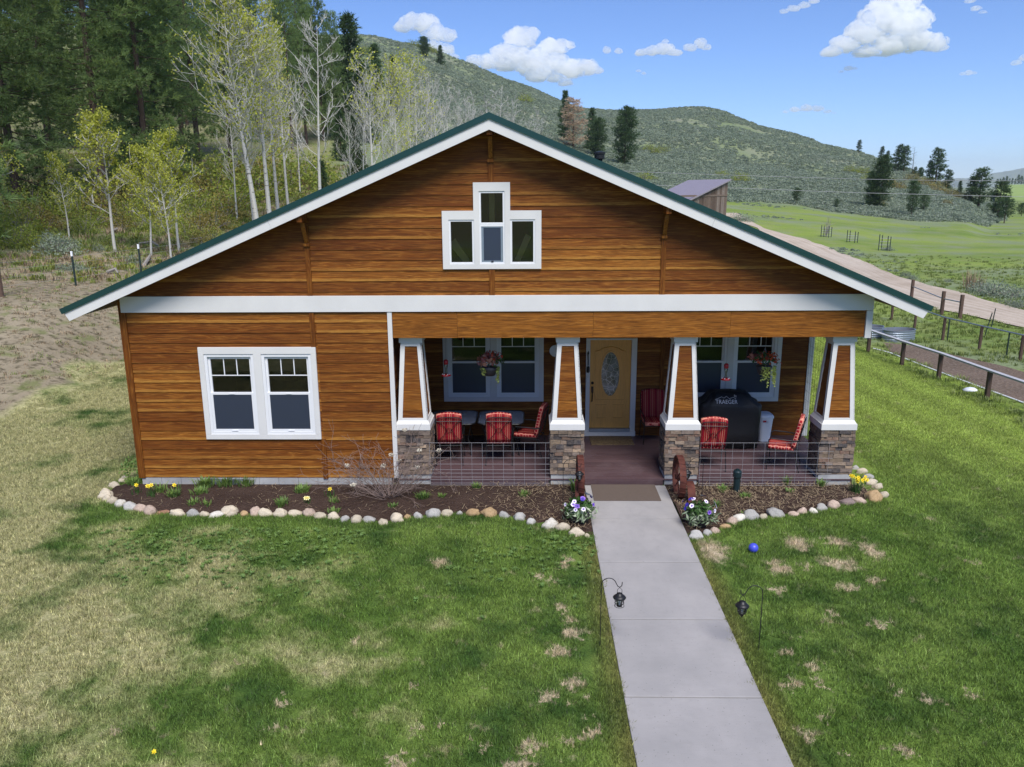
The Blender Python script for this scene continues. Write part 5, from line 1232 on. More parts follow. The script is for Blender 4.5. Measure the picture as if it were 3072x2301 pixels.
fy=lambda x:float(np.interp(x,ex,eyy))+.15
straw('straw',.8,5.0,-2.2,0,3600,3,'pale dry straw strewn over the right bed',lambda x,y,r:y>fy(x) and y<-.03)
straw('straw',-3.2,-.8,-2.2,0,1500,4,'dry straw strewn over the left bed beside the walk',lambda x,y,r:y>fy(x) and y<-.03 and r.random()<(x+3.4)/2.2)
straw('straw',-9.6,-3.2,-1.6,0,350,5,'thin scatter of dry stalks over the dark left bed',lambda x,y,r:y>fy(x) and y<-.03)
# bare hydrangea shrub
def bare_shrub():
    rg=random.Random(12); t=thing('bare_shrub','leafless twiggy shrub with dried seed heads beside the first stone pier','shrub',(-4.45,-.72,0))
    m=MB(); tips=[]
    def br(p,d,L,r,lev):
        q=[p]; dd=d.copy()
        for k in range(4):
            dd=(dd+Vector((rg.gauss(0,.16),rg.gauss(0,.16),rg.gauss(0,.10)+.03))).normalized(); q.append(q[-1]+dd*L/4)
        q=[Vector((v.x,min(v.y,.62),max(v.z,.03))) for v in q]
        m.tube(q,[max(.0022,r*(1-.12*i)) for i in range(5)],4 if lev else 5,cap=False)
        if lev<3:
            for k in range(rg.randint(2,4) if lev<2 else 2):
                i=rg.randint(1,4); nd=(dd+Vector((rg.gauss(0,.75),rg.gauss(0,.75),rg.gauss(0,.5)))).normalized(); br(q[i],nd,L*rg.uniform(.4,.7),r*.6,lev+1)
        else: tips.append(q[-1])
    for k in range(34):
        a=rg.uniform(0,6.28); e=rg.uniform(.35,1.3); br(Vector((math.cos(a)*.08,math.sin(a)*.08,0)),Vector((math.cos(a)*math.cos(e)*1.1,math.sin(a)*math.cos(e)*.7-.08,math.sin(e))).normalized(),rg.uniform(.6,1.0),.007,0)
    m.build('branches',M['redtwig'],t)
    for p in rg.sample(tips,16):
        if p.z<.5: continue
        s=MB(); leafball(s,60,p,.055,rg,.028,0,.6,0,-1,1.1); s.build('seed_head',M['seedhead'],t)
bare_shrub()
# ---------------------------------------------------------------- right side: fences, tanks, stakes
def fence(name,label,pts,H_,rails,pr=.055,matp='post',matr='rail',sq=False,rr=.03,ext=(0,0)):
    P0=Vector((pts[0][0],pts[0][1],ground(*pts[0]))); t=thing(name,label,'fence',P0)
    V=[Vector((x,y,ground(x,y)))-P0 for x,y in pts]
    for v in V:
        m=MB(); 
        if sq: m.box(v.x-pr,v.x+pr,v.y-pr,v.y+pr,v.z-.3,v.z+H_)
        else: m.tube([(v.x,v.y,v.z-.3),(v.x,v.y,v.z+H_)],pr,8)
        m.build('fence_post',M[matp],t)
    for h in rails:
        for a,b in zip(V[:-1],V[1:]): MB().tube([a+Vector((0,0,h)),b+Vector((0,0,h))],rr,8).build('rail',M[matr],t)
    return t
# near fence with a flat weathered rail
t=thing('garden_fence','near garden fence of brown posts under one long pale weathered rail, beside the lawn','fence',(9.93,12.82,0))
PA=[(9.72,15.2),(9.93,12.82),(10.12,10.67),(10.37,8.81),(10.52,6.5),(10.75,4.0),(11.0,1.2)]
for x,y in PA: MB().box(-.05,.05,-.05,.05,-.3,.76).build('fence_post',M['post'],t,loc=(x-9.93,y-12.82,0))
for (a,b),(c,d) in zip(PA[:-1],PA[1:]):
    v=Vector((c-a,d-b,0)); n=Vector((-v.y,v.x,0)).normalized()*.07; A=Vector((a-9.93,b-12.82,.762)); B=A+v; e=v.normalized()*.004; A=A+e;B=B-e; up=Vector((0,0,.045)); MB().hexa([A-n,B-n,B+n,A+n,A-n+up,B-n+up,B+n+up,A+n+up]).build('rail',M['rail'],t)
# irrigation pipe on the ground
m=MB(); m.tube([(10.35,13.4,.03),(10.6,12.6,.03),(10.75,10.5,.03),(10.9,8.8,.03),(11.2,6.1,.03),(11.6,3,.03)],.02,6); o=m.build('garden_hose',M['cement_white']); tag(o,'white pipe lying on the ground along the garden soil','pipe')
fence('pipe_fence','far garden fence of brown posts and a thin steel pipe rail, nearer the road',[(13.85,22.6),(13.79,19.8),(13.70,17.5),(13.63,15.1),(13.95,13.2),(14.3,11.4),(14.7,9.0),(15.1,6.5)],.84,[.85],rr=.025,matr='galv')
for i,(x,y,lb) in enumerate([(13.75,15.0,'slim steel stake beside the third post of the far garden fence'),(13.98,13.25,'slim steel stake beside the middle post of the far garden fence'),(14.2,12.0,'slim steel stake standing alone under the far garden fence rail'),(14.75,10.9,'slim steel stake nearest the right edge of the far garden fence')]):
    o=MB().box(-.018,.018,-.018,.018,-.2,.85).build('steel_stake',M['tpost'],loc=(x,y,0)); tag(o,lb,'stake','slim steel stakes by the far garden fence')
G0=[(float(hit(*q).x),float(hit(*q).y)) for q in ((2733,902),(2824,944),(2879,957))]
fence('gate_fence','short run of three stout brown posts with a pipe rail beside the dirt road',G0,1.05,[.72],pr=.085,matr='galv',rr=.025)
for i,(a,b,lb) in enumerate([((2952,1012),(2977,938),'leaning steel stake beside the road, left one of the pair'),((2973,984),(2987,925),'leaning steel stake beside the road, right one of the pair')]):
    A=hit(*a); B=at_y(b[0],b[1],A.y); o=MB().tube([(0,0,-.05),tuple(B-A)],.02,5).build('leaning_stake',M['tpost'],loc=A); tag(o,lb,'stake','leaning steel stakes')
# stock tanks
def tank(x,y,rx,ry,h,label,plant=0):
    t=thing('stock_tank',label,'stock tank',(x,y,ground(x,y)),rad(12),'galvanised stock tanks in the garden')
    prof=[(1,0)]
    for k in range(4): z=h*(.2+.2*k); prof+=[(1,z-.03),(1.02,z-.015),(1.02,z+.01),(1,z+.02)]
    prof+=[(1,h),(1.03,h+.005),(1.03,h+.03),(.97,h+.03),(.97,h-.12)]
    m=MB().lathe(prof,32,sx=rx,sy=ry); m.f.pop(); m.m.pop(); m.build('tank_wall',M['galv'],t,smooth=False)
    MB().lathe([(.96,h-.14),(.96,h-.10)],32,sx=rx,sy=ry).build('tank_soil',M['garden'],t)
    if plant: m=MB(); blades(m,40,random.Random(3),.35,1.,.02,c=(0,0,h-.1),lean=.3); m.build('seedlings',M['bedleaf'],t)
tank(11.95,15.05,.62,.42,.40,'nearest oval galvanised stock tank, at the edge of the garden soil'); tank(11.15,15.75,.55,.4,.40,'middle galvanised stock tank, between the other two'); tank(11.35,17.9,.5,.4,.40,'farthest galvanised stock tank, with seedlings',1)
p=hit(2300+1745/2.865,750+1220/2.865); m=MB().lathe([(.02,0),(.16,.02),(.18,.06),(.1,.12),(.02,.14)],9,sx=1.2,sy=.7); o=m.build('white_lump',M['cement_white'],loc=(p.x,p.y,0),smooth=True); tag(o,'small white lump lying in the grass beside the near garden fence','debris')
# tree guards in the meadow
def guard(u,v,h,w_,label,sap=False):
    p=hit(u,v,40,200); t=thing('tree_guard',label,'tree guard',p,0,'staked tree guards in the meadow')
    for k,(a,b) in enumerate(((-w_,0),(-w_*.3,w_*.5),(w_*.3,-w_*.5),(w_,0))): MB().box(a-.028,a+.028,b-.028,b+.028,-.1,h*(1-.05*k)).build('stake',M['tpost'],t)
    m=MB()
    for k in range(4): z=h*(.15+.2*k); m.tube([(-w_,0,z),(-w_*.3,w_*.5,z),(w_,0,z),(w_*.3,-w_*.5,z),(-w_,0,z)],.012,4)
    m.build('mesh_wrap',M['wire'],t)
    if sap:
        m=MB(); rg=random.Random(1)
        for k in range(9): m.tube([(0,0,0),(rg.gauss(0,.15),rg.gauss(0,.15),h*.9),(rg.gauss(0,.4),rg.gauss(0,.3),h*rg.uniform(1.2,2.2))],[.03,.02,.01],4)
        m.build('sapling',M['twig'],t)
guard(2478,711,1.15,.5,'leftmost tree guard in the meadow, with a bare sapling',True); guard(2556,727,1.15,.5,'middle tree guard in the meadow'); guard(2652,752,1.45,.5,'rightmost and largest tree guard in the meadow')
# ---------------------------------------------------------------- barn
def barn():
    F1=at_r(2184,541,92); F2=at_r(2068,600,86); B1=at_r(2060,541,100); zg=ground(F1.x,F1.y)-.5
    B1.z=F1.z
    dv=B1-F1; t=thing('barn','weathered board shed with a purple-grey single-pitch metal roof','barn',(F1.x,F1.y,zg+.5)); O=Vector((F1.x,F1.y,zg+.5))
    ex=(F2-F1)*1.9; ex2=ex.copy(); r0=F1-O; F3=r0+ex; up=Vector((0,0,.14)); nx=Vector((dv.x,dv.y,0)).normalized(); hx=Vector((ex.x,ex.y,0)).normalized()
    o1=-nx*.35-hx*.35
    MB().hexa([r0+o1,F3-nx*.35,F3+dv,r0+dv-hx*.35,r0+o1+up,F3-nx*.35+up,F3+dv+up,r0+dv-hx*.35+up]).build('roof',M['barnroof'],t)
    m=MB(); L=Vector((ex.x,ex.y,0)).length; n=int(L/.28); zb=-.6
    for k in range(n):
        a=L*k/n; b=L*(k+1)/n-.015; za=r0.z+ex.z*a/L-.02; zb2=r0.z+ex.z*b/L-.02; A=Vector((r0.x,r0.y,0))+hx*a; B=Vector((r0.x,r0.y,0))+hx*b; th=nx*.04
        if k%2==0 : th=nx*.07
        m.hexa([A+Vector((0,0,zb)),B+Vector((0,0,zb)),B+nx*.1+Vector((0,0,zb)),A+nx*.1+Vector((0,0,zb)),A-th*.3+Vector((0,0,za)),B-th*.3+Vector((0,0,zb2)),B+nx*.1+Vector((0,0,zb2)),A+nx*.1+Vector((0,0,za))])
    m.build('board_wall',M['barnwood'],t)
    m=MB(); A=Vector((r0.x,r0.y,0)); 
    L2=dv.length; n2=int(L2/.3)
    for k in range(n2):
        a=A+nx*L2*k/n2+nx*.12; b=A+nx*(L2*(k+1)/n2-.02)+nx*.12; m.hexa([a+Vector((0,0,zb)),b+Vector((0,0,zb)),b+hx*.06+Vector((0,0,zb)),a+hx*.06+Vector((0,0,zb)),a+Vector((0,0,r0.z-.03)),b+Vector((0,0,r0.z-.03)),b+hx*.06+Vector((0,0,r0.z-.03)),a+hx*.06+Vector((0,0,r0.z-.03))])
    m.build('board_wall',M['barnwood'],t)
    m=MB(); z=2.2; a=A+hx*.0-nx*.06; b=A+hx*L*.95-nx*.06; m.hexa([a+Vector((0,0,z)),b+Vector((0,0,z)),b+nx*.05+Vector((0,0,z)),a+nx*.05+Vector((0,0,z)),a+Vector((0,0,z+.18)),b+Vector((0,0,z+.18)),b+nx*.05+Vector((0,0,z+.18)),a+nx*.05+Vector((0,0,z+.18))]); m.build('cross_board',M['barnwood'],t)
barn()
# ---------------------------------------------------------------- overhead wires
def owire(pts,r,label):
    P=[at_r(u,v,r) for u,v in pts]; m=MB(); m.tube([tuple(p) for p in P],.028,4); o=m.build('overhead_wire',M['wire']); tag(o,label,'wire','overhead wires crossing the meadow')
owire([(1700,508),(1870,513),(2000,519),(2300,529),(2560,537),(2800,541),(3072,543),(3500,543)],120,'upper thin pale overhead wire crossing the hillside')
owire([(1700,545),(2000,557),(2300,568),(2560,578),(2800,584),(3072,591),(3500,598)],110,'lower thin pale overhead wire crossing in front of the barn roof')
# ---------------------------------------------------------------- left: wire fence
t=thing('wire_fence','sagging stock-wire fence on steel posts along the left field','fence',hit(5,890,20,80))
Pp=[hit(5,890,20,80),hit(228,858,20,80),hit(425,828,20,80),hit(600,800,20,90),hit(-300,900,20,90)]; O=t.location.copy()
m=MB().tube([(0,0,-.3),(0,0,1.75)],.085,8); m.build('wood_post',M['post'],t)
for i,p in enumerate(Pp[1:3]):
    v=p-O; MB().box(v.x-.03,v.x+.03,v.y-.03,v.y+.03,v.z-.3,v.z+1.22).build('steel_post',M['tpost'],t); MB().box(v.x-.032,v.x+.032,v.y-.032,v.y+.032,v.z+1.22,v.z+1.42).build('post_tip',M['cement_white'],t)
for h in (.35,.65,.95,1.2):
    q=[Pp[4]-O]+[Vector(x)-O for x in Pp[:4]]; 
    MB().tube([tuple(v+Vector((0,0,h))) for v in q],.004,3).build('wire_strand',M['wire'],t)
# ---------------------------------------------------------------- trees
def pine_mesh(seed,h,R_,base,dens,mat,tuft=.34,nt=9,shape='pine',trunk_r=.28,sparse=0,loc0=(0,0)):
    """trunk MB and crown arrays for a conifer of height h, crown radius R_, first branches at height base"""
    rg=random.Random(seed); nr_=np.random.RandomState(seed); tm=MB(); bend=[(rg.gauss(0,.012)*h,rg.gauss(0,.012)*h) for _ in range(2)]
    def ax(z): t=z/h; return Vector((bend[0][0]*t+bend[1][0]*t*t,bend[0][1]*t+bend[1][1]*t*t,z))
    tm.tube([ax(h*k/10) for k in range(11)],[trunk_r*(1-.93*(k/10)**1.1) for k in range(11)],9)
    T=[];D=[]
    nb=int(dens*(h-base)); 
    for i in range(nb):
        f=(i+.5)/nb; z=base+(h-base)*f**.9
        if shape=='pine': prof=(math.sin(math.pi*min(1,(.18+.82*(1-f))*.98))**.6)*(.45+.55*(1-f)) if f>.1 else .62+.3*rg.random()
        elif shape=='fir': prof=(1-f)**.8*.95+.05
        else: prof=math.sqrt(max(.02,1-(2*f-.9)**2*.9))
        if rg.random()<sparse: continue
        L=R_*max(.10,prof)*rg.uniform(.65,1.12); a=rg.uniform(0,6.283); p0=ax(z); up=.30 if shape!='fir' else -.05
        e=up*(f*1.4)+rg.gauss(0,.12)-(.12 if f<.3 else 0); d=Vector((math.cos(a),math.sin(a),e)).normalized(); tip=p0+d*L+Vector((0,0,.10*L)); mid=p0+d*L*.5-Vector((0,0,.05*L))
        tm.tube([p0,mid,tip],[max(.018,trunk_r*.16*(1-f*.6)),max(.012,trunk_r*.09),.008],4,cap=False)
        k=max(3,int(L*3.2)); 
        for q in range(k):
            s=.30+.70*(q+rg.random())/k; c=(p0.lerp(mid,s*2) if s<.5 else mid.lerp(tip,s*2-1)); spread=.35+.22*L*(1-abs(s-.6))
            for _ in range(3):
                o=Vector((rg.gauss(0,spread*.55),rg.gauss(0,spread*.55),rg.gauss(.06,spread*.28))); T.append(c+o); D.append((d+Vector((0,0,.5))+o*.6).normalized())
    T=np.array([tuple(v) for v in T]); D=np.array([tuple(v) for v in D]); n=len(T)
    # each tuft = nt needle blades
    T=np.repeat(T,nt,0); D=np.repeat(D,nt,0); r=nr_.normal(size=T.shape); v=D*1.05+r*.62; v/=np.linalg.norm(v,axis=1)[:,None]; L=tuft*nr_.uniform(.6,1.2,(len(T),1)); side=np.cross(v,nr_.normal(size=T.shape)); side/=np.linalg.norm(side,axis=1)[:,None]+1e-9; w_=tuft*(.05 if nt>12 else .10)
    V=np.stack([T-side*w_,T+side*w_,T+v*L],1).reshape(-1,3); F=np.arange(len(V)).reshape(-1,3)
    tme=tm.mesh('trunk',M['bark']); cme=npmesh('crown',V,F,mat); return tme,cme
def tree_obj(name,label,cat,group,loc,tme,cme,sc=1.0,rz=0.,crn='crown'):
    t=thing(name,label,cat,loc,rz,group); t.scale=(sc,sc,sc) if not hasattr(sc,'__len__') else sc
    a=bpy.data.objects.new('trunk',tme); COL.objects.link(a); a.parent=t
    if cme is not None: b=bpy.data.objects.new(crn,cme); COL.objects.link(b); b.parent=t
    return t
PV=[pine_mesh(1,26,5.0,2.5,7.5,M['pine'],.44,20),pine_mesh(2,24,4.4,3.5,7.0,M['pine'],.42,20),pine_mesh(3,27,5.4,2.0,7.5,M['pine'],.44,20),pine_mesh(4,25,4.4,6,6.5,M['pine'],.42,18)]
FV=[pine_mesh(11,12,2.6,.6,12,M['pinefar'],.55,6,'fir',.2),pine_mesh(12,12,2.9,.8,11,M['pinefar'],.6,6,'round',.2),pine_mesh(13,12,2.7,1.6,8,M['pinefar'],.6,6,'pine',.22)]
SM=[pine_mesh(21,5,1.7,1.3,16,M['pinefar'],.38,6,'round',.11),pine_mesh(22,5,1.5,.9,18,M['pinefar'],.36,6,'round',.10)]
DEAD=pine_mesh(31,12,2.5,1.2,13,M['deadpine'],.45,6,'pine',.16,.35); SNAG=pine_mesh(32,12,2.3,2.0,6,M['pinefar'],.22,1,'pine',.16,.35)
def plant(name,lb,cat,grp,u,v,r,mesh,mh,topv=None,sc=None,wx=1.0,rz=None,sink=.1,z=None):
    p=at_r(u,v,r); g=ground(p.x,p.y); 
    if topv is not None:
        tp=at_r(u,topv,r); sc=max(.2,(tp.z-g)/mh)
    rz=(u*37%628)/100. if rz is None else rz
    return tree_obj(name,lb,cat,grp,(p.x,p.y,g-sink),mesh[0],mesh[1],(sc*wx,sc*wx,sc),rz)
GP='tall pines of the forest on the left'
big=[(-235,800,43,2,27,'near pine mostly outside the left edge, its low dark limbs reaching in'),(60,640,60,2,26,'broad pine filling the top left corner'),(318,640,62,3,26,'pine with the long leaning dark trunk behind the young aspens'),(170,620,74,1,25,'pine between the corner pine and the leaning one'),(455,650,64,0,24,'dense pine with a dark trunk, left one of the middle pair'),(500,640,72,2,25,'dense pine with a dark trunk, right one of the middle pair'),(612,640,80,3,24,'pine just left of the pale bare aspens'),(390,600,88,1,25,'pine behind the middle pair'),(700,560,96,0,24,'pine behind the pale bare aspens'),(560,560,100,1,24,'pine deep in the forest left of the aspens'),(20,560,95,1,26,'pine deep in the forest at the left edge'),(240,560,100,2,26,'pine deep in the forest above the yellow-leaved saplings')]
for u,v,r,k,h,lb in big: plant('pine_tree',lb,'pine tree',GP,u,v,r,PV[k],[26,24,27,25][k],sc=h/[26,24,27,25][k])
mid=[(882,500,108,3,-60,'tall open pine against the sky, left trunk of the pair'),(925,500,112,1,-90,'tall open pine against the sky, right trunk of the pair'),(975,480,115,0,-20,'dark pine right of the tall pair'),(1010,450,118,2,40,'shorter dark pine at the right edge of the forest'),(780,500,115,1,-60,'dark pine behind the tallest bare aspens'),(850,480,130,0,10,'far dark pine between the bare aspen tops')]
for u,v,r,k,tv,lb in mid: plant('pine_tree',lb,'pine tree',GP,u,v,r,PV[k],[26,24,27,25][k],topv=tv,wx=.8)
for u,r,tv,lb,wx in [(1058,125,47,'narrow spire-topped fir at the edge of the forest',1.15),(1085,118,180,'dark fir below the spire-topped one',1.2),(1020,100,330,'young green fir left of the roof line',1.0),(1134,150,134,'small dark fir on the hillside right of the forest',1.),(1186,160,168,'slender dark fir on the hillside above the aspens',.8),(960,75,480,'short bright green fir between the bare trunks',.9),(1065,72,360,'young pine just left of the right-hand bare aspens',.8)]:
    plant('fir_tree',lb,'fir tree','firs at the edge of the forest',u,400,r,FV[0],12,topv=tv,wx=wx)
rg=random.Random(77)
for k in range(13):
    u=-150+k*92+rg.uniform(-20,20); r=rg.uniform(120,175); 
    plant('pine_tree',f'pine deep in the forest, number {k+1} from the left in the far rank','pine tree','far rank of forest pines',u,500,r,PV[k%4],26,sc=rg.uniform(.75,1.0))
# right-hand conifers (u,base v,r,top v,kind,width factor,label)
R1='conifers on and below the right-hand slope'
for u,v,r,tv,ms,mh,wx,lb in [
 (2577,450,290,418,FV[2],12,1.2,'tiny lone pine on the hill crest'),(2644,478,262,438,FV[2],12,1.0,'small dark pine on the crest, left one of two'),(2661,486,258,451,FV[2],12,1.0,'smaller dark pine on the crest, right one of two'),
 (2695,500,245,433,FV[2],12,1.3,'dark pine of the close pair on the crest, left one'),(2712,504,243,437,FV[2],12,1.3,'dark pine of the close pair on the crest, right one'),
 (2745,515,235,500,FV[2],12,1.6,'tiny dark pine at the foot of the bare snag'),(2762,528,230,499,FV[1],12,1.2,'small round pine between the snag and the tall crest pine'),
 (2806,545,222,444,FV[2],12,1.35,'tallest pine on the lower crest, full and layered'),(2788,540,224,480,FV[2],12,1.2,'dark pine leaning on the left side of the tallest crest pine'),(2842,556,215,507,FV[2],12,1.4,'dark pine just right of the tallest crest pine'),
 (2878,578,200,538,FV[0],12,1.1,'small pointed pine near the end of the slope'),(2936,612,170,503,FV[2],12,1.5,'large dark pine at the right end of the slope'),(2910,608,172,528,FV[2],12,1.2,'dark pine at the left flank of the large one at the end of the slope'),(2996,622,165,541,FV[2],12,1.6,'dark pine right of the large one at the end of the slope'),
 (2640,600,135,464,FV[1],12,.8,'large dense dark pine on the lower slope'),(2612,602,135,510,FV[1],12,.75,'dense dark pine merged with the left side of the large one'),
 (2735,632,124,538,SM[1],5,.62,'mid-sized green pine with a bare trunk at the foot of the slope'),(1696,400,205,270,FV[0],12,.9,'tall dark pine left of the dead brown one on the hill'),
 (1775,420,190,321,FV[0],12,.95,'dark pine just right of the dead brown one'),(1793,440,180,352,FV[1],12,1.0,'bushy dark pine above the stove pipe'),(1874,458,170,320,FV[1],12,.95,'lone dark columnar pine on the hillside'),
 (1273,140,330,108,FV[1],12,1.3,'tiny pine on the high crest above the forest'),(1321,160,330,134,FV[0],12,1.3,'tiny pointed pine on the high crest, right of the shrubs')]:
    plant('pine_tree',lb,'pine tree',R1,u,v,r,ms,mh,topv=tv,wx=wx,sink=.3)
p=hit(1718,452,80,400)
plant('dead_pine','rust-brown dead pine on the hillside above the roof','dead tree','x',1720,440,185,DEAD,12,topv=298,wx=1.75)
plant('bare_snag','thin leafless snag on the crest among the dark pines','dead tree','x',2738,510,238,SNAG,12,topv=441,wx=1.2)
for u,v,r,tv,ms,wx,lb in [(2770,636,0,584,SM[1],1.05,'small dark pine beside the bare-trunked one at the foot of the slope'),(2390,611,0,566,SM[0],1.05,'small round pine standing alone in the meadow'),(2508,625,0,597,SM[1],.9,'tiny young pine at the meadow edge'),(3012,670,0,598,SM[0],1.1,'nearest round pine in the meadow at the right'),(3064,648,0,610,SM[1],1.3,'pine at the right edge of the picture')]:
    p=hit(u,v,40,500); rr=math.hypot(p.x-CAM.x,p.y-CAM.y); plant('young_pine',lb,'pine tree','young pines in the meadow',u,v,rr,ms,5,topv=tv,wx=wx,sink=.05)
# ---------------------------------------------------------------- aspens
def aspen_mesh(seed,h,spread,leaves,trunk_r=.13,lean=(0,0),bare=.35,lsz=.09,nb=26):
    rg=random.Random(seed); tm=MB(); bm_=MB(); tips=[]
    def ax(z): t=z/h; return Vector((lean[0]*t*h+.25*math.sin(t*5+seed)*.3,lean[1]*t*h+.2*math.sin(t*4+seed*2)*.3,z))
    tm.tube([ax(h*k/12) for k in range(13)],[trunk_r*(1-.92*(k/12)) for k in range(13)],8)
    def br(p,d,L,r,lev):
        q=[p];dd=d.copy()
        for k in range(3):
            dd=(dd+Vector((rg.gauss(0,.14),rg.gauss(0,.14),.13+rg.gauss(0,.08)))).normalized(); q.append(q[-1]+dd*L/3)
        r=max(r,[.02,.019,.014][lev]); (tm if lev==0 else bm_).tube(q,[r,r*.8,r*.65,r*.45],4 if lev else 5,cap=False)
        tips.append(q[-1]); tips.append(q[-2])
        if lev<2:
            for k in range(5 if lev==0 else 3):
                i=rg.randint(1,3); nd=(dd+Vector((rg.gauss(0,.55),rg.gauss(0,.55),rg.gauss(.1,.4)))).normalized(); br(q[i],nd,L*rg.uniform(.35,.6),r*.5,lev+1)
    for k in range(nb):
        f=bare+(1-bare)*((k+rg.random())/nb)**.85; z=f*h; a=rg.uniform(0,6.283); L=spread*(1.15-f)*rg.uniform(.6,1.15)*(1 if f>bare+.12 else .6)+.25; e=rg.uniform(.35,.95); br(ax(min(z,h*.98)),Vector((math.cos(a)*math.cos(e),math.sin(a)*math.cos(e),math.sin(e))).normalized(),L,max(.012,trunk_r*.28*(1-f*.7)),0)
    tme=tm.mesh('trunk',M['aspen']); twm=bm_.mesh('twigs',M['aspen']); lme=None
    if leaves:
        nr_=np.random.RandomState(seed); tp=np.array([tuple(t) for t in tips]); hi=tp[:,2]>h*.3; tp=tp[hi]; idx=nr_.randint(0,len(tp),leaves); P_=tp[idx]+nr_.normal(size=(leaves,3))*.16
        a=nr_.normal(size=(leaves,3)); a/=np.linalg.norm(a,axis=1)[:,None]; b=np.cross(a,nr_.normal(size=(leaves,3))); b/=np.linalg.norm(b,axis=1)[:,None]; s=lsz*nr_.uniform(.6,1.2,(leaves,1))/2
        V=np.stack([P_-a*s,P_-b*s,P_+a*s,P_+b*s],1).reshape(-1,3); lme=npmesh('leaves',V,np.arange(len(V)).reshape(-1,4),M['aspenleaf'],False,4)
    return tme,twm,lme
def aspen(lb,u,v,r,ms,mh,tv,wx=1.,grp='pale bare aspens behind the house',name='aspen_tree',rz=None):
    p=at_r(u,v,r); g=ground(p.x,p.y); tp=at_r(u,tv,r); sc=(tp.z-g)/mh
    t=tree_obj(name,lb,'aspen',grp,(p.x,p.y,g-.1),ms[0],None,(sc*wx,sc*wx,sc),(u*.37)%6.28 if rz is None else rz)
    for nm,me in (('twigs',ms[1]),('leaves',ms[2])):
        if me is not None: o=bpy.data.objects.new('crown' if nm=='twigs' else nm,me); COL.objects.link(o); o.parent=t
AB=[aspen_mesh(1,15,5.2,2600,.17,(-.06,0),.36,.15,44),aspen_mesh(2,15,5.0,2300,.17,(.01,0),.34,.15,44),aspen_mesh(3,14,4.2,0,.13,(.03,0),.30,.1,24),aspen_mesh(4,13,3.8,900,.13,(-.02,.02),.30,.14,26),aspen_mesh(5,12,3.6,0,.12,(0,0),.28,.1,24)]
AY=[aspen_mesh(11,7,2.1,3800,.085,(-.02,0),.28,.12,26),aspen_mesh(12,7,2.0,3800,.08,(.03,0),.30,.12,26),aspen_mesh(13,7,1.7,3000,.075,(0,0),.26,.11,24)]
for u,v,r,k,tv,wx,lb in [(768,640,52,0,15,1.15,'tallest aspen, leaning left, with yellow-green top leaves'),(806,640,54,1,35,1.1,'tall white-trunked aspen beside the tallest one'),(832,630,60,1,110,1.,'aspen trunk third from the left in the tall clump'),(868,620,66,3,130,.95,'slender aspen at the right of the tall clump'),(757,650,58,4,260,.8,'thin short aspen left of the tall clump'),(712,640,60,4,300,.9,'thin leaning bare aspen left of the tall clump'),(902,600,74,4,280,.9,'small bare aspen between the two tall clumps'),(957,560,56,2,70,1.1,'leafless aspen standing alone above the roof slope')]: aspen(lb,u,v,r,AB[k],[15,15,14,13,12][k],tv,wx,rz=0 if k in(0,1,2) else None)
kk=0
for u,r,tv,k in [(1050,62,330,4),(1087,60,250,2),(1122,58,170,3),(1155,66,215,3),(1190,62,185,1),(1222,64,200,2),(1252,70,195,1),(1285,72,225,4),(1315,76,240,2),(1345,80,265,4),(1380,86,270,2),(1420,92,290,4),(1100,85,260,4),(1175,90,245,2),(1235,95,235,4),(1300,100,255,2)]:
    kk+=1; aspen(f'grey-white aspen behind the left roof slope, number {kk} counting towards the peak' if kk<13 else f'back-row grey aspen behind the left roof slope, number {kk-12} going towards the ridge',u,500,r,AB[k],[15,15,14,13,12][k],tv,.85 if tv>200 else .95,'grey-white aspens behind the left roof slope')
for u,v,r,k,tv,lb in [(199,667,50,2,470,'leftmost young aspen with yellow-green leaves, above the sagebrush'),(343,697,46,0,352,'tallest young aspen, with yellow-green leaves and a forked white trunk'),(450,716,45,1,455,'young aspen left of the crossing pair'),(508,762,43,2,470,'slender leaning young aspen, nearest the fence'),(537,712,46,0,408,'young aspen with the bright white trunk, rightmost of the group'),(-35,640,46,1,380,'young aspen leafing out under the pines at the left edge')]:
    aspen(lb,u,v,r,AY[k],7,tv,1.05,'young yellow-green aspens at the forest edge','young_aspen',rz=0)
# far bare shrubs/trees above the ridge
for i,(u,r,tv,wx) in enumerate([(1495,120,272,1.4),(1460,118,300,1.1),(1540,125,300,1.1),(1610,130,330,1.),(1590,120,360,1.1),(1400,125,300,1.1)]):
    aspen(f'distant bare grey tree above the roof peak, number {i+1} from the list left to right' if False else ['bare grey tree directly above the roof peak','bare grey tree just left of the roof peak','bare grey tree just right of the roof peak','pale bare tree right of the roof peak','low bare tree right of the roof peak','bare grey tree well left of the roof peak'][i],u,420,r,AB[4] if i%2 else AB[2],12 if i%2 else 14,tv,wx,'distant bare grey trees by the roof peak')
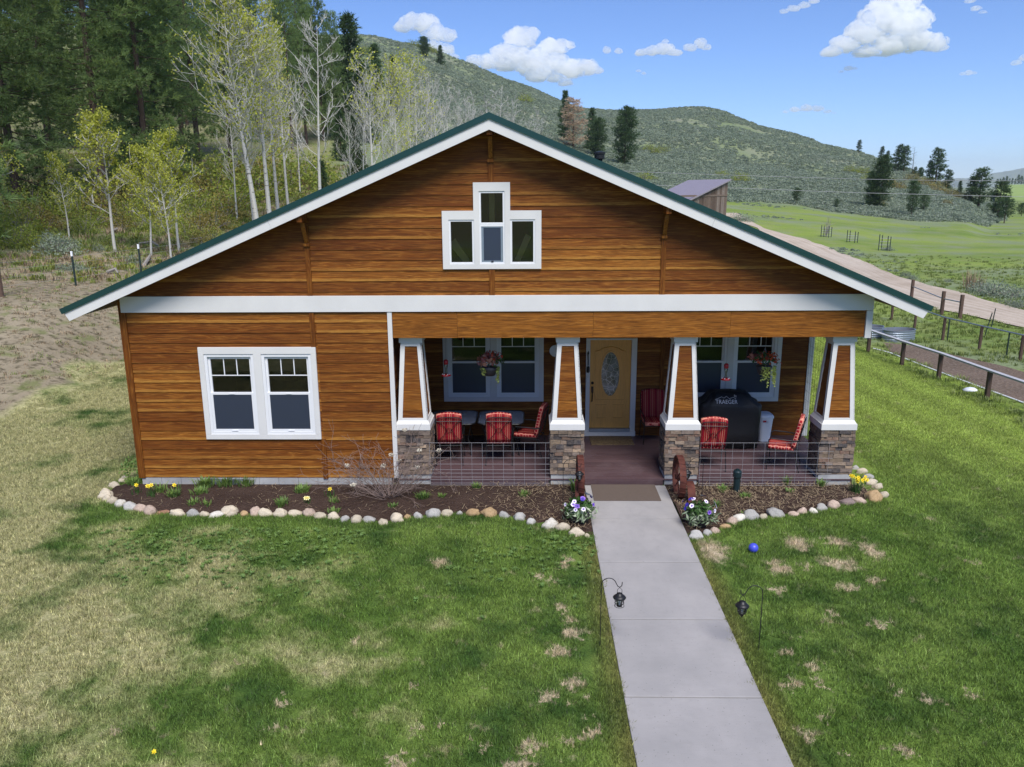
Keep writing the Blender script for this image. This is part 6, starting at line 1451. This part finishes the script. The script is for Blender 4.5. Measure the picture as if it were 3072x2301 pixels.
# ---------------------------------------------------------------- shrubs
def bush_mesh(seed,n,mat,R_=1.,h=1.,lsz=.12,twigs=True):
    nr_=np.random.RandomState(seed); d=nr_.normal(size=(n,3)); d/=np.linalg.norm(d,axis=1)[:,None]; d[:,2]=np.abs(d[:,2]); lump=1+.35*np.sin(d[:,0]*5+seed)*np.cos(d[:,1]*6+seed*2)+.15*np.sin(d[:,2]*9)
    P_=d*(lump*nr_.uniform(.55,1.,n))[:,None]*np.array([R_,R_,h]); a=nr_.normal(size=(n,3)); a/=np.linalg.norm(a,axis=1)[:,None]; b=np.cross(a,nr_.normal(size=(n,3))); b/=np.linalg.norm(b,axis=1)[:,None]; s=lsz*nr_.uniform(.5,1.3,(n,1))/2
    V=np.stack([P_-a*s,P_-b*s*.6,P_+a*s,P_+b*s*.6],1).reshape(-1,3); cme=npmesh('foliage',V,np.arange(len(V)).reshape(-1,4),mat,False,4)
    tm=MB(); rg=random.Random(seed)
    for k in range(14): a_=rg.uniform(0,6.28); e=rg.uniform(.4,1.4); tm.tube([(0,0,0),(math.cos(a_)*math.cos(e)*R_*.5,math.sin(a_)*math.cos(e)*R_*.5,math.sin(e)*h*.5),(math.cos(a_)*math.cos(e)*R_*.9,math.sin(a_)*math.cos(e)*R_*.9,math.sin(e)*h*.95)],[.03,.02,.008],4,cap=False)
    return tm.mesh('stems',M['twig']),cme
BU=[bush_mesh(1,1500,M['bushleaf'],1.3,1.3),bush_mesh(2,1300,M['bushleaf'],1.5,1.0),bush_mesh(3,1200,M['bushleaf2'],1.2,1.2)]
SG=[bush_mesh(5,1100,M['sage'],1.,.75,.11),bush_mesh(6,900,M['sage'],1.2,.7,.11)]
def shrub(name,lb,cat,grp,u,v,ms,sc,r0=12,sq=1.):
    p=hit(u,v,r0,700); t=thing(name,lb,cat,(p.x,p.y,p.z-.05),(u*.71)%6.28,grp); t.scale=(sc,sc,sc*sq)
    for nm,me in (('stems',ms[0]),('foliage',ms[1])): o=bpy.data.objects.new(nm,me); COL.objects.link(o); o.parent=t
rg=random.Random(9); nn=0
for (u,v,s) in [(10,690,1.3),(40,670,1.2),(75,700,1.1),(30,730,1.),(110,680,1.1),(95,645,1.4),(150,650,1.2),(140,690,.8),(240,650,1.2),(270,680,1.),(300,655,1.3),(255,700,.7),(390,660,1.3),(370,690,.8),(420,690,.8),(415,650,1.3),(480,660,1.3),(480,700,.8),(570,680,1.2),(600,700,1.),(580,650,1.4),(620,665,1.4),(640,690,1.2),(560,712,.8),(650,640,1.5),(680,655,1.4),(700,630,1.5),(200,620,1.3),(340,620,1.5),(440,620,1.5),(540,610,1.5),(600,620,1.5),(-40,660,1.4),(-60,720,1.3),(130,615,1.5),(20,615,1.5),(160,735,.6),(600,735,.7),(640,725,.7),(330,740,.5),(600,590,2.0),(640,600,2.0),(690,600,2.2),(730,590,2.2),(770,600,2.2),(820,590,2.2),(560,600,2.0),(660,560,2.4),(720,545,2.4),(520,590,2.0),(480,600,1.8),(700,570,2.2),(800,560,2.4),(880,560,2.4),(930,540,2.4),(285,805,.45),(60,740,.8),(100,745,.6)]:
    nn+=1; shrub('forest_bush',f'yellow-green undergrowth bush {nn}, '+('far left' if u<150 else 'behind the leftmost aspen' if u<300 else 'behind the young aspens' if u<560 else 'near the roof slope')+(' in front' if v>695 else ' in the middle' if v>650 else ' at the back'),'bush','yellow-green bushes of the undergrowth',u,v,BU[nn%3],s,30)
for u,v,s,lb in [(170,762,1.05,'large grey sagebrush in front of the leftmost young aspen'),(150,740,.9,'grey sagebrush behind the large one'),(205,745,.7,'grey sagebrush right of the large one'),(293,752,.45,'small round grey sagebrush below the tallest young aspen'),(225,812,.5,'low grey sagebrush beside the second fence post'),(180,808,.35,'low grey sagebrush left of the second fence post'),(250,820,.45,'grey sagebrush right of the second fence post'),(400,790,.5,'grey sagebrush beside the third fence post')]: shrub('sagebrush',lb,'sagebrush','grey sagebrush by the left fence',u,v,SG[nn%2],s,20)
for u,v,s,lb in [(2940,878,.8,'left lobe of the big grey sagebrush beside the road'),(2985,890,1.0,'tallest lobe of the big grey sagebrush beside the road'),(3040,895,.9,'right lobe of the big grey sagebrush beside the road'),(3065,925,.6,'low grey sagebrush at the right edge'),(3025,915,.5,'low grey sagebrush in front of the big one'),(2715,830,.45,'grey sagebrush close to the road edge'),(2738,838,.4,'small grey sagebrush beside the one at the road edge'),(2845,845,.3,'tiny grey sagebrush alone in the meadow'),(2215,662,1.1,'grey sagebrush right of the barn'),(2240,664,.9,'smaller grey sagebrush right of the barn'),(2665,752,.6,'grey sagebrush at the foot of the largest tree guard')]: shrub('sagebrush',lb,'sagebrush','grey sagebrush in the meadow',u,v,SG[int(s*10)%2],s,15)
for i,(u,v,s) in enumerate([(1574,305,2.2),(1240,140,2.6),(1262,147,2.4),(1285,152,2.2),(1305,160,1.8),(1935,540,1.4),(1945,452,1.4),(1985,455,1.5),(1965,460,1.3),(2165,530,1.2),(2218,545,1.4),(1100,160,2.4),(2550,516,1.3),(2585,520,1.5),(2600,540,1.2),(2735,545,1.8),(2775,560,1.7),(2810,575,1.7),(2690,570,1.6),(2668,560,1.5),(2850,590,1.4),(2880,600,1.4),(2830,560,1.4),(2640,618,.9),(2978,640,1.2),(2840,614,.8)]):
    shrub('hill_shrub',f'yellow-green hillside shrub {i+1}, '+('above the roof peak' if u<1600 and u>1500 else 'on the high crest' if u<1500 else 'right of the stove pipe' if u<2100 else 'near the barn' if u<2300 else 'among the right-hand pines'),'shrub','shrubs on the hillside',u,v,BU[2 if 2600<u<2900 else i%2],s*1.15,60,.8)
m=MB(); blades(m,90,random.Random(5),1.2,1.6,.03,lean=.25); p=hit(2915,868); o=m.build('tall_dry_grass',M['drygrass'],loc=p); tag(o,'patch of tall dry orange stalks beside the big sagebrush','dry grass')
# ---------------------------------------------------------------- far land
def mountain():
    m=MB(); prof=[(2600,560),(2760,552),(2830,540),(2860,535),(2900,536),(2925,527),(2960,521),(3010,512),(3050,506),(3080,497),(3200,470),(3400,440),(3700,450),(4200,500)]
    rows=[]; n=160; us=np.linspace(2600,4200,n)
    for j in range(14):
        f=j/13; row=[]
        for i,u in enumerate(us):
            v=float(np.interp(u,[p[0] for p in prof],[p[1] for p in prof])); r=5200-1700*(1-f); tp=at_r(u,v,r); z=-40+(tp.z+40)*f**.8; q=at_r(u,600,r); nz=float(fbm(u/60,j*.45,7)+.5*fbm(u/18,j*1.1,8)); 
            if 0<j<13: z+=nz*110*math.sin(math.pi*f)
            if j==13: z+=float(fbm(u/25,1,3))*14
            row.append((q.x,q.y,z))
        rows.append(row)
    back=[(x*1.25,y*1.25,-60) for x,y,z in rows[-1]]; rows.append(back)
    for r in rows: m.v.extend(r)
    for j in range(len(rows)-1):
        for i in range(n-1): a=j*n+i; m.f.append((a,a+1,a+n+1,a+n)); m.m.append(0)
    o=m.build('mountains',M['mountain'],smooth=True); tag(o,'hazy blue mountain ridge on the right horizon',kind='structure')
mountain()
m=MB(); q=[at_r(2985,600,420),at_r(3400,600,420),at_r(3400,600,900),at_r(2985,600,900)]; n=20
for j in range(n+1):
    for i in range(n+1):
        a=q[0].lerp(q[1],i/n); b=q[3].lerp(q[2],i/n); c=a.lerp(b,j/n); z=-1+12*math.sin(min(1,j/n*1.1)*math.pi/2)-3*((i/n-.55)**2); m.v.append((c.x,c.y,min(z,CAM.z+6)*.62))
for j in range(n):
    for i in range(n): a=j*(n+1)+i; m.f.append((a,a+1,a+n+2,a+n+1)); m.m.append(0)
o=m.build('far_field',M['valley'],smooth=True); tag(o,'bright green far field at the right edge',kind='structure')
rg=random.Random(4)
for i in range(16):
    u=2990+i*9; p=at_r(u,560,930+rg.uniform(-30,60)); t=tree_obj('distant_tree',f'distant dark tree below the mountain, number {i+1} from the left','tree','distant trees below the mountain',(p.x,p.y,6),FV[2][0],FV[2][1],rg.uniform(.45,.8),i)
# ---------------------------------------------------------------- scattered cover (uncountable): instances on points
def scatter(name,label,pts,rots,scales,meshes,idx=None,cat=None):
    me=bpy.data.meshes.new(name); me.vertices.add(len(pts)); me.vertices.foreach_set('co',np.asarray(pts,np.float32).ravel())
    at=me.attributes.new('sc','FLOAT','POINT'); at.data.foreach_set('value',np.asarray(scales,np.float32)); at=me.attributes.new('rz','FLOAT','POINT'); at.data.foreach_set('value',np.asarray(rots,np.float32))
    me.update(); o=bpy.data.objects.new(name,me); COL.objects.link(o)
    src=bpy.data.collections.new(name+'_source')
    for k,ms in enumerate(meshes): s=bpy.data.objects.new(f'{name}_piece',ms); src.objects.link(s)
    g=bpy.data.node_groups.new(name,'GeometryNodeTree'); g.interface.new_socket('Geometry',in_out='INPUT',socket_type='NodeSocketGeometry'); g.interface.new_socket('Geometry',in_out='OUTPUT',socket_type='NodeSocketGeometry')
    N=g.nodes.new; gi=N('NodeGroupInput'); go=N('NodeGroupOutput'); ip=N('GeometryNodeInstanceOnPoints'); ci=N('GeometryNodeCollectionInfo'); ci.inputs['Collection'].default_value=src; ci.inputs['Separate Children'].default_value=True; ci.inputs['Reset Children'].default_value=True
    a1=N('GeometryNodeInputNamedAttribute'); a1.data_type='FLOAT'; a1.inputs[0].default_value='sc'; a2=N('GeometryNodeInputNamedAttribute'); a2.data_type='FLOAT'; a2.inputs[0].default_value='rz'; cx=N('ShaderNodeCombineXYZ'); L=g.links.new
    L(gi.outputs[0],ip.inputs['Points']); L(ci.outputs[0],ip.inputs['Instance']); ip.inputs['Pick Instance'].default_value=True; L(a2.outputs[0],cx.inputs[2]); L(cx.outputs[0],ip.inputs['Rotation']); L(a1.outputs[0],ip.inputs['Scale']); L(ip.outputs[0],go.inputs[0])
    md=o.modifiers.new('scatter','NODES'); md.node_group=g; tag(o,label,cat,kind='stuff'); return o
def inpoly(x,y,poly):
    c=np.zeros(len(x),bool); n=len(poly)
    for i in range(n):
        x0,y0=poly[i]; x1,y1=poly[(i+1)%n]; s=((y0>y)!=(y1>y)); c^=s&(x<(x1-x0)*(y-y0)/((y1-y0) if y1!=y0 else 1e-9)+x0)
    return c
def turf_patch(seed,size,n,h,w_):
    nr_=np.random.RandomState(seed); x=nr_.uniform(-size/2,size/2,n); y=nr_.uniform(-size/2,size/2,n); hh=h*nr_.uniform(.45,1.25,n); a=nr_.uniform(0,6.283,n); ln=nr_.uniform(.1,1.0,n)*hh; b=nr_.uniform(0,6.283,n); ww=w_*nr_.uniform(.6,1.3,n)/2
    z=np.zeros(n); A=np.stack([x-np.cos(a)*ww,y-np.sin(a)*ww,z],-1); B=np.stack([x+np.cos(a)*ww,y+np.sin(a)*ww,z],-1); C=np.stack([x+np.cos(b)*ln,y+np.sin(b)*ln,hh],-1)
    V=np.stack([A,B,C],1).reshape(-1,3); return npmesh('turf_patch',V,np.arange(3*n).reshape(-1,3),M['blade'])
def lawn_grass():
    g=.4; xs,ys=np.meshgrid(np.arange(-21,11.2,g),np.arange(-9.6,20,g)); x=xs.ravel()+_rng.uniform(-.08,.08,xs.size); y=ys.ravel()+_rng.uniform(-.08,.08,xs.size)
    lim=-15.0+.22*(y-8)+fbm(x/3,y/3,12)*3; ok=inpoly(x,y,LAWN)|((x<-9.4)&(x>lim)); ok&=~((np.abs(x)<.775+.2)&(y<0.2)); ok&=~((x>-9.9)&(x<4.7)&(y>-.3))
    ex_=np.array(sorted([(p[0],p[1]) for p in SPOS])); by=np.interp(x,ex_[:,0],ex_[:,1]); ok&=~((x>-10.1)&(x<5.2)&(y>by-.22))
    # keep what is plausibly visible or beside it
    ok&=~((x>-9.4)&(x<4.4)&(y>0)); x=x[ok];y=y[ok]
    scatter('lawn_grass','short mown grass blades of the lawn',np.stack([x,y,np.array([max(.005,ground(p,q)) for p,q in zip(x,y)])],-1),_rng.uniform(0,6.28,len(x)),np.ones(len(x)),[turf_patch(k,.46,800,.055,.0075) for k in range(4)],cat='grass')
    # thin strips hugging the walk and the stones, with small patches
    P_=[]
    for s in (-1,1):
        for y0 in np.arange(-9.6,-2.2,.1): P_.append((s*(.775+.055),y0)); P_.append((s*(.775+.2),y0))
    for xx in np.arange(-10.1,5.2,.09):
        if abs(xx)<.85: continue
        yy=float(np.interp(xx,ex_[:,0],ex_[:,1])); P_+= [(xx,yy-.0),(xx,yy-.10),(xx,yy-.2)]
    for xx in np.arange(-10.6,-9.9,.1):
        for yy in np.arange(-1.2,.6,.1): P_.append((xx,yy))
    P_=np.array(P_); P_+=_rng.uniform(-.02,.02,P_.shape)
    scatter('edge_grass','ragged grass along the walk and the stone edging',np.concatenate([P_,np.full((len(P_),1),.005)],1),_rng.uniform(0,6.28,len(P_)),_rng.uniform(.8,1.15,len(P_)),[turf_patch(20+k,.12,80,.055,.0065) for k in range(3)],cat='grass')
lawn_grass()
def weeds():
    # broad-leaved weed rosettes in the lawn in front of the left edging
    m=[]
    for k in range(3):
        b=MB(); blades(b,14,random.Random(k),.07,.05,.022,lean=1.1); m.append(b.mesh('rosette',M['bedleaf']))
    P_=[]; rg=random.Random(6)
    while len(P_)<520:
        u=rg.uniform(300,1900); v=1590+abs(rg.gauss(0,85)) ; p=at_z(u,v,0)
        if fbm(p.x*.8,p.y*.8,44)<-.02 : continue
        if abs(p.x)<.8: continue
        by=float(np.interp(p.x,*np.array(sorted([(q[0],q[1]) for q in SPOS])).T)); 
        if p.y>by-.08: continue
        P_.append((p.x,p.y,.02))
    scatter('lawn_weeds','broad-leaved weed rosettes dotted through the lawn before the left edging',P_,_rng.uniform(0,6.28,len(P_)),_rng.uniform(.45,1.0,len(P_)),m,cat='weeds')
weeds()
def wild_grass(name,label,N_,sel,h,mats,seed,rmin,rmax,amin,amax,sc=(.6,1.4),nb=26,sp=.5,w_=.03):
    nr_=np.random.RandomState(seed); a=np.radians(nr_.uniform(amin,amax,N_)); r=np.sqrt(nr_.uniform(rmin**2,rmax**2,N_)) if rmax<120 else rmin*np.exp(nr_.uniform(0,math.log(rmax/rmin),N_)); x=CAM.x+np.sin(a)*r; y=CAM.y+np.cos(a)*r; k=sel(x,y,np.degrees(a),r); x=x[k];y=y[k]
    z=np.array([ground(p,q) for p,q in zip(x,y)]); ms=[]
    for q in range(3): b=MB(); blades(b,nb,random.Random(seed+q),h,sp,w_,lean=.7); ms.append(b.mesh('tuft',mats[q%len(mats)]))
    scatter(name,label,np.stack([x,y,z],-1),nr_.uniform(0,6.28,len(x)),nr_.uniform(*sc,len(x)),ms,cat='grass')
M['meadowblade']=m_leaf('meadow_grass',[(.13,.19,.045),(.20,.27,.06),(.22,.25,.09)],tr=.3,scale=.3)
inhouse=lambda x,y:(x>-9.8)&(x<4.8)&(y>-.5)&(y<15.5)
gsoil=[(10.75,13.0),(11.2,6),(12.3,-3),(15.5,-3),(14.2,5),(13.3,10.5),(12.0,14.0),(11.2,14.6)]
def roadmask(x,y):
    L,_=resamp(RL,14); R_,_=resamp(RRt,14); poly=[(p.x,p.y) for p in L]+[(p.x,p.y) for p in R_[::-1]]; return inpoly(x,y,poly)
wild_grass('meadow_grass','rough green grass between the garden and the road',14000,lambda x,y,a,r:(x>9.9)&(_rng.uniform(0,1,len(r))<np.clip((80-r)/55,0,1))&~inpoly(x,y,gsoil)&~roadmask(x,y),.16,[M['meadowblade']],51,14,75,14,42,(.5,1.3),22,.45,.018)
wild_grass('dry_field_stubble','dry clods and straw stubble of the bare left field',9000,lambda x,y,a,r:(x<-15.2+.22*(y-8))&(y>-4),.10,[M['drygrass'],M['drygrass'],M['meadowblade']],61,14,48,-62,-14,(.4,1.3),14,.5,.014)
wild_grass('forest_floor_grass','mixed green and dry ground cover under the forest edge',9000,lambda x,y,a,r:r>38,.30,[M['bushleaf'],M['meadowblade'],M['drygrass']],71,38,95,-42,-8,(.5,1.5),22,.8,.03)
def sage_slope():
    ms=[]
    for k in range(4):
        nr_=np.random.RandomState(k+80); n=46; d=nr_.normal(size=(n,3)); d/=np.linalg.norm(d,axis=1)[:,None]; d[:,2]=np.abs(d[:,2]); P_=d*nr_.uniform(.5,1,(n,1))*np.array([.62,.62,.5]); a=d+nr_.normal(size=(n,3))*.6; a/=np.linalg.norm(a,axis=1)[:,None]; b=np.cross(a,nr_.normal(size=(n,3))); b/=np.linalg.norm(b,axis=1)[:,None]; c=np.cross(a,b); s=.24*nr_.uniform(.6,1.3,(n,1))
        V=np.stack([P_-b*s*.6,P_-c*s*.5,P_+b*s*.6,P_+c*s*.5+a*.1],1).reshape(-1,3); ms.append(npmesh('sage_clump',V,np.arange(4*n).reshape(-1,4),M['sage'],False,4))
    nr_=np.random.RandomState(8); N_=140000; a=nr_.uniform(-16,36,N_); u=nr_.uniform(0,1,N_); r=75*np.exp(u*math.log(430/75)); fr=np.array(np.interp(a,[-60,-30,-12,-6,0,8,12,18,22,25,28,29,30,31.5],[60,60,70,80,100,118,122,128,123,118,122,130,160,9000])); x=CAM.x+np.sin(np.radians(a))*r; y=CAM.y+np.cos(np.radians(a))*r
    dn=fbm(x/40,y/40,21)+.6*fbm(x/9,y/9,22)+np.clip((fr+28-r)/30,0,1)*.5
    k=((a>-8)|(r>190))&(r>fr-2+fbm(x/8,y/8,2)*10)&(dn>-.18+nr_.uniform(-.12,.12,N_)); x=x[k];y=y[k];r=r[k]
    z=np.array([ground(p,q) for p,q in zip(x,y)]); sc=nr_.uniform(.5,1.25,len(x))*np.clip(.8+(r-120)/500,.8,1.4)
    scatter('sagebrush_cover','blanket of grey-green sagebrush over the hillside',np.stack([x,y,z-.05],-1),nr_.uniform(0,6.28,len(x)),sc,ms,cat='sagebrush')
    N_=26000; a=nr_.uniform(14,36,N_); r=32*np.exp(nr_.uniform(0,1,N_)*math.log(150/32)); x=CAM.x+np.sin(np.radians(a))*r; y=CAM.y+np.cos(np.radians(a))*r; fr=np.interp(a,[0,8,12,18,22,25,28,29,30,31.5],[100,118,122,128,123,118,122,130,160,9000])
    band=fbm(x/22+y/60,y/14,33)+.5*fbm(x/5,y/5,34); k=(r<fr)&(x>18)&(band>.22+nr_.uniform(-.05,.12,N_))&~roadmask(x,y); x=x[k];y=y[k]; z=np.array([ground(p,q) for p,q in zip(x,y)])
    scatter('meadow_sage','low grey sage scattered in bands through the meadow',np.stack([x,y,z-.08],-1),nr_.uniform(0,6.28,len(x)),nr_.uniform(.2,.5,len(x)),ms,cat='sagebrush')
sage_slope()
# debris on the forest slope
rg=random.Random(15)
for i,(a,b,lb) in enumerate([((420,735),(480,745),'pale fallen log right of the young aspens'),((575,722),(620,735),'pale fallen branch near the roof slope'),((430,805),(450,770),'fallen grey branch leaning beside the third fence post'),((335,700),(355,698),'short pale log at the foot of the tallest young aspen'),((322,822),(355,826),'bleached stick lying on the grass below the fence')]):
    A=hit(*a,25,90); B=hit(*b,25,90); 
    if (B-A).length>6: B=A+(B-A).normalized()*4
    o=MB().tube([Vector((0,0,.08)),(B-A)*.5+Vector((.1,.1,.25)),(B-A)+Vector((0,0,.1))],[.09,.07,.04],6).build('fallen_log',M['twig'],loc=A); tag(o,lb,'log','fallen pale logs on the forest edge')
# ---------------------------------------------------------------- clouds, kilometres away
def cloud(label,u0,v0,blobs,seed,dist=3000,wisp=False):
    from mathutils import noise as mn
    rg=random.Random(seed); c0=at_r(u0,v0,dist); k=(c0-CAM).length/FPX; bm=bmesh.new()
    right=_r2; up=Vector((0,0,1)); fw=right.cross(up)*-1
    B=[]
    for (du,dv,r,fl) in blobs:
        c=right*(du*k)-up*(dv*k); B.append((c,r*k,fl))
        for j in range(7 if r>14 else 4):
            a=rg.uniform(0,6.283); e=rg.uniform(.2,1.); rr=r*k*rg.uniform(.28,.6); d=Vector((0,0,0))+right*math.cos(a)*e+up*abs(math.sin(a))*e*.75*fl+fw*rg.uniform(-.8,.8)*.6
            B.append((c+d*r*k*.85,rr,min(1,fl*1.15)))
    for i,(c,r,fl) in enumerate(B):
        t=bmesh.ops.create_icosphere(bm,subdivisions=5 if r>22*k else 4 if r>7*k else 3,radius=1)
        for v in t['verts']:
            n_=v.co.copy(); q=(c+n_*r)/(26*k); f=1+.26*mn.fractal(q*1.5+Vector((seed,0,0)),.75,2.2,5)+.05*mn.noise(q*8)
            sx=v.co.z; v.co=c+Vector((n_.x*r,n_.y*r,n_.z*r*fl*(.62 if sx<0 else 1)))*f
    me=bpy.data.meshes.new('cloud'); bm.to_mesh(me); bm.free(); me.materials.append(M['cloud']); me.polygons.foreach_set('use_smooth',[True]*len(me.polygons)); o=bpy.data.objects.new('cloud',me); COL.objects.link(o); o.location=c0; tag(o,label,'cloud','small white clouds in the blue sky'); return o
cloud('small puffy cloud rising behind the high crest of the hill',1275,100,[(-60,-15,24,.85),(-30,-25,30,.9),(0,-20,34,.9),(30,5,32,.8),(60,10,26,.8),(20,40,30,.7),(55,45,26,.7),(75,60,16,.6)],1)
cloud('largest cloud, spreading behind the ridge left of centre',1600,190,[(-160,-5,26,.7),(-120,0,34,.75),(-80,-20,40,.8),(-40,-55,42,.9),(-15,-70,30,.9),(-40,-10,46,.7),(10,-10,40,.7),(50,-35,42,.7),(85,-45,28,.6),(10,35,34,.7),(60,40,28,.6),(100,20,42,.75),(145,15,38,.7),(175,20,22,.6),(90,52,22,.6),(-5,10,46,.8),(30,18,40,.8),(-75,5,38,.7),(60,5,40,.8)],2)
cloud('pair of small clouds right of the largest one',1835,152,[(-14,0,13,.9),(20,2,12,.8)],3)
cloud('flat-bottomed cloud above the middle of the ridge',1985,150,[(-55,8,20,.6),(-25,4,26,.6),(5,0,28,.65),(35,8,22,.5),(10,-22,10,.6)],4)
cloud('small cloud touching the right of the flat-bottomed one',2095,140,[(-22,4,18,.7),(5,-5,20,.8),(22,2,14,.8)],5)
cloud('big wedge-shaped cloud at the top right',2640,95,[(-120,50,26,.6),(-85,35,36,.65),(-45,10,46,.75),(-5,-25,52,.9),(35,-55,50,.9),(65,-85,40,.9),(50,-10,60,.8),(75,25,54,.7),(20,38,50,.6),(-30,50,34,.5),(100,20,34,.7),(135,30,34,.8),(155,38,20,.8)],6)
cloud('torn cloud at the top edge left of the big wedge',2400,22,[(-40,10,12,.6),(-15,4,16,.6),(10,-4,16,.6),(35,-14,14,.6),(55,-22,9,.6)],7)
cloud('thin flat cloud low above the right-hand hill',2425,332,[(-60,3,9,.6),(-35,-2,14,.6),(-5,-5,17,.65),(25,-4,16,.6),(52,3,11,.5),(70,6,6,.5)],8)
cloud('tiny cloud wisp below the left of the big wedge',2540,209,[(-14,5,7,.6),(4,-2,12,.6),(20,-2,8,.6)],9)
cloud('tiny round cloud below the right of the big wedge',2900,220,[(-10,2,8,.6),(5,0,12,.6),(18,0,7,.6)],10)
cloud('faint ragged cloud at the top right corner',2935,18,[(-22,-10,12,.5),(-5,6,12,.6),(12,14,9,.5)],11)
cloud('small faint cloud cut by the right edge',3062,185,[(-10,4,12,.6),(10,-8,14,.7)],12)
cloud('tiny cloud scraps below the flat-bottomed cloud',1922,217,[(-6,-3,8,.6),(8,3,8,.6)],13)
# ---------------------------------------------------------------- air
def haze():
    t=NT('air_haze'); v=t.n('VolumePrincipled',{'Color':(.80,.88,1.0),'Density':.00011,'Anisotropy':.2}); t.t.links.new(v.outputs[0],t.out.inputs['Volume'])
    m=MB().box(-7000,7000,-7000,7400,-75,230); o=m.build('haze',t.mat); tag(o,'thin pale air over the valley','haze',kind='stuff')
haze()
